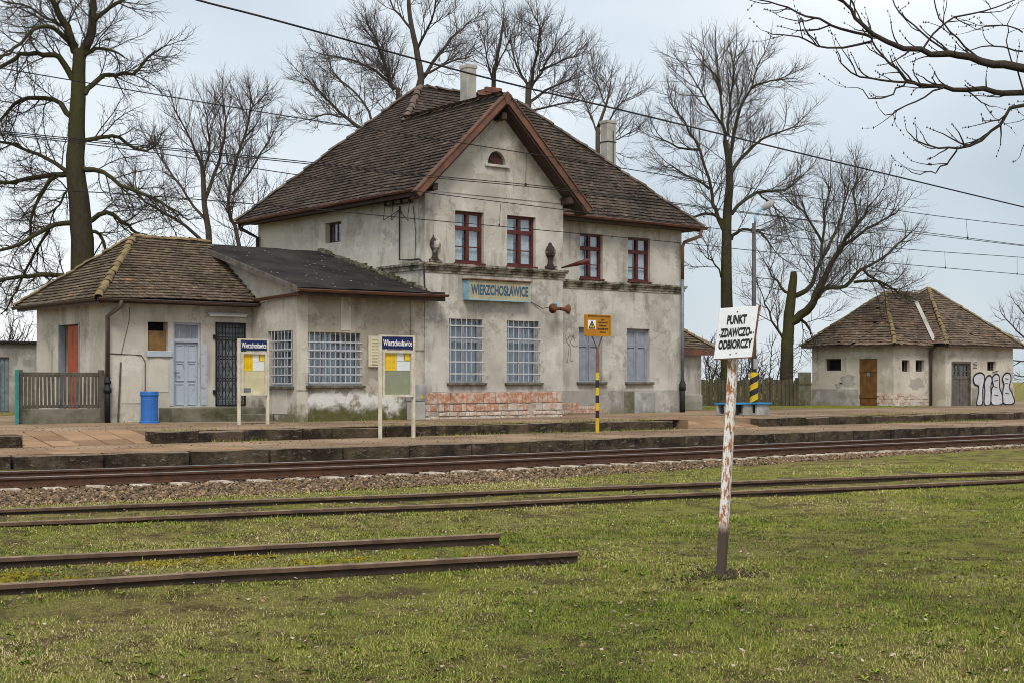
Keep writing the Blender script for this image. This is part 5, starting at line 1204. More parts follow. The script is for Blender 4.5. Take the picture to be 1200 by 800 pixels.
# notice case on the annex wall
p0, p1 = atY(432, 393.5, YA - .06), atY(444, 430, YA - .06); nc = root('notice_case', 'small cream timetable case fixed to the annex wall', 'notice case', ((p0.x + p1.x) / 2 + .12, YA - .03, p1.z))
MB().box(p0.x, p1.x + .25, YA - .07, YA - .032, p1.z, p0.z).build('case', M['creampaint'], nc, bevel=.01); MB().box(p0.x + .05, p1.x + .2, YA - .076, YA - .071, p1.z + .05, p0.z - .05).build('sheet', M['creamback'], nc)
for i in range(9): z = p0.z - .1 - i * .075; MB().box(p0.x + .08, p1.x + .17, YA - .079, YA - .077, z - .012, z + .006).build('print_line', M['cornice'], nc)
# meter cabinet
p0, p1 = atY(486, 450, YB - .35), atY(500, 490, YB - .35); mc = root('meter_cabinet', 'grey-white meter cabinet at the foot of the station house corner', 'cabinet', ((p0.x + p1.x) / 2, YB - .2, ZU))
MB().box(p0.x - .05, p1.x, YB - .35, YB - .03, 1.02, p0.z).build('upper_box', M['concrete'], mc, bevel=.012); MB().box(p0.x - .03, p1.x - .02, YB - .33, YB - .03, ZU, 1.015).build('pedestal', M['chimney'], mc, bevel=.012)
MB().box(p0.x + .0, p1.x - .04, YB - .36, YB - .351, 1.06, p0.z - .04).build('door', M['concrete'], mc); c_ = ((p0.x + p1.x) / 2 + .02)
m_ = MB(); m_.prism([(c_ - .05, YB - .3645, 1.10), (c_ + .05, YB - .3645, 1.10), (c_, YB - .3645, 1.19)], (0, .004, 0)); m_.build('warning_mark', M['yellowpaint'], mc)

# ================================================================== notice boards
def board(label, X0b, X1b, Yb_, z0, zt, cm, extra, hdr):
    t = root('notice_board', label, 'notice board', ((X0b + X1b) / 2, Yb_, z0), 'station notice boards on the platform')
    for x in (X0b, X1b):
        MB().box(x - .032, x + .032, Yb_ - .035, Yb_ + .035, z0 - .05, zt).build('post', M['creampaint'], t, bevel=.008)
    MB().box(X0b - .028, X1b + .028, Yb_ - .03, Yb_ + .03, zt + .002, zt + .03).build('top_rail', M['creampaint'], t)
    MB().box(X0b + .034, X1b - .034, Yb_ - .03, Yb_ + .03, zt - hdr, zt - .005).build('name_panel', M['navy'], t)
    put_text('Wierzchosławice', (X1b - X0b) * .86, .125, M['white'], t, ((X0b + X1b) / 2, Yb_ - .034, zt - hdr / 2), bold=.008)
    a0, a1 = X0b + .036, X1b - .036; b0, b1 = zt - hdr - 1.0, zt - hdr - .03
    m_ = MB()
    for b in ((a0, a0 + .05, b0, b1), (a1 - .05, a1, b0, b1), (a0 + .05, a1 - .05, b0, b0 + .05), (a0 + .05, a1 - .05, b1 - .05, b1)): m_.box(b[0], b[1], Yb_ - .06, Yb_ + .04, b[2], b[3])
    c = m_.build('display_case', M['creampaint'], t)
    MB().box(a0 + .05, a1 - .05, Yb_ - .0, Yb_ + .03, b0 + .05, b1 - .05).build('backing', M[cm], c)
    w = a1 - a0 - .1; h = b1 - b0 - .1; P0 = a0 + .05; Z1 = b1 - .05
    for (u0, u1, v0, v1, mt) in ((.0, .47, .0, .42, 'yellowpaper'), (.48, .78, .0, .19, 'whitepaper'), (.75, .98, .0, .17, 'yellowpaper'), (.48, .98, .2, .42, 'whitepaper')) + extra:
        s = MB().box(P0 + u0 * w, P0 + u1 * w, Yb_ - .008, Yb_ - .002, Z1 - v1 * h, Z1 - v0 * h).build('poster', M[mt], c)
        if mt == 'yellowpaper' and u1 < .5:
            for i in range(12):
                for q in range(3): xx = P0 + (u0 + .03 + q * .145) * w; zz = Z1 - (.05 + i * .028) * h; MB().box(xx, xx + .1 * w, Yb_ - .0095, Yb_ - .0085, zz - .005, zz).build('print_line', M['ambersign'], c) if i % 1 == 0 else None
    MB().box(P0 - .004, P0 + w + .004, Yb_ - .045, Yb_ - .041, Z1 - h - .004, Z1 + .004).build('pane', M['clearglass'], c)
    return t
y1_ = 25.45; board('front notice board with navy name panel and faded green backing on the platform edge', atY(445.5, 500, y1_).x, atY(484.5, 500, y1_).x, y1_, ZL, atY(465, 394.5, y1_).z, 'greenback', (), atY(465, 395, y1_).z - atY(465, 409.5, y1_).z)
y2_ = 29.1; board('rear notice board with navy name panel and pale cream backing outside the annex', atY(280, 490, y2_).x, atY(313.5, 490, y2_).x, y2_, ZU, atY(295, 398.5, y2_).z, 'creamback', ((.02, .38, .87, .98, 'zinc'),), atY(295, 399, y2_).z - atY(295, 411, y2_).z)

# ================================================================== amber warning sign on striped post
yy = 25.0; p0, p1 = atY(685.5, 368.5, yy), atY(713.5, 394.5, yy); cx_ = atY(700, 450, yy).x
ws = root('warning_sign', 'amber electrical warning sign on a yellow and black striped post', 'sign', (cx_, yy, ZL))
MB().box(p0.x, p1.x, yy - .05, yy + .05, p1.z, p0.z).build('panel', M['ambersign'], ws, bevel=.01)
m_ = MB()
for b in ((p0.x, p1.x, p1.z, p1.z + .025), (p0.x, p1.x, p0.z - .025, p0.z), (p0.x, p0.x + .025, p1.z + .025, p0.z - .025), (p1.x - .025, p1.x, p1.z + .025, p0.z - .025)): m_.box(b[0], b[1], yy - .075, yy - .051, b[2], b[3])
m_.build('rim', M['ambersign'], ws)
w = p1.x - p0.x; h = p0.z - p1.z
MB().box(p0.x + .04, p0.x + .38 * w, yy - .056, yy - .0515, p1.z + .33 * h, p1.z + .74 * h).build('label_plate', M['whitepaper'], ws)
cxx = p0.x + .04 + (.38 * w - .04) / 2; m_ = MB(); m_.prism([(cxx - .09, yy - .060, p1.z + .37 * h), (cxx + .09, yy - .060, p1.z + .37 * h), (cxx, yy - .060, p1.z + .70 * h)], (0, .003, 0)); m_.build('triangle', M['yellowpaint'], ws)
m_ = MB(); tri = [(cxx - .09, p1.z + .37 * h), (cxx + .09, p1.z + .37 * h), (cxx, p1.z + .70 * h)]
for i in range(3): a, b_ = tri[i], tri[(i + 1) % 3]; m_.bar((a[0], yy - .0625, a[1]), (b_[0], yy - .0625, b_[1]), .018, .003, (0, 1, 0))
for a, b_ in (((.01, .64), (-.022, .52)), ((-.022, .52), (.022, .53)), ((.022, .53), (-.005, .41))): m_.bar((cxx + a[0], yy - .0625, p1.z + a[1] * h), (cxx + b_[0], yy - .0625, p1.z + b_[1] * h), .014, .003, (0, 1, 0))
m_.build('bolt_symbol', M['blackpaint'], ws)
for i, (t, ww) in enumerate((('SIEĆ', .12), ('TRAKCYJNA POD', .40), ('NAPIĘCIEM', .29), ('DOTYKANIE GROZI', .43), ('ŚMIERCIĄ', .26))): put_text(t, ww * w, .042, M['blackpaint'], ws, (p0.x + .68 * w, yy - .0545, p1.z + (.78 - i * .147) * h), bold=.01)
zf = atY(700, 408, yy).z
m_ = MB(); m_.tube([(cx_, yy, ZL - .03), (cx_, yy, zf)], .035, 10); po = m_.build('post', M['rust'], ws, smooth=True)
m_ = MB(); m_.tube([(cx_, yy, zf - .02), (p0.x + .2, yy, p1.z + .02)], .014, 6); m_.tube([(cx_, yy, zf - .02), (p1.x - .2, yy, p1.z + .02)], .014, 6); m_.build('fork', M['rust'], ws)
zb = atY(700, 436, yy).z; zs = np.linspace(ZL, zb, 9)
for i in range(8): m_ = MB(); m_.tube([(cx_, yy, zs[i]), (cx_, yy, zs[i + 1])], .044, 10); m_.build('stripe', M['yellowpaint' if i % 2 else 'blackpaint'] if i else M['yellowpaint'], ws, smooth=False)

# ================================================================== leaning enamel sign in the grass
bp_ = dep(845, 672, 11.33); bp_.z = -.01
ps = root('point_sign', 'leaning white enamel sign PUNKT ZDAWCZO-ODBIORCZY on a rusty white post in the grass', 'sign', tuple(bp_))
Rv = Vector((VS, -VC, 0)); Vv = Vector((VC, VS, 0)); topc = dep(862.5, 362, 11.33)
axis = (topc - bp_).normalized(); sd = (Rv - axis * Rv.dot(axis)).normalized(); fw = axis.cross(sd)     # fw: away from the camera
yaw = math.radians(-28)      # section seen on the corner: two faces
s1 = (sd * math.cos(yaw) + fw * math.sin(yaw)); s2 = axis.cross(s1)
m_ = MB(); r_ = .033; q0 = bp_ - axis * .15; q1 = bp_.lerp(topc, .985)
m_.hexa([q0 - s1 * r_ - s2 * r_, q0 + s1 * r_ - s2 * r_, q0 + s1 * r_ + s2 * r_, q0 - s1 * r_ + s2 * r_, q1 - s1 * r_ - s2 * r_, q1 + s1 * r_ - s2 * r_, q1 + s1 * r_ + s2 * r_, q1 - s1 * r_ + s2 * r_])
m_.build('post', M['rustywhite'], ps, bevel=.006)
dpl = 11.22; C = [dep(843.5, 361.5, dpl + .03), dep(890, 358.5, dpl - .03), dep(882, 418, dpl - .03), dep(836.5, 420.5, dpl + .03)]
m_ = MB(); m_.prism(C, Vv * .012); m_.build('plate', M['enamel'], ps, bevel=.002)
m_ = MB(); m_.bar(C[1] + Vv * .006, C[2] + Vv * .006, .014, .016, tuple(Vv)); m_.bar(C[3] + Vv * .006, C[2] + Vv * .006, .014, .010, tuple(Vv)); m_.build('rim', M['rust'], ps)
ex = (C[1] - C[0]).normalized(); ez = (C[0] - C[3]).normalized(); nv_ = ex.cross(ez)
if nv_.dot(Vv) > 0: nv_ = -nv_
def sign_text(txt, u, v, w_, h_):
    me = text_mesh(txt, w_, h_, M['black'], bold=.05, depth=.0015); Wd = (C[1] - C[0]).length; Ht = (C[0] - C[3]).length
    c = C[0] + (C[1] - C[0]) * u - (C[0] - C[3]) * v
    co = np.zeros(len(me.vertices) * 3); me.vertices.foreach_get('co', co); co = co.reshape(-1, 3)
    out = [tuple(ex * a[0] + ez * a[2] + nv_ * (.0025 - a[1] * 0 + (.001 if a[1] < 0 else 0))) for a in co]
    me.vertices.foreach_set('co', np.array(out).ravel()); me.update(); inst(me, 'lettering', ps, c)
Wd = (C[1] - C[0]).length; Ht = (C[0] - C[3]).length
sign_text('PUNKT', .47, .245, Wd * .49, Ht * .182); sign_text('ZDAWCZO-', .49, .495, Wd * .80, Ht * .182); sign_text('ODBIORCZY', .50, .725, Wd * .85, Ht * .182)
for u, v in ((.46, .09), (.08, .53), (.93, .52), (.40, .92), (.55, .90)):
    c = C[0] + (C[1] - C[0]) * u - (C[0] - C[3]) * v; m_ = MB(); m_.tube([c + nv_ * .0, c + nv_ * .004], .0055, 8); m_.build('bolt', M['rust'], ps)

# ================================================================== bin, benches, lamp post
bx_ = atY(175, 480, 31.6); bn = root('waste_bin', 'blue plastic waste bin standing by the doorstep', 'bin', (bx_.x, 31.6, ZU))
m_ = MB(); m_.lathe([(.235, 0), (.235, .03), (.20, .05), (.195, .3), (.20, .62), (.208, .63), (.208, .72), (.20, .735), (.185, .735), (.18, .60)], (bx_.x, 31.6, ZU), 20); m_.build('body', M['blueplastic'], bn, smooth=False)
m_ = MB(); m_.lathe([(.212, .64), (.222, .645), (.222, .665), (.212, .67)], (bx_.x, 31.6, ZU), 20); m_.build('rim', M['blueplastic'], bn)
def bench(label, pxs, z0, zseat, Yc, legs):
    a = atY(pxs[0], 480, Yc).x; b = atY(pxs[1], 480, Yc).x
    t = root('bench', label, 'bench', ((a + b) / 2, Yc, ZU), 'concrete benches by the lamp post')
    MB().box(a - .03, b + .03, Yc - .24, Yc + .24, zseat - .05, zseat).build('seat', M['blueseat'], t, bevel=.008)
    for u0, u1 in legs:
        x0, x1 = a + (b - a) * u0, a + (b - a) * u1; m_ = MB(); k = .05
        m_.box(x0, x1, Yc - .18, Yc - .10, z0, zseat - .055); m_.box(x0, x1, Yc + .12, Yc + .20, z0, zseat - .055)
        m_.box(x1 - .06, x1, Yc - .098, Yc + .118, z0, zseat - .055); m_.box(x0, x1 - .062, Yc - .098, Yc + .118, z0, z0 + .05)
        m_.build('leg', M['concrete'], t, bevel=.008)
bench('longer blue-topped concrete bench left of the lamp post', (845, 877), ZU, .90, 28.75, ((0, .36), (.64, 1)))
bench('short blue-topped concrete seat right beside the striped lamp post', (881, 897), ZU, .90, 28.55, ((0.05, .95),))
lp = atY(883.5, 480, 28.95); lz0 = lp.z
ln = root('lamp_post', 'tall grey lamp post with curved arm and striped yellow-black foot', 'lamp post', (lp.x, 28.95, ZU))
zt_ = atY(885, 262, 28.95).z; zst = atY(883, 436, 28.95).z
m_ = MB(); m_.tube([(lp.x, 28.95, ZU), (lp.x, 28.95, zt_)], [.085, .055], 10); m_.build('pole', M['lamppost'], ln, smooth=True)
q = [atY(x, y, 28.95) for x, y in ((885, 264), (885, 254), (889, 247), (896, 243))]; m_ = MB(); m_.tube(q, .035, 8); m_.build('arm', M['signblue'], ln, smooth=True)
h0, h1 = atY(893, 245, 28.95), atY(907, 236.5, 28.95); dh = (h1 - h0); m_ = MB(); m_.tube([h0, h0 + dh * .15, h0 + dh * .5, h0 + dh * .85, h1], [.04, .08, .11, .09, .03], 10)
for i in range(len(m_.v)): pass
m_.build('lamp_head', M['concrete'], ln, smooth=True)
# helical stripe jacket: alternating yellow / black bands that climb round the foot
NB = 7; zj0, zj1 = ZU, zst; H_ = (zj1 - zj0) / NB; NSEG = 16
for i in range(-1, NB + 1):
    m_ = MB(); vs = []; fs = []; rad = .125
    for j in range(NSEG + 1):
        a = 2 * math.pi * j / NSEG + math.pi; off = H_ * 2 * j / NSEG
        for z in (zj0 + i * H_ + off - H_, zj0 + (i + 1) * H_ + off - H_): vs.append((lp.x + rad * math.cos(a), 28.95 + rad * math.sin(a), min(max(z, zj0), zj1)))
    fs = [(2 * j, 2 * j + 2, 2 * j + 3, 2 * j + 1) for j in range(NSEG)]
    m_.add(vs, fs); m_.build('stripe', M['yellowpaint' if i % 2 else 'blackpaint'], ln)
m_ = MB(); m_.tube([(lp.x, 28.95, zst), (lp.x, 28.95, zst + .02)], [.125, .08], 16); m_.build('collar', M['lamppost'], ln)
MB().box(lp.x - .09, lp.x + .07, 28.95 - .095, 28.95 - .06, zst + .1, zst + .4).build('plate', M['concrete'], ln)

# ================================================================== overhead wires
def wire(name, pts, r, mat, label, cat='wire', group='overhead line wires'):
    m_ = MB(); P = [Vector(p) for p in pts]; out = []
    for i in range(len(P) - 1):
        p0, p1, p2, p3 = P[max(0, i - 1)], P[i], P[i + 1], P[min(len(P) - 1, i + 2)]
        for j in range(6):
            t = j / 6; out.append(.5 * ((2 * p1) + (p2 - p0) * t + (2 * p0 - 5 * p1 + 4 * p2 - p3) * t * t + (3 * p1 - p0 - 3 * p2 + p3) * t ** 3))
    out.append(P[-1]); m_.tube(out, r, 5); return m_.build(name, mat, None, label=label, cat=cat, group=group)
def Wp(l, Y): return [atY(x, y, Y) for x, y in l]
Ya_, Yb2 = 20.8, 27.0
wire('feeder_cable', Wp([(120, -33), (230, 0), (330, 26), (560, 89), (760, 137), (1000, 195), (1200, 243), (1320, 271)], 17.0), .014, M['wire_dark'], 'thick dark cable crossing the sky above the roof from upper left', 'cable')
w2 = [(-120, 59), (0, 80), (165, 108), (340, 137), (509, 163), (663, 187), (829, 213), (1070, 249.5), (1200, 265), (1330, 280)]
wire('messenger_wire', Wp(w2, Ya_), .0085, M['wire'], 'upper messenger wire over the main track, below the thick cable')
w3 = [(-120, 141), (0, 154), (340, 188), (514, 207), (657, 221), (923, 255), (1078, 272), (1200, 287.5), (1330, 302)]
wire('contact_wire', Wp(w3, Ya_), .008, M['wire'], 'contact wire over the main track, hanging on droppers')
wire('contact_wire', Wp([(x, y + 2.2) for x, y in w3[:5]] + [(923, 256), (1200, 288.5), (1330, 303)], Ya_ - .04), .008, M['wire'], 'second contact wire running close below its twin over the main track')
w4 = [(-120, 141), (0, 157.6), (165, 177), (340, 204), (497, 225.6), (660, 246), (822, 266), (1049, 291), (1200, 302), (1330, 313)]
wire('messenger_wire', Wp(w4, Yb2), .010, M['wire'], 'lower messenger wire passing across the gable above the upper windows')
w5 = [(-120, 208), (0, 219), (165, 229), (340, 243), (480, 256), (680, 274), (799, 285), (946, 300), (1200, 322), (1330, 333)]
wire('contact_wire', Wp(w5, Yb2), .010, M['wire'], 'lowest contact wire passing across the upper windows')
for i, (a, b, c, d, Y, lab) in enumerate(((1132, 257, 1134, 279, Ya_, 'rightmost dropper of the upper wire pair above the shed'), (617, 181, 616, 217, Ya_, 'dropper in front of the gable peak'), (587, 238, 585, 264, Yb2, 'dropper between the two red upper windows'), (1107, 295, 1108, 314, Yb2, 'left of the two droppers of the lower wire pair above the shed'), (1192, 302, 1192, 321, Yb2, 'dropper of the lower wire pair at the right edge'))):
    m_ = MB(); m_.tube([atY(a, b, Y), atY(c, d, Y)], .005, 5); m_.lathe([(.02, -.03), (.02, .03)], atY(c, d, Y), 6); m_.build('dropper', M['wire'], None, label=lab, cat='wire', group='overhead line droppers')
# ================================================================== bare trees
class Soup:
    def __init__(s): s.V = []; s.F = []
    def tube(s, pts, r0, r1, n):
        k = len(pts); b0 = len(s.V); ref = None; V = s.V; F = s.F
        cs = [(math.cos(2 * math.pi * j / n), math.sin(2 * math.pi * j / n)) for j in range(n)]
        for i in range(k):
            d = pts[min(i + 1, k - 1)] - pts[max(i - 1, 0)]; d.normalize()
            a = ref - d * ref.dot(d) if ref is not None else d.orthogonal()
            if a.length < 1e-5: a = d.orthogonal()
            a.normalize(); ref = a; b = d.cross(a); r = r0[i] if hasattr(r0, '__len__') else r0 + (r1 - r0) * i / (k - 1); p = pts[i]
            for c, sn in cs: V.append((p.x + (a.x * c + b.x * sn) * r, p.y + (a.y * c + b.y * sn) * r, p.z + (a.z * c + b.z * sn) * r))
        for i in range(k - 1):
            for j in range(n): F.append((b0 + i * n + j, b0 + i * n + (j + 1) % n, b0 + (i + 1) * n + (j + 1) % n, b0 + (i + 1) * n + j))
    def build(s, name, mat, parent):
        if not s.V: return
        V = np.array(s.V); o = ORG[parent.name]; V = V - np.array(tuple(o))
        ob = bpy.data.objects.new(name, np_mesh(name, V, np.array(s.F), mat, smooth=True)); COL.objects.link(ob); ob.parent = parent; return ob
def rvec(R): 
    while True:
        v = Vector((R.uniform(-1, 1), R.uniform(-1, 1), R.uniform(-1, 1)))
        if .05 < v.length < 1: return v.normalized()
def shoot(p, d, L, n, R, wander, up):
    pts = [p.copy()]; d = d.normalized(); st = L / n
    for i in range(n):
        d = (d + rvec(R) * wander + Vector((0, 0, up))).normalized(); p = p + d * st; pts.append(p.copy())
    return pts
def spawn(pts, r0, r1, lvl, R, prm, br, tw):
    """children along a branch"""
    L = sum((pts[i + 1] - pts[i]).length for i in range(len(pts) - 1)); dens, lo, hi, rad = prm['lv'][lvl]
    k = max(1, int(L * dens + R.random())); 
    for c in range(k):
        t = prm.get('t0', .15) + (1 - prm.get('t0', .15)) * (c + R.random()) / k if lvl == 0 else .12 + .88 * (c + R.random()) / k
        if c == k - 1: t = 1.0
        f = min(t, .999) * (len(pts) - 1); i = int(f); p = pts[i].lerp(pts[i + 1], f - i); tg = (pts[i + 1] - pts[i]).normalized()
        s = rvec(R); s = (s - tg * s.dot(tg)); s.normalize()
        an = R.uniform(.45, 1.0) if t < 1 else R.uniform(0, .3)
        d = tg * math.cos(an) + s * math.sin(an); ln = R.uniform(lo, hi) * (1.15 - .55 * t)
        rb = min(rad, (r0 + (r1 - r0) * t) * .8); re = rb * .45
        last = lvl == len(prm['lv']) - 1
        q = shoot(p, d, ln, 2 if last else (4 if lvl == 0 else 3), R, prm['w'] * (1 if lvl < 2 else .7), prm['up'])
        (tw if lvl >= 1 else br).tube(q, rb, re, 3 if lvl >= 1 else 4)
        if not last: spawn(q, rb, re, lvl + 1, R, prm, br, tw)
def tree(name, label, base, Z, limbs, prm, seed, mats=('bark_grey', 'twig'), group=None, cat='tree', trunk_n=1, sub=0, ground=.5):
    """limbs: list of (pixel polyline, px radius start, px radius end); the first trunk_n are trunk"""
    R = random.Random(seed); b = dep(base, 470, Z); t = root(name, label, cat, (b.x, b.y, ground), group); tk, br, tw = Soup(), Soup(), Soup()
    ppm = FPX / Z
    for li, L in enumerate(limbs):
        poly, ra, rb = L[:3]; slope = 0 if li < trunk_n or poly[0][1] > 400 else (L[3] if len(L) > 3 else R.uniform(-.75, .75)); acc = 0; P = []
        for i, (x, y) in enumerate(poly):
            if i: acc += math.hypot(x - poly[i - 1][0], y - poly[i - 1][1]) / ppm
            P.append(dep(x, y, Z + slope * acc))
        # resample with wiggle
        Q = []
        for i in range(len(P) - 1):
            m = 3
            for j in range(m):
                q = P[i].lerp(P[i + 1], j / m); p0 = P[max(0, i - 1)]; p3 = P[min(len(P) - 1, i + 2)]; tt = j / m
                q = .5 * ((2 * P[i]) + (P[i + 1] - p0) * tt + (2 * p0 - 5 * P[i] + 4 * P[i + 1] - p3) * tt * tt + (3 * P[i] - p0 - 3 * P[i + 1] + p3) * tt ** 3)
                Q.append(q + rvec(R) * (.05 if li >= trunk_n else .02) * (prm.get('sc', 1)))
        Q.append(P[-1]); rs = prm.get('rs', 1.0) if li >= trunk_n else 1.0; r0, r1 = ra * rs / ppm, rb * rs / ppm
        (tk if li < trunk_n else br).tube(Q, r0, r1, 9 if li < trunk_n else 6)
        if not (li < trunk_n and prm.get('bare_trunk', True)): spawn(Q, r0, r1, 0, R, prm, br, tw)
        if li < trunk_n and prm.get('bare_trunk', True) and prm.get('tip', True): spawn(Q[-4:], r0, r1, 0, R, prm, br, tw)
    tk.build('trunk', M[mats[0]], t); br.build('limbs', M[mats[0]], t); tw.build('crown', M[mats[1]], t)
    return t
P1 = dict(lv=[(3.8, .9, 2.2, .026), (5.8, .45, 1.0, .0115), (8.5, .2, .5, .0072)], w=.30, up=.07, rs=.85)
P2 = dict(lv=[(3.8, 1.0, 2.5, .021), (5.2, .5, 1.2, .0110), (7.5, .24, .6, .0072)], w=.20, up=.12, rs=.66)
P3 = dict(P2, lv=[(3.4, .6, 1.3, .018), (5.0, .35, .7, .010), (6, .2, .4, .007)])
tree('bare_tree', 'huge dark mossy tree with twisting limbs at the left edge', 97, 50, [
    ([(98, 485), (97, 310), (94, 250), (89, 200), (90, 150), (92, 100), (93, 62)], 15, 7),
    ([(93, 64), (85, 54), (78, 33), (64, 6), (50, -12)], 7, 3), ([(93, 66), (105, 47), (109, 25), (108, 0), (110, -25)], 7, 4), ([(109, 24), (124, 14), (144, 0), (158, -16)], 3.5, 2),
    ([(86, 92), (70, 68), (50, 64), (25, 64), (0, 78), (-30, 86)], 4.5, 2), ([(84, 54), (64, 33), (41, 33), (17, 58), (0, 70)], 3.5, 1.5), ([(99, 109), (115, 93), (136, 87), (157, 87), (173, 70), (190, 56)], 4, 1.3),
    ([(97, 66), (120, 56), (144, 66)], 3, 1.2), ([(84, 138), (62, 116), (33, 116), (12, 128), (-5, 146)], 4, 1.8), ([(96, 167), (116, 161), (140, 163), (165, 177), (180, 172)], 3.5, 1.2),
    ([(88, 204), (62, 206), (25, 212), (-10, 215)], 4.5, 2.2), ([(86, 206), (55, 186), (25, 174), (-10, 164)], 3.5, 1.6), ([(64, 206), (46, 230), (38, 250), (36, 282)], 3.5, 1.5), ([(95, 198), (120, 202), (153, 223), (186, 235), (215, 255)], 4, 1.2),
    ([(101, 262), (124, 250), (144, 260), (161, 274), (175, 296)], 4, 1.5), ([(92, 262), (62, 264), (25, 285), (-12, 297)], 4, 1.8), ([(92, 330), (60, 322), (20, 326), (-15, 332)], 4, 2), ([(100, 270), (118, 276), (126, 300), (140, 320)], 3, 1.2),
    ([(78, 33), (60, 24), (35, 10), (5, 2)], 2.5, 1), ([(60, 264), (40, 300), (20, 340), (5, 365)], 2.2, 1), ([(94, 240), (80, 225), (70, 240), (55, 250)], 2.2, 1)], P1, 1, ('bark_green', 'twig_dark'))
tree('bare_tree', 'bare multi-stemmed grey tree behind the low tiled roof', 245, 62, [
    ([(246, 480), (246, 300), (240, 240), (237, 195)], 4.5, 2.6), ([(237, 200), (225, 165), (205, 130)], 3, 1), ([(240, 235), (256, 190), (264, 150), (262, 122)], 3.5, 1), ([(283, 470), (280, 290), (268, 245), (276, 190), (292, 140), (296, 120)], 4.5, 1.2),
    ([(240, 285), (205, 257), (172, 238), (152, 215)], 3.2, 1), ([(242, 262), (220, 230), (195, 195), (178, 165)], 3, 1), ([(272, 230), (300, 190), (318, 160)], 2.5, .9), ([(281, 270), (302, 245), (318, 235)], 2.2, .9), ([(238, 210), (245, 165), (240, 128)], 2.5, .9)], P2, 2, group='bare trees behind the station')
tree('bare_tree', 'large bare tree left of the tall chimney behind the roof', 490, 64, [
    ([(492, 480), (491, 140), (493, 92), (487, 55), (480, 20), (478, -15)], 5.5, 2), ([(470, 480), (468, 140), (458, 100), (447, 62), (432, 32)], 6, 1.2), ([(466, 170), (418, 148), (398, 132), (376, 108), (356, 92)], 4.5, 1.1), ([(493, 95), (515, 62), (535, 40), (552, 25)], 3.6, 1), ([(488, 60), (505, 25), (512, -5)], 3, 1), ([(455, 95), (430, 78), (400, 68), (372, 62)], 3, 1), ([(440, 152), (425, 120), (400, 95), (385, 80)], 2.8, 1), ([(482, 35), (462, 10), (450, -10)], 2.6, 1), ([(496, 88), (525, 75), (552, 66)], 2.6, .9), ([(404, 137), (380, 135), (362, 140)], 2, .8)], P2, 3, group='bare trees behind the station')
tree('bare_tree', 'slender bare tree rising right behind the tall chimney', 580, 68, [([(578, 480), (578, 120), (581, 75), (588, 40), (590, 25)], 3.5, .9), ([(579, 100), (570, 70), (568, 45)], 2, .8), ([(580, 85), (592, 60), (600, 40)], 1.8, .8)], P2, 4, group='bare trees behind the station')
tree('bare_tree', 'bare round-crowned tree right of the gable peak', 618, 66, [([(619, 480), (619, 135), (621, 100)], 5, 2.6), ([(621, 104), (628, 70), (632, 40), (630, 22)], 3.5, .9), ([(621, 108), (606, 75), (598, 45)], 3, .9), ([(621, 104), (640, 75), (655, 48)], 3, .9), ([(622, 120), (650, 100), (675, 92)], 2.8, .9), ([(622, 130), (660, 122), (680, 118)], 2.2, .8), ([(632, 85), (662, 70), (678, 66)], 2, .8)], P2, 5, group='bare trees behind the station')
tree('bare_tree', 'small bare tree just left of the right-hand chimney', 702, 64, [([(700, 480), (700, 180), (701, 150), (710, 125), (716, 95)], 3.6, .8), ([(701, 160), (690, 130), (682, 112)], 2, .7), ([(702, 158), (722, 130), (735, 112)], 2, .7), ([(702, 170), (725, 162), (742, 155)], 1.8, .7), ([(710, 125), (700, 100), (698, 88)], 1.6, .7)], P2, 6, group='bare trees behind the station')
tree('bare_tree', 'tall bare tree with green-tinged trunk right of the station house', 853, 60, [
    ([(853, 485), (852, 400), (851, 330), (852, 262), (855, 200), (850, 165)], 9, 3.2), ([(850, 168), (846, 130), (843, 95), (840, 65)], 3.6, 1), ([(854, 195), (864, 136), (880, 103), (890, 72)], 4, 1), ([(849, 275), (838, 247), (833, 223), (820, 177), (802, 144), (785, 120)], 4.5, 1), ([(856, 205), (876, 177), (905, 158), (938, 148)], 3.6, 1), ([(857, 250), (888, 225), (921, 223), (942, 205)], 3.6, 1), ([(857, 280), (866, 270), (882, 270), (897, 277), (905, 290)], 3.4, 1.2), ([(849, 262), (828, 250), (805, 258), (790, 262)], 3.2, 1), ([(833, 222), (805, 205), (780, 190)], 2.8, .9), ([(820, 177), (795, 172), (768, 160)], 2.4, .9), ([(848, 150), (826, 115), (812, 92)], 2.8, .9), ([(852, 160), (858, 110), (862, 62)], 2.8, .9), ([(888, 225), (910, 245), (925, 262)], 2, .8), ([(849, 330), (838, 310), (826, 300)], 2, .8), ([(843, 95), (825, 75), (818, 70)], 2, .8), ([(880, 103), (905, 95), (925, 92)], 2, .8)], P2, 7, ('bark_green', 'twig'), group='bare trees behind the station')
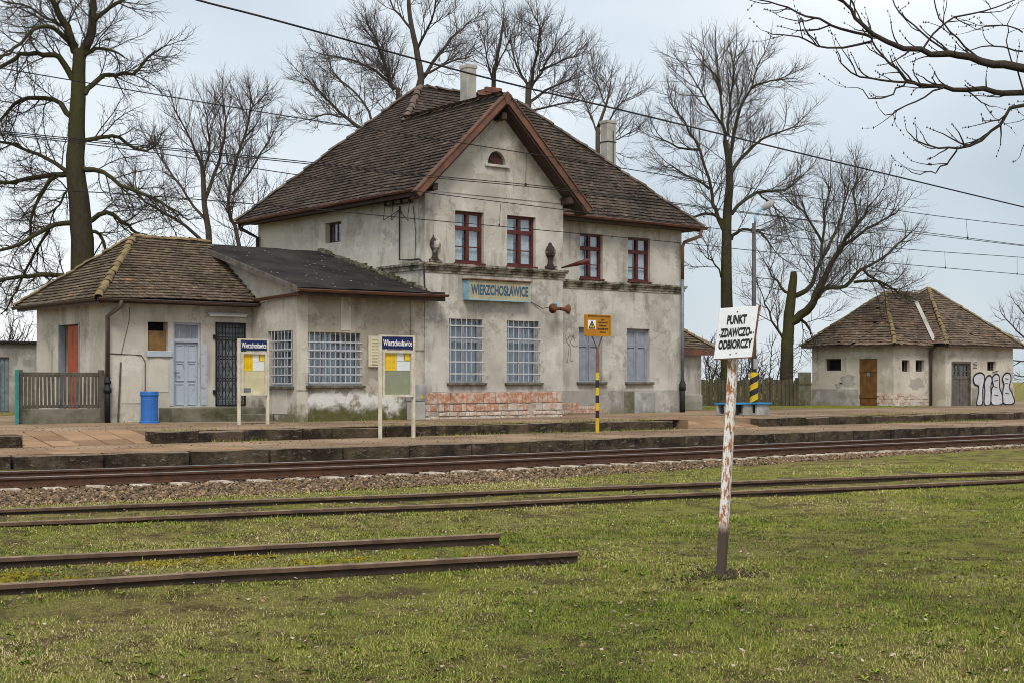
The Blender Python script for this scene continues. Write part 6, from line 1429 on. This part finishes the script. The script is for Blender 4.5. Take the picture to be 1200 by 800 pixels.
tree('bare_tree', 'bare tree with broken-off trunk and limbs leaning right, beside the shed', 924, 58, [
    ([(923, 485), (922, 420), (925, 370), (929, 335), (930, 319)], 9, 3.6),
    ([(928, 376), (946, 364), (957, 345), (968, 320), (985, 290), (1005, 262), (1022, 238)], 6.5, 1.3), ([(955, 350), (968, 338), (990, 335), (1010, 316), (1040, 298), (1068, 272)], 4, 1.1), ([(930, 346), (945, 340), (957, 320), (964, 290), (967, 250), (974, 212)], 4, 1), ([(965, 300), (985, 255), (995, 215)], 2.6, .9), ([(985, 290), (1015, 270), (1050, 250)], 2.6, .9), ([(933, 372), (944, 378), (950, 392)], 2.8, 1.2), ([(1000, 330), (1030, 330), (1055, 345)], 2.2, .9), ([(925, 345), (910, 330), (898, 310)], 2.2, .9), ([(920, 400), (905, 375), (895, 350)], 2.2, .9), ([(964, 285), (945, 255), (930, 235)], 2.2, .8), ([(1005, 262), (1000, 230), (1005, 205)], 2, .8), ([(1010, 316), (1035, 335), (1048, 340)], 2, .8)], dict(P2, tip=False, rs=.85), 8, ('bark_green', 'twig'))
tree('bare_tree', 'bare tree partly cut by the right edge beyond the shed', 1222, 72, [([(1232, 480), (1230, 430), (1228, 395)], 5, 2.5), ([(1229, 425), (1205, 400), (1186, 382), (1174, 368)], 2.4, .8), ([(1228, 400), (1208, 378), (1192, 358)], 2.4, .8), ([(1230, 435), (1202, 424), (1180, 420)], 2, .8), ([(1228, 395), (1214, 365), (1206, 350)], 2, .8), ([(1230, 442), (1205, 440), (1186, 440)], 1.8, .8)], P3, 9)
PS = dict(lv=[(4.0, .5, 1.1, .014), (5.0, .25, .5, .010)], w=.3, up=.05)
for i, (x0, lab) in enumerate(((832, 'bare shrub behind the fence next to the small extension'), (868, 'bare shrub behind the fence between the tall tree and the lamp post'), (902, 'bare shrub behind the fence right of the lamp post'), (8, 'bare scrub at the left edge behind the grey shed'))):
    R = random.Random(30 + i); L = []
    for k in range(9): a = R.uniform(-22, 22); hgt = R.uniform(30, 62) * (1.6 if i == 3 else 1); L.append(([(x0 + a * .2, 476), (x0 + a * .6, 476 - hgt * .6), (x0 + a * 1.1, 476 - hgt), (x0 + a * 1.5 + R.uniform(-6, 6), 476 - hgt * 1.3)], 1.0, .4))
    tree('shrub', lab, x0, 60, L, dict(PS, bare_trunk=False), 40 + i, ('bark_grey', 'twig'), 'bare shrubs behind the fences', 'shrub')
# overhanging foreground branches (the tree stands to the right of the camera)
PF = dict(lv=[(6.5, .10, .36, .0058), (9.0, .04, .13, .0038)], w=.28, up=.10, sc=.25, t0=.3)
fg = tree('overhanging_tree', 'near leafless tree whose budded branches hang in at the top right', 1560, 9.0, [
    ([(1560, 735), (1550, 500), (1520, 250), (1500, 120), (1490, 20)], 34, 18),
    ([(1500, 130), (1360, 95), (1200, 79), (1152, 72), (1111, 64), (1078, 60), (1025, 43), (1004, 21), (983, -2), (972, -20)], 6.2, 1.0, -.02),
    ([(1500, 160), (1350, 118), (1200, 110), (1152, 106), (1103, 103), (1070, 99), (1045, 74), (1022, 48)], 4.6, .9, .03), ([(1024, 43), (987, 33), (946, 18), (913, 6), (876, -2)], 1.9, .6, .1), ([(1340, 118), (1200, 122), (1173, 148), (1136, 169), (1099, 175), (1066, 157)], 2.6, .7, -.12), ([(1121, 174), (1112, 188), (1100, 199), (1085, 204), (1064, 199)], 1.2, .5, .2),
    ([(1103, 103), (1062, 95), (1020, 91), (990, 80), (981, 60)], 1.7, .6, .15), ([(1078, 60), (1103, 29), (1152, 12), (1195, -2)], 1.5, .6, .2), ([(1021, 49), (971, 56), (934, 43), (897, 37)], 1.5, .5, -.2), ([(1111, 64), (1080, 40), (1055, 15), (1045, -10)], 1.4, .6, .3), ([(1152, 72), (1120, 45), (1100, 20), (1095, -10)], 1.3, .6, -.3), ([(1200, 79), (1215, 110), (1208, 140), (1199, 172)], 1.3, .6, .1), ([(1062, 95), (1045, 110), (1025, 118), (1005, 103)], 1.2, .5, .2), ([(1103, 103), (1075, 118), (1050, 132), (1035, 133)], 1.2, .5, -.2), ([(1136, 106), (1150, 118), (1165, 125)], 1, .5, .2), ([(1200, 110), (1190, 80), (1180, 50), (1185, 20)], 1.1, .5, .2), ([(1200, 60), (1160, 55), (1130, 60)], 1.1, .5, .2), ([(1200, 40), (1170, 30), (1140, 36)], 1, .5, .2)], PF, 77, ('bark_dark', 'twig_dark'), ground=0.0)
bd = MB(); R = random.Random(5)
cr_ = [c for c in fg.children if c.name.startswith('crown')][0].data
for i in R.sample(range(len(cr_.vertices)), 900):
    v = cr_.vertices[i].co + fg.location; s = R.uniform(.003, .007)
    bd.add([v + Vector(d) * s for d in ((0, 0, 1.6), (1, 0, 0), (0, 1, 0), (-1, 0, 0), (0, -1, 0), (0, 0, -1.2))], [(0, 1, 2), (0, 2, 3), (0, 3, 4), (0, 4, 1), (5, 2, 1), (5, 3, 2), (5, 4, 3), (5, 1, 4)])
bd.build('buds', M['twig_dark'], fg, kind='stuff')

# ================================================================== ballast stones
def bal_mat():
    n = NT('ballast_bed'); p = n.P(); v = n.n('ShaderNodeTexVoronoi', None, Vector=p, Scale=26.0)
    c = n.mix(n.n('ShaderNodeSeparateColor', None, i0=v.outputs['Color']).outputs[0], (0.045, 0.031, 0.019), (0.18, 0.125, 0.075)); n.bump(v.outputs['Distance'], 1.0, .03); return n.out(c, .95)
b = MB(); Xl = list(np.arange(-6, 62, 1.0))
for a, c in zip(Xl[:-1], Xl[1:]):
    b.poly([(a, float(bedge(a)) - .25, -.055), (c, float(bedge(c)) - .25, -.055), (c, edgeY(c) + .05, -.03), (a, edgeY(a) + .05, -.03)])
b.build('ballast_bed', bal_mat(), kind='structure', label='ballast bed under the main track')
n = NT('ballast_stone'); t = n.tint()
M['stone'] = n.out(n.mix(n.noise(n.P(), 90.0, 2), n.ramp(t, [(0.0, (0.035, 0.026, 0.020)), (.4, (0.095, 0.060, 0.033)), (.75, (0.20, 0.128, 0.068)), (.93, (0.36, 0.205, 0.080)), (1.0, (0.42, 0.35, 0.26))]), n.ramp(t, [(0.0, (0.035, 0.024, 0.016)), (1.0, (0.29, 0.20, 0.12))])), .95)
def stones(N, X, Y, Zs, r, tint, name, label, mat, flat=.75):
    base = np.array([(1, 0, 0), (0, 1, 0), (-1, 0, 0), (0, -1, 0), (0, 0, 1), (0, 0, -1.), (.65, .65, .5), (-.65, .6, -.4)]); Fo = np.array([(0, 6, 4), (6, 1, 4), (1, 2, 4), (2, 3, 4), (3, 0, 4), (0, 1, 6), (1, 0, 5), (7, 1, 5), (2, 7, 5), (3, 2, 5), (0, 3, 5), (1, 7, 2)])
    J = base[None] * RNG.uniform(.55, 1.25, (N, 8, 1)) + RNG.uniform(-.18, .18, (N, 8, 3)); J[:, :, 2] *= flat
    a = RNG.uniform(0, 2 * np.pi, N); c, s = np.cos(a)[:, None], np.sin(a)[:, None]
    x = J[:, :, 0] * c - J[:, :, 1] * s; y = J[:, :, 0] * s + J[:, :, 1] * c
    V = np.stack([x, y, J[:, :, 2]], -1) * r[:, None, None] + np.stack([X, Y, Zs], -1)[:, None, :]
    F = (Fo[None] + (np.arange(N) * 8)[:, None, None]).reshape(-1, 3)
    o = inst(np_mesh(name, V.reshape(-1, 3), F, mat, np.repeat(tint, 8)), name, None, (0, 0, 0)); tag(o, label, None, None, 'stuff'); return o
N = 46000; X = 4 + 40 * RNG.random(N) ** 1.5; lo = bedge(X) - .1; Yt = lo + (22.5 + 1.0 * np.array([curve(x) for x in X]) - lo) * RNG.random(N) ** 1.35
keep = RNG.random(N) < np.clip((Yt - lo) / .5, .25, 1) ; X, Yt = X[keep], Yt[keep]; N = len(X)
slp = (Yt - np.array([curve(x) for x in X]) > 19.45) & (Yt - np.array([curve(x) for x in X]) < 22.1)
stones(N, X, Yt, -.030 - .022 * slp + RNG.uniform(-.012, .022, N) * np.where(slp, .6, 1), RNG.uniform(.020, .045, N), np.clip(RNG.normal(.5, .25, N), 0, 1), 'ballast', 'crushed brown ballast stones along the main track', M['stone'])

# ================================================================== grass, moss, leaves
def grass_mat(name, stops, tr=.25):
    n = NT(name); c = n.ramp(n.tint(), stops); n.out(c, .8, spec=.2); return n.m
M['grass'] = grass_mat('grass_blades', [(0.0, (0.050, 0.080, 0.009)), (.3, (0.135, 0.190, 0.018)), (.55, (0.240, 0.265, 0.036)), (.75, (0.33, 0.295, 0.085)), (1.0, (0.46, 0.39, 0.20))])
ZNEAR, ZFAR = 6.3, 27.0
def scatter(N, pw=-.55, z0=ZNEAR, z1=ZFAR):
    q = 1 + pw; u = RNG.random(N); Zd = (z0 ** q + u * (z1 ** q - z0 ** q)) ** (1 / q); px = RNG.uniform(-260, 1460, N); t = (px - CX) / FPX
    return (VC + t * VS) * Zd, (VS - t * VC) * Zd, Zd
def gz(X, Y): return -.015 + (fnoise(X * .7, Y * .7, 3) - .5) * .06 * (Y < 17.5) + sidebed(X, Y)
def near_rail(X, Y):
    m = np.zeros(len(X), bool)
    for xs_, ys_ in ([p[0] for p in midU], [p[1] for p in midU]), ([p[0] for p in midL], [p[1] for p in midL]): m |= (np.abs(Y - np.interp(X, xs_, ys_)) < .055) & (X < 45)
    for (x0, y0, s, xe) in ((3.91, 11.43, -.233, 8.15), (3.40, 9.94, -.228, 7.8)): m |= (np.abs(Y - (y0 + (X - x0) * s)) < .055) & (X < xe)
    return m
def ground_here(X, Y): return (Y < bedge(X) + .1)
N = 520000; X, Y, Zd = scatter(N)
den = fnoise(X * .9, Y * .9, 11); den2 = fnoise(X * 3.2, Y * 3.2, 21); dirt = fnoise(X * .55 + 9, Y * .55, 31)
midc = np.abs(Y - (np.interp(X, [p[0] for p in midU], [p[1] for p in midU]) - .75)) < .72
nearc = (np.abs(Y - (10.68 - .23 * (X - 3.65))) < .74) & (X < 8.2)
prob = np.clip(.35 + 1.9 * (den - .36) + 1.5 * (den2 - .47), .03, 1) * np.where(dirt > .60, .35, 1) * np.where(midc, .14, 1) * np.where(nearc, .40, 1) * np.where(Y > bedge(X) - .9, .40, 1)
keep = (RNG.random(N) < prob) & ground_here(X, Y) & ~near_rail(X, Y) & (Y > 3.5)
X, Y, Zd, den, den2 = X[keep], Y[keep], Zd[keep], den[keep], den2[keep]; N = len(X)
h = RNG.uniform(.009, .030, N) * (.20 + 1.0 * den2 + .7 * den) * np.where(RNG.random(N) < .05, 1.9, 1); w = RNG.uniform(.0012, .0026, N) * np.clip(Zd / 9, 1, 2.4)
az = RNG.uniform(0, 2 * np.pi, N); lean = RNG.uniform(.2, 1.3, N); bz = gz(X, Y) - .006
tint = np.clip(RNG.normal(.45, .18, N) + (fnoise(X * .35 + 5, Y * .35, 41) - .5) * .9 + (fnoise(X * 1.4, Y * 1.4, 47) - .5) * .9 + np.where(RNG.random(N) < .10, .35, 0) - (den2 - .5) * .25 + .22 * np.clip((Y - (bedge(X) - 3.0)) / 1.5, 0, 1), 0, 1)
dx, dy = np.cos(az), np.sin(az); sx, sy = -dy * w, dx * w
P0 = np.stack([X - sx, Y - sy, bz], -1); P1_ = np.stack([X + sx, Y + sy, bz], -1)
mx2, my2, mz2 = X + dx * h * lean * .35, Y + dy * h * lean * .35, bz + h * .62
P2_ = np.stack([mx2 + sx * .8, my2 + sy * .8, mz2], -1); P3_ = np.stack([mx2 - sx * .8, my2 - sy * .8, mz2], -1)
P4_ = np.stack([X + dx * h * lean, Y + dy * h * lean, bz + h * (1.0 - .35 * np.clip(lean - .6, 0, 1))], -1)
V = np.stack([P0, P1_, P2_, P3_, P4_], 1).reshape(-1, 3); k = np.arange(N) * 5
F = np.concatenate([np.stack([k, k + 1, k + 2], -1), np.stack([k, k + 2, k + 3], -1), np.stack([k + 3, k + 2, k + 4], -1)])
print('grass blades', N)
o = inst(np_mesh('grass', V, F, M['grass'], np.repeat(tint, 5)), 'grass', None, (0, 0, 0)); tag(o, 'short patchy early-spring grass round the sidings', None, None, 'stuff')
# fine short under-growth so no bare sheet shows
N = 420000; X, Y, Zd = scatter(N, -.6, 6.3, 24); mid_c = np.abs(Y - (np.interp(X, [p[0] for p in midU], [p[1] for p in midU]) - .75)) < .72
pr = np.clip(.55 + 1.2 * (fnoise(X * 2.2, Y * 2.2, 13) - .4), .15, 1) * np.where(mid_c, .22, 1); keep = (RNG.random(N) < pr) & ground_here(X, Y) & ~near_rail(X, Y) & (Y > 3.5); X, Y, Zd = X[keep], Y[keep], Zd[keep]; N = len(X)
h = RNG.uniform(.006, .020, N); w = RNG.uniform(.0018, .0036, N) * np.clip(Zd / 9, 1, 2.2); a = RNG.uniform(0, 6.28, N); dx, dy = np.cos(a), np.sin(a); le = RNG.uniform(.3, 1.9, N); bz = gz(X, Y) - .003
V = np.stack([np.stack([X - dy * w, Y + dx * w, bz], -1), np.stack([X + dy * w, Y - dx * w, bz], -1), np.stack([X + dx * h * le, Y + dy * h * le, bz + h], -1)], 1).reshape(-1, 3)
tn = np.clip(RNG.normal(.50, .2, N) + (fnoise(X * .35 + 5, Y * .35, 41) - .5) * .8 + (fnoise(X * 1.4, Y * 1.4, 47) - .5) * .8 + np.where(RNG.random(N) < .12, .35, 0), 0, 1)
o = inst(np_mesh('short_turf', V, np.arange(N * 3).reshape(-1, 3), M['grass'], np.repeat(tn, 3)), 'short_turf', None, (0, 0, 0)); tag(o, 'fine short turf and straw between the longer blades', None, None, 'stuff')
# scattered longer tufts
NT_ = 1700; X, Y, Zd = scatter(NT_, -.1, 6.3, 16); keep = (fnoise(X * .6 + 2, Y * .6, 91) > .5) & ground_here(X, Y) & ~near_rail(X, Y) & (Y > 3.5); X, Y = X[keep], Y[keep]
k_ = 46; n_ = len(X); bx2 = np.repeat(X, k_) + RNG.normal(0, .03, n_ * k_); by2 = np.repeat(Y, k_) + RNG.normal(0, .03, n_ * k_); N = len(bx2); hb = np.repeat(RNG.uniform(.35, 1.0, n_) ** 1.5, k_)
h = RNG.uniform(.025, .060, N) * hb; a = RNG.uniform(0, 6.28, N); le = RNG.uniform(.2, 1.2, N); bz = gz(bx2, by2) - .005; w = RNG.uniform(.0015, .0032, N); dx, dy = np.cos(a), np.sin(a)
V = np.stack([np.stack([bx2 - dy * w, by2 + dx * w, bz], -1), np.stack([bx2 + dy * w, by2 - dx * w, bz], -1), np.stack([bx2 + dx * h * le, by2 + dy * h * le, bz + h], -1)], 1).reshape(-1, 3)
o = inst(np_mesh('grass_tufts', V, np.arange(N * 3).reshape(-1, 3), M['grass'], np.repeat(np.clip(np.repeat(RNG.normal(.33, .16, n_), k_) + RNG.normal(0, .1, N), 0, 1), 3)), 'grass_tufts', None, (0, 0, 0)); tag(o, 'longer darker grass tufts in the foreground lawn', None, None, 'stuff')
# dead leaves and pale stems
N = 13000; X, Y, Zd = scatter(N, -.3, 6.3, 18); keep = (RNG.random(N) < np.clip((fnoise(X * .8 + 3, Y * .8, 55) - .3) * 2.2, .05, 1)) & ground_here(X, Y) & ~near_rail(X, Y) & (Y > 3.5); X, Y, Zd = X[keep], Y[keep], Zd[keep]; N = len(X)
L = RNG.uniform(.006, .021, N); a = RNG.uniform(0, 6.28, N); bz = gz(X, Y) + RNG.uniform(.008, .03, N); dx, dy = np.cos(a), np.sin(a); ti = RNG.uniform(-.5, .5, (N, 4)) * L[:, None]; wd = L * RNG.uniform(.3, .75, N)
V = np.stack([np.stack([X - dx * L, Y - dy * L, bz + ti[:, 0]], -1), np.stack([X + dy * wd, Y - dx * wd, bz + ti[:, 1]], -1), np.stack([X + dx * L, Y + dy * L, bz + ti[:, 2]], -1), np.stack([X - dy * wd, Y + dx * wd, bz + ti[:, 3]], -1)], 1).reshape(-1, 3)
F = (np.arange(N) * 4)[:, None] + np.array([[0, 1, 2, 3]])
M['leaf'] = grass_mat('dead_leaf', [(0.0, (0.06, 0.035, 0.02)), (.5, (0.15, 0.10, 0.06)), (.85, (0.26, 0.20, 0.14)), (1.0, (0.44, 0.38, 0.30))])
F = np.concatenate([F[:, [0, 1, 2]], F[:, [0, 2, 3]]]); o = inst(np_mesh('leaf_litter', V, F, M['leaf'], np.repeat(RNG.random(N), 4)), 'leaf_litter', None, (0, 0, 0)); tag(o, 'dry brown leaves scattered in the grass', None, None, 'stuff')
# low broad-leaved weeds: flat rosettes
NR = 700; X, Y, Zd = scatter(NR, -.1, 6.3, 15); keep = (fnoise(X * .7 + 7, Y * .7, 95) > .48) & ground_here(X, Y) & ~near_rail(X, Y) & (Y > 3.5); X, Y = X[keep], Y[keep]; n_ = len(X); k_ = 7
bx2 = np.repeat(X, k_); by2 = np.repeat(Y, k_); N = n_ * k_; a = RNG.uniform(0, 6.28, N); L = np.repeat(RNG.uniform(.015, .045, n_), k_) * RNG.uniform(.6, 1.1, N); w = L * RNG.uniform(.18, .32, N); bz = gz(bx2, by2) + .006; dx, dy = np.cos(a), np.sin(a); hz = L * RNG.uniform(.1, .6, N)
V = np.stack([np.stack([bx2, by2, bz], -1), np.stack([bx2 + dx * L * .55 - dy * w, by2 + dy * L * .55 + dx * w, bz + hz], -1), np.stack([bx2 + dx * L, by2 + dy * L, bz + hz * .7], -1), np.stack([bx2 + dx * L * .55 + dy * w, by2 + dy * L * .55 - dx * w, bz + hz], -1)], 1).reshape(-1, 3)
F = (np.arange(N) * 4)[:, None] + np.array([[0, 1, 2, 3]]); F = np.concatenate([F[:, [0, 3, 2]], F[:, [0, 2, 1]]])
o = inst(np_mesh('broadleaf_weeds', V, F, M['grass'], np.repeat(np.clip(np.repeat(RNG.normal(.32, .14, n_), k_) + RNG.normal(0, .06, N), 0, 1), 4)), 'broadleaf_weeds', None, (0, 0, 0)); tag(o, 'flat green weed rosettes scattered in the lawn', None, None, 'stuff')
# stones and debris on bare earth, mainly inside the sidings
N = 9000; X, Y, Zd = scatter(N, -.2, 6.3, 26); midc = np.abs(Y - (np.interp(X, [p[0] for p in midU], [p[1] for p in midU]) - .75)) < .72; nearc = (np.abs(Y - (10.68 - .23 * (X - 3.65))) < .72) & (X < 8.3)
keep = (midc | (nearc & (RNG.random(N) < .5)) | (RNG.random(N) < .04) | ((Y > bedge(X) - 1.4) & (RNG.random(N) < .5))) & ground_here(X, Y) & (Y > 3.5); X, Y = X[keep], Y[keep]; N = len(X)
stones(N, X, Y, gz(X, Y) + .004, RNG.uniform(.008, .026, N), np.clip(RNG.normal(.65, .25, N), 0, 1), 'gravel', 'loose pale stones on the bare earth between the siding rails', M['stone'])
# yellow-green moss cushions between the nearest rails
N = 7000; X = RNG.uniform(2.0, 8.0, N); off = RNG.uniform(-.72, .72, N); Y = 10.68 - .23 * (X - 3.65) + off
keep = fnoise(X * 1.6, Y * 2.6, 71) > .53; X, Y = X[keep], Y[keep]; N = len(X)
n = NT('moss'); M['moss'] = n.out(n.ramp(n.tint(), [(0, (0.06, 0.055, 0.010)), (.5, (0.15, 0.125, 0.014)), (1, (0.25, 0.20, 0.022))]), .95, spec=.05)
stones(N, X, Y, gz(X, Y) + .002, RNG.uniform(.014, .036, N), np.clip(RNG.normal(.5, .22, N), 0, 1), 'moss', 'yellow-green moss cushions between the nearest rails', M['moss'], .45)
# weeds at the foot of the buildings
def tufts(name, label, segs, nper, hh, mat, seed, spread=.12):
    R = np.random.default_rng(seed); Xs_, Ys_, Zs_ = [], [], []
    for (x0, y0, x1, y1, z) in segs:
        k = int(nper * math.hypot(x1 - x0, y1 - y0)); t = R.random(k); g = vnoise(t * 17, t * 0, seed) > .42; t = t[g]; k = len(t)
        Xs_.append(x0 + (x1 - x0) * t + R.normal(0, spread, k)); Ys_.append(y0 + (y1 - y0) * t + R.normal(0, spread, k)); Zs_.append(np.full(k, z))
    X, Y, Z = map(np.concatenate, (Xs_, Ys_, Zs_)); N = len(X); h = R.uniform(.4, 1, N) * hh; a = R.uniform(0, 6.28, N); dx, dy = np.cos(a), np.sin(a); w = R.uniform(.004, .009, N)
    V = np.stack([np.stack([X - dy * w, Y + dx * w, Z - .01], -1), np.stack([X + dy * w, Y - dx * w, Z - .01], -1), np.stack([X + dx * h * .6, Y + dy * h * .6, Z + h], -1)], 1).reshape(-1, 3); F = np.arange(N * 3).reshape(-1, 3)
    o = inst(np_mesh(name, V, F, mat, np.repeat(np.clip(R.normal(.4, .2, N), 0, 1), 3)), name, None, (0, 0, 0)); tag(o, label, None, None, 'stuff')
tufts('weeds', 'low weeds and moss along the step and building feet', [(13, 25.92, 60, 25.92, ZL), (XA, YA - .05, XL, YA - .05, ZU), (26, YW - .1, 33, YW - .1, ZU), (47, sy0 - .2, 49, sy0 - .2, ZU), (R1[1], STEPY + .35, 60, STEPY + .35, ZU), (14, 32.5, 15, 32.5, ZU)], 90, .07, M['grass'], 3, .06)
tufts('lawn', 'bright green grass strip in front of the board fence', [(36, 36 + .35 * i, 46, 33.5 + .35 * i, .52) for i in range(12)], 500, .07, M['grass'], 8, .2)
b = MB(); b.poly([(34, 34.6, ZU + .006), (45.5, 32.6, ZU + .006), (46.2, 41, ZU + .006), (34, 41, ZU + .006)]); b.build('verge', M['ground'], kind='structure', label='grass verge behind the platform by the fence')

#print('tris', sum(sum(len(p.vertices) - 2 for p in m.polygons) if len(m.polygons) < 3000 else len(m.polygons) * (len(m.polygons[0].vertices) - 2) for m in bpy.data.meshes))

# crumbled soil round the leaning post, grit on the platform
N = 420; r = np.abs(RNG.normal(0, .16, N)); a = RNG.uniform(0, 6.28, N); X = bp_.x + r * np.cos(a) * 1.6; Y = bp_.y + r * np.sin(a)
M['soil'] = simple('dark_soil', (0.055, 0.038, 0.024), 0.98, 0, 0.4, 9, (0.03, 0.02, 0.013))
stones(N, X, Y, gz(X, Y) + .006, RNG.uniform(.008, .024, N), RNG.random(N), 'soil_crumbs', 'dark crumbled soil round the foot of the leaning sign', M['soil'])
N = 2600; X = 7 + 36 * RNG.random(N) ** 1.3; lv = RNG.random(N) < .45; Y = np.where(lv, 23.0 + 3.0 * RNG.random(N), 26.35 + 3.6 * RNG.random(N) ** .8); Y = np.where(lv & (Y < 22.9 + np.array([1.2 * curve(x) for x in X])), 25.6, Y)
inr = ((X > R1[0] - .1) & (X < R1[1] + .1)) | ((X > R2[0] - .1) & (X < R2[1] + .1)); kp = ~(inr & (Y > 25.9) & (Y < 27.6)); X, Y, lv = X[kp], Y[kp], lv[kp]; N = len(X)
stones(N, X, Y, np.where(lv, ZL, ZU) + .004, RNG.uniform(.006, .022, N), np.clip(RNG.normal(.5, .3, N), 0, 1), 'platform_grit', 'loose grit and crumbs lying on the platform', M['stone'], .5)
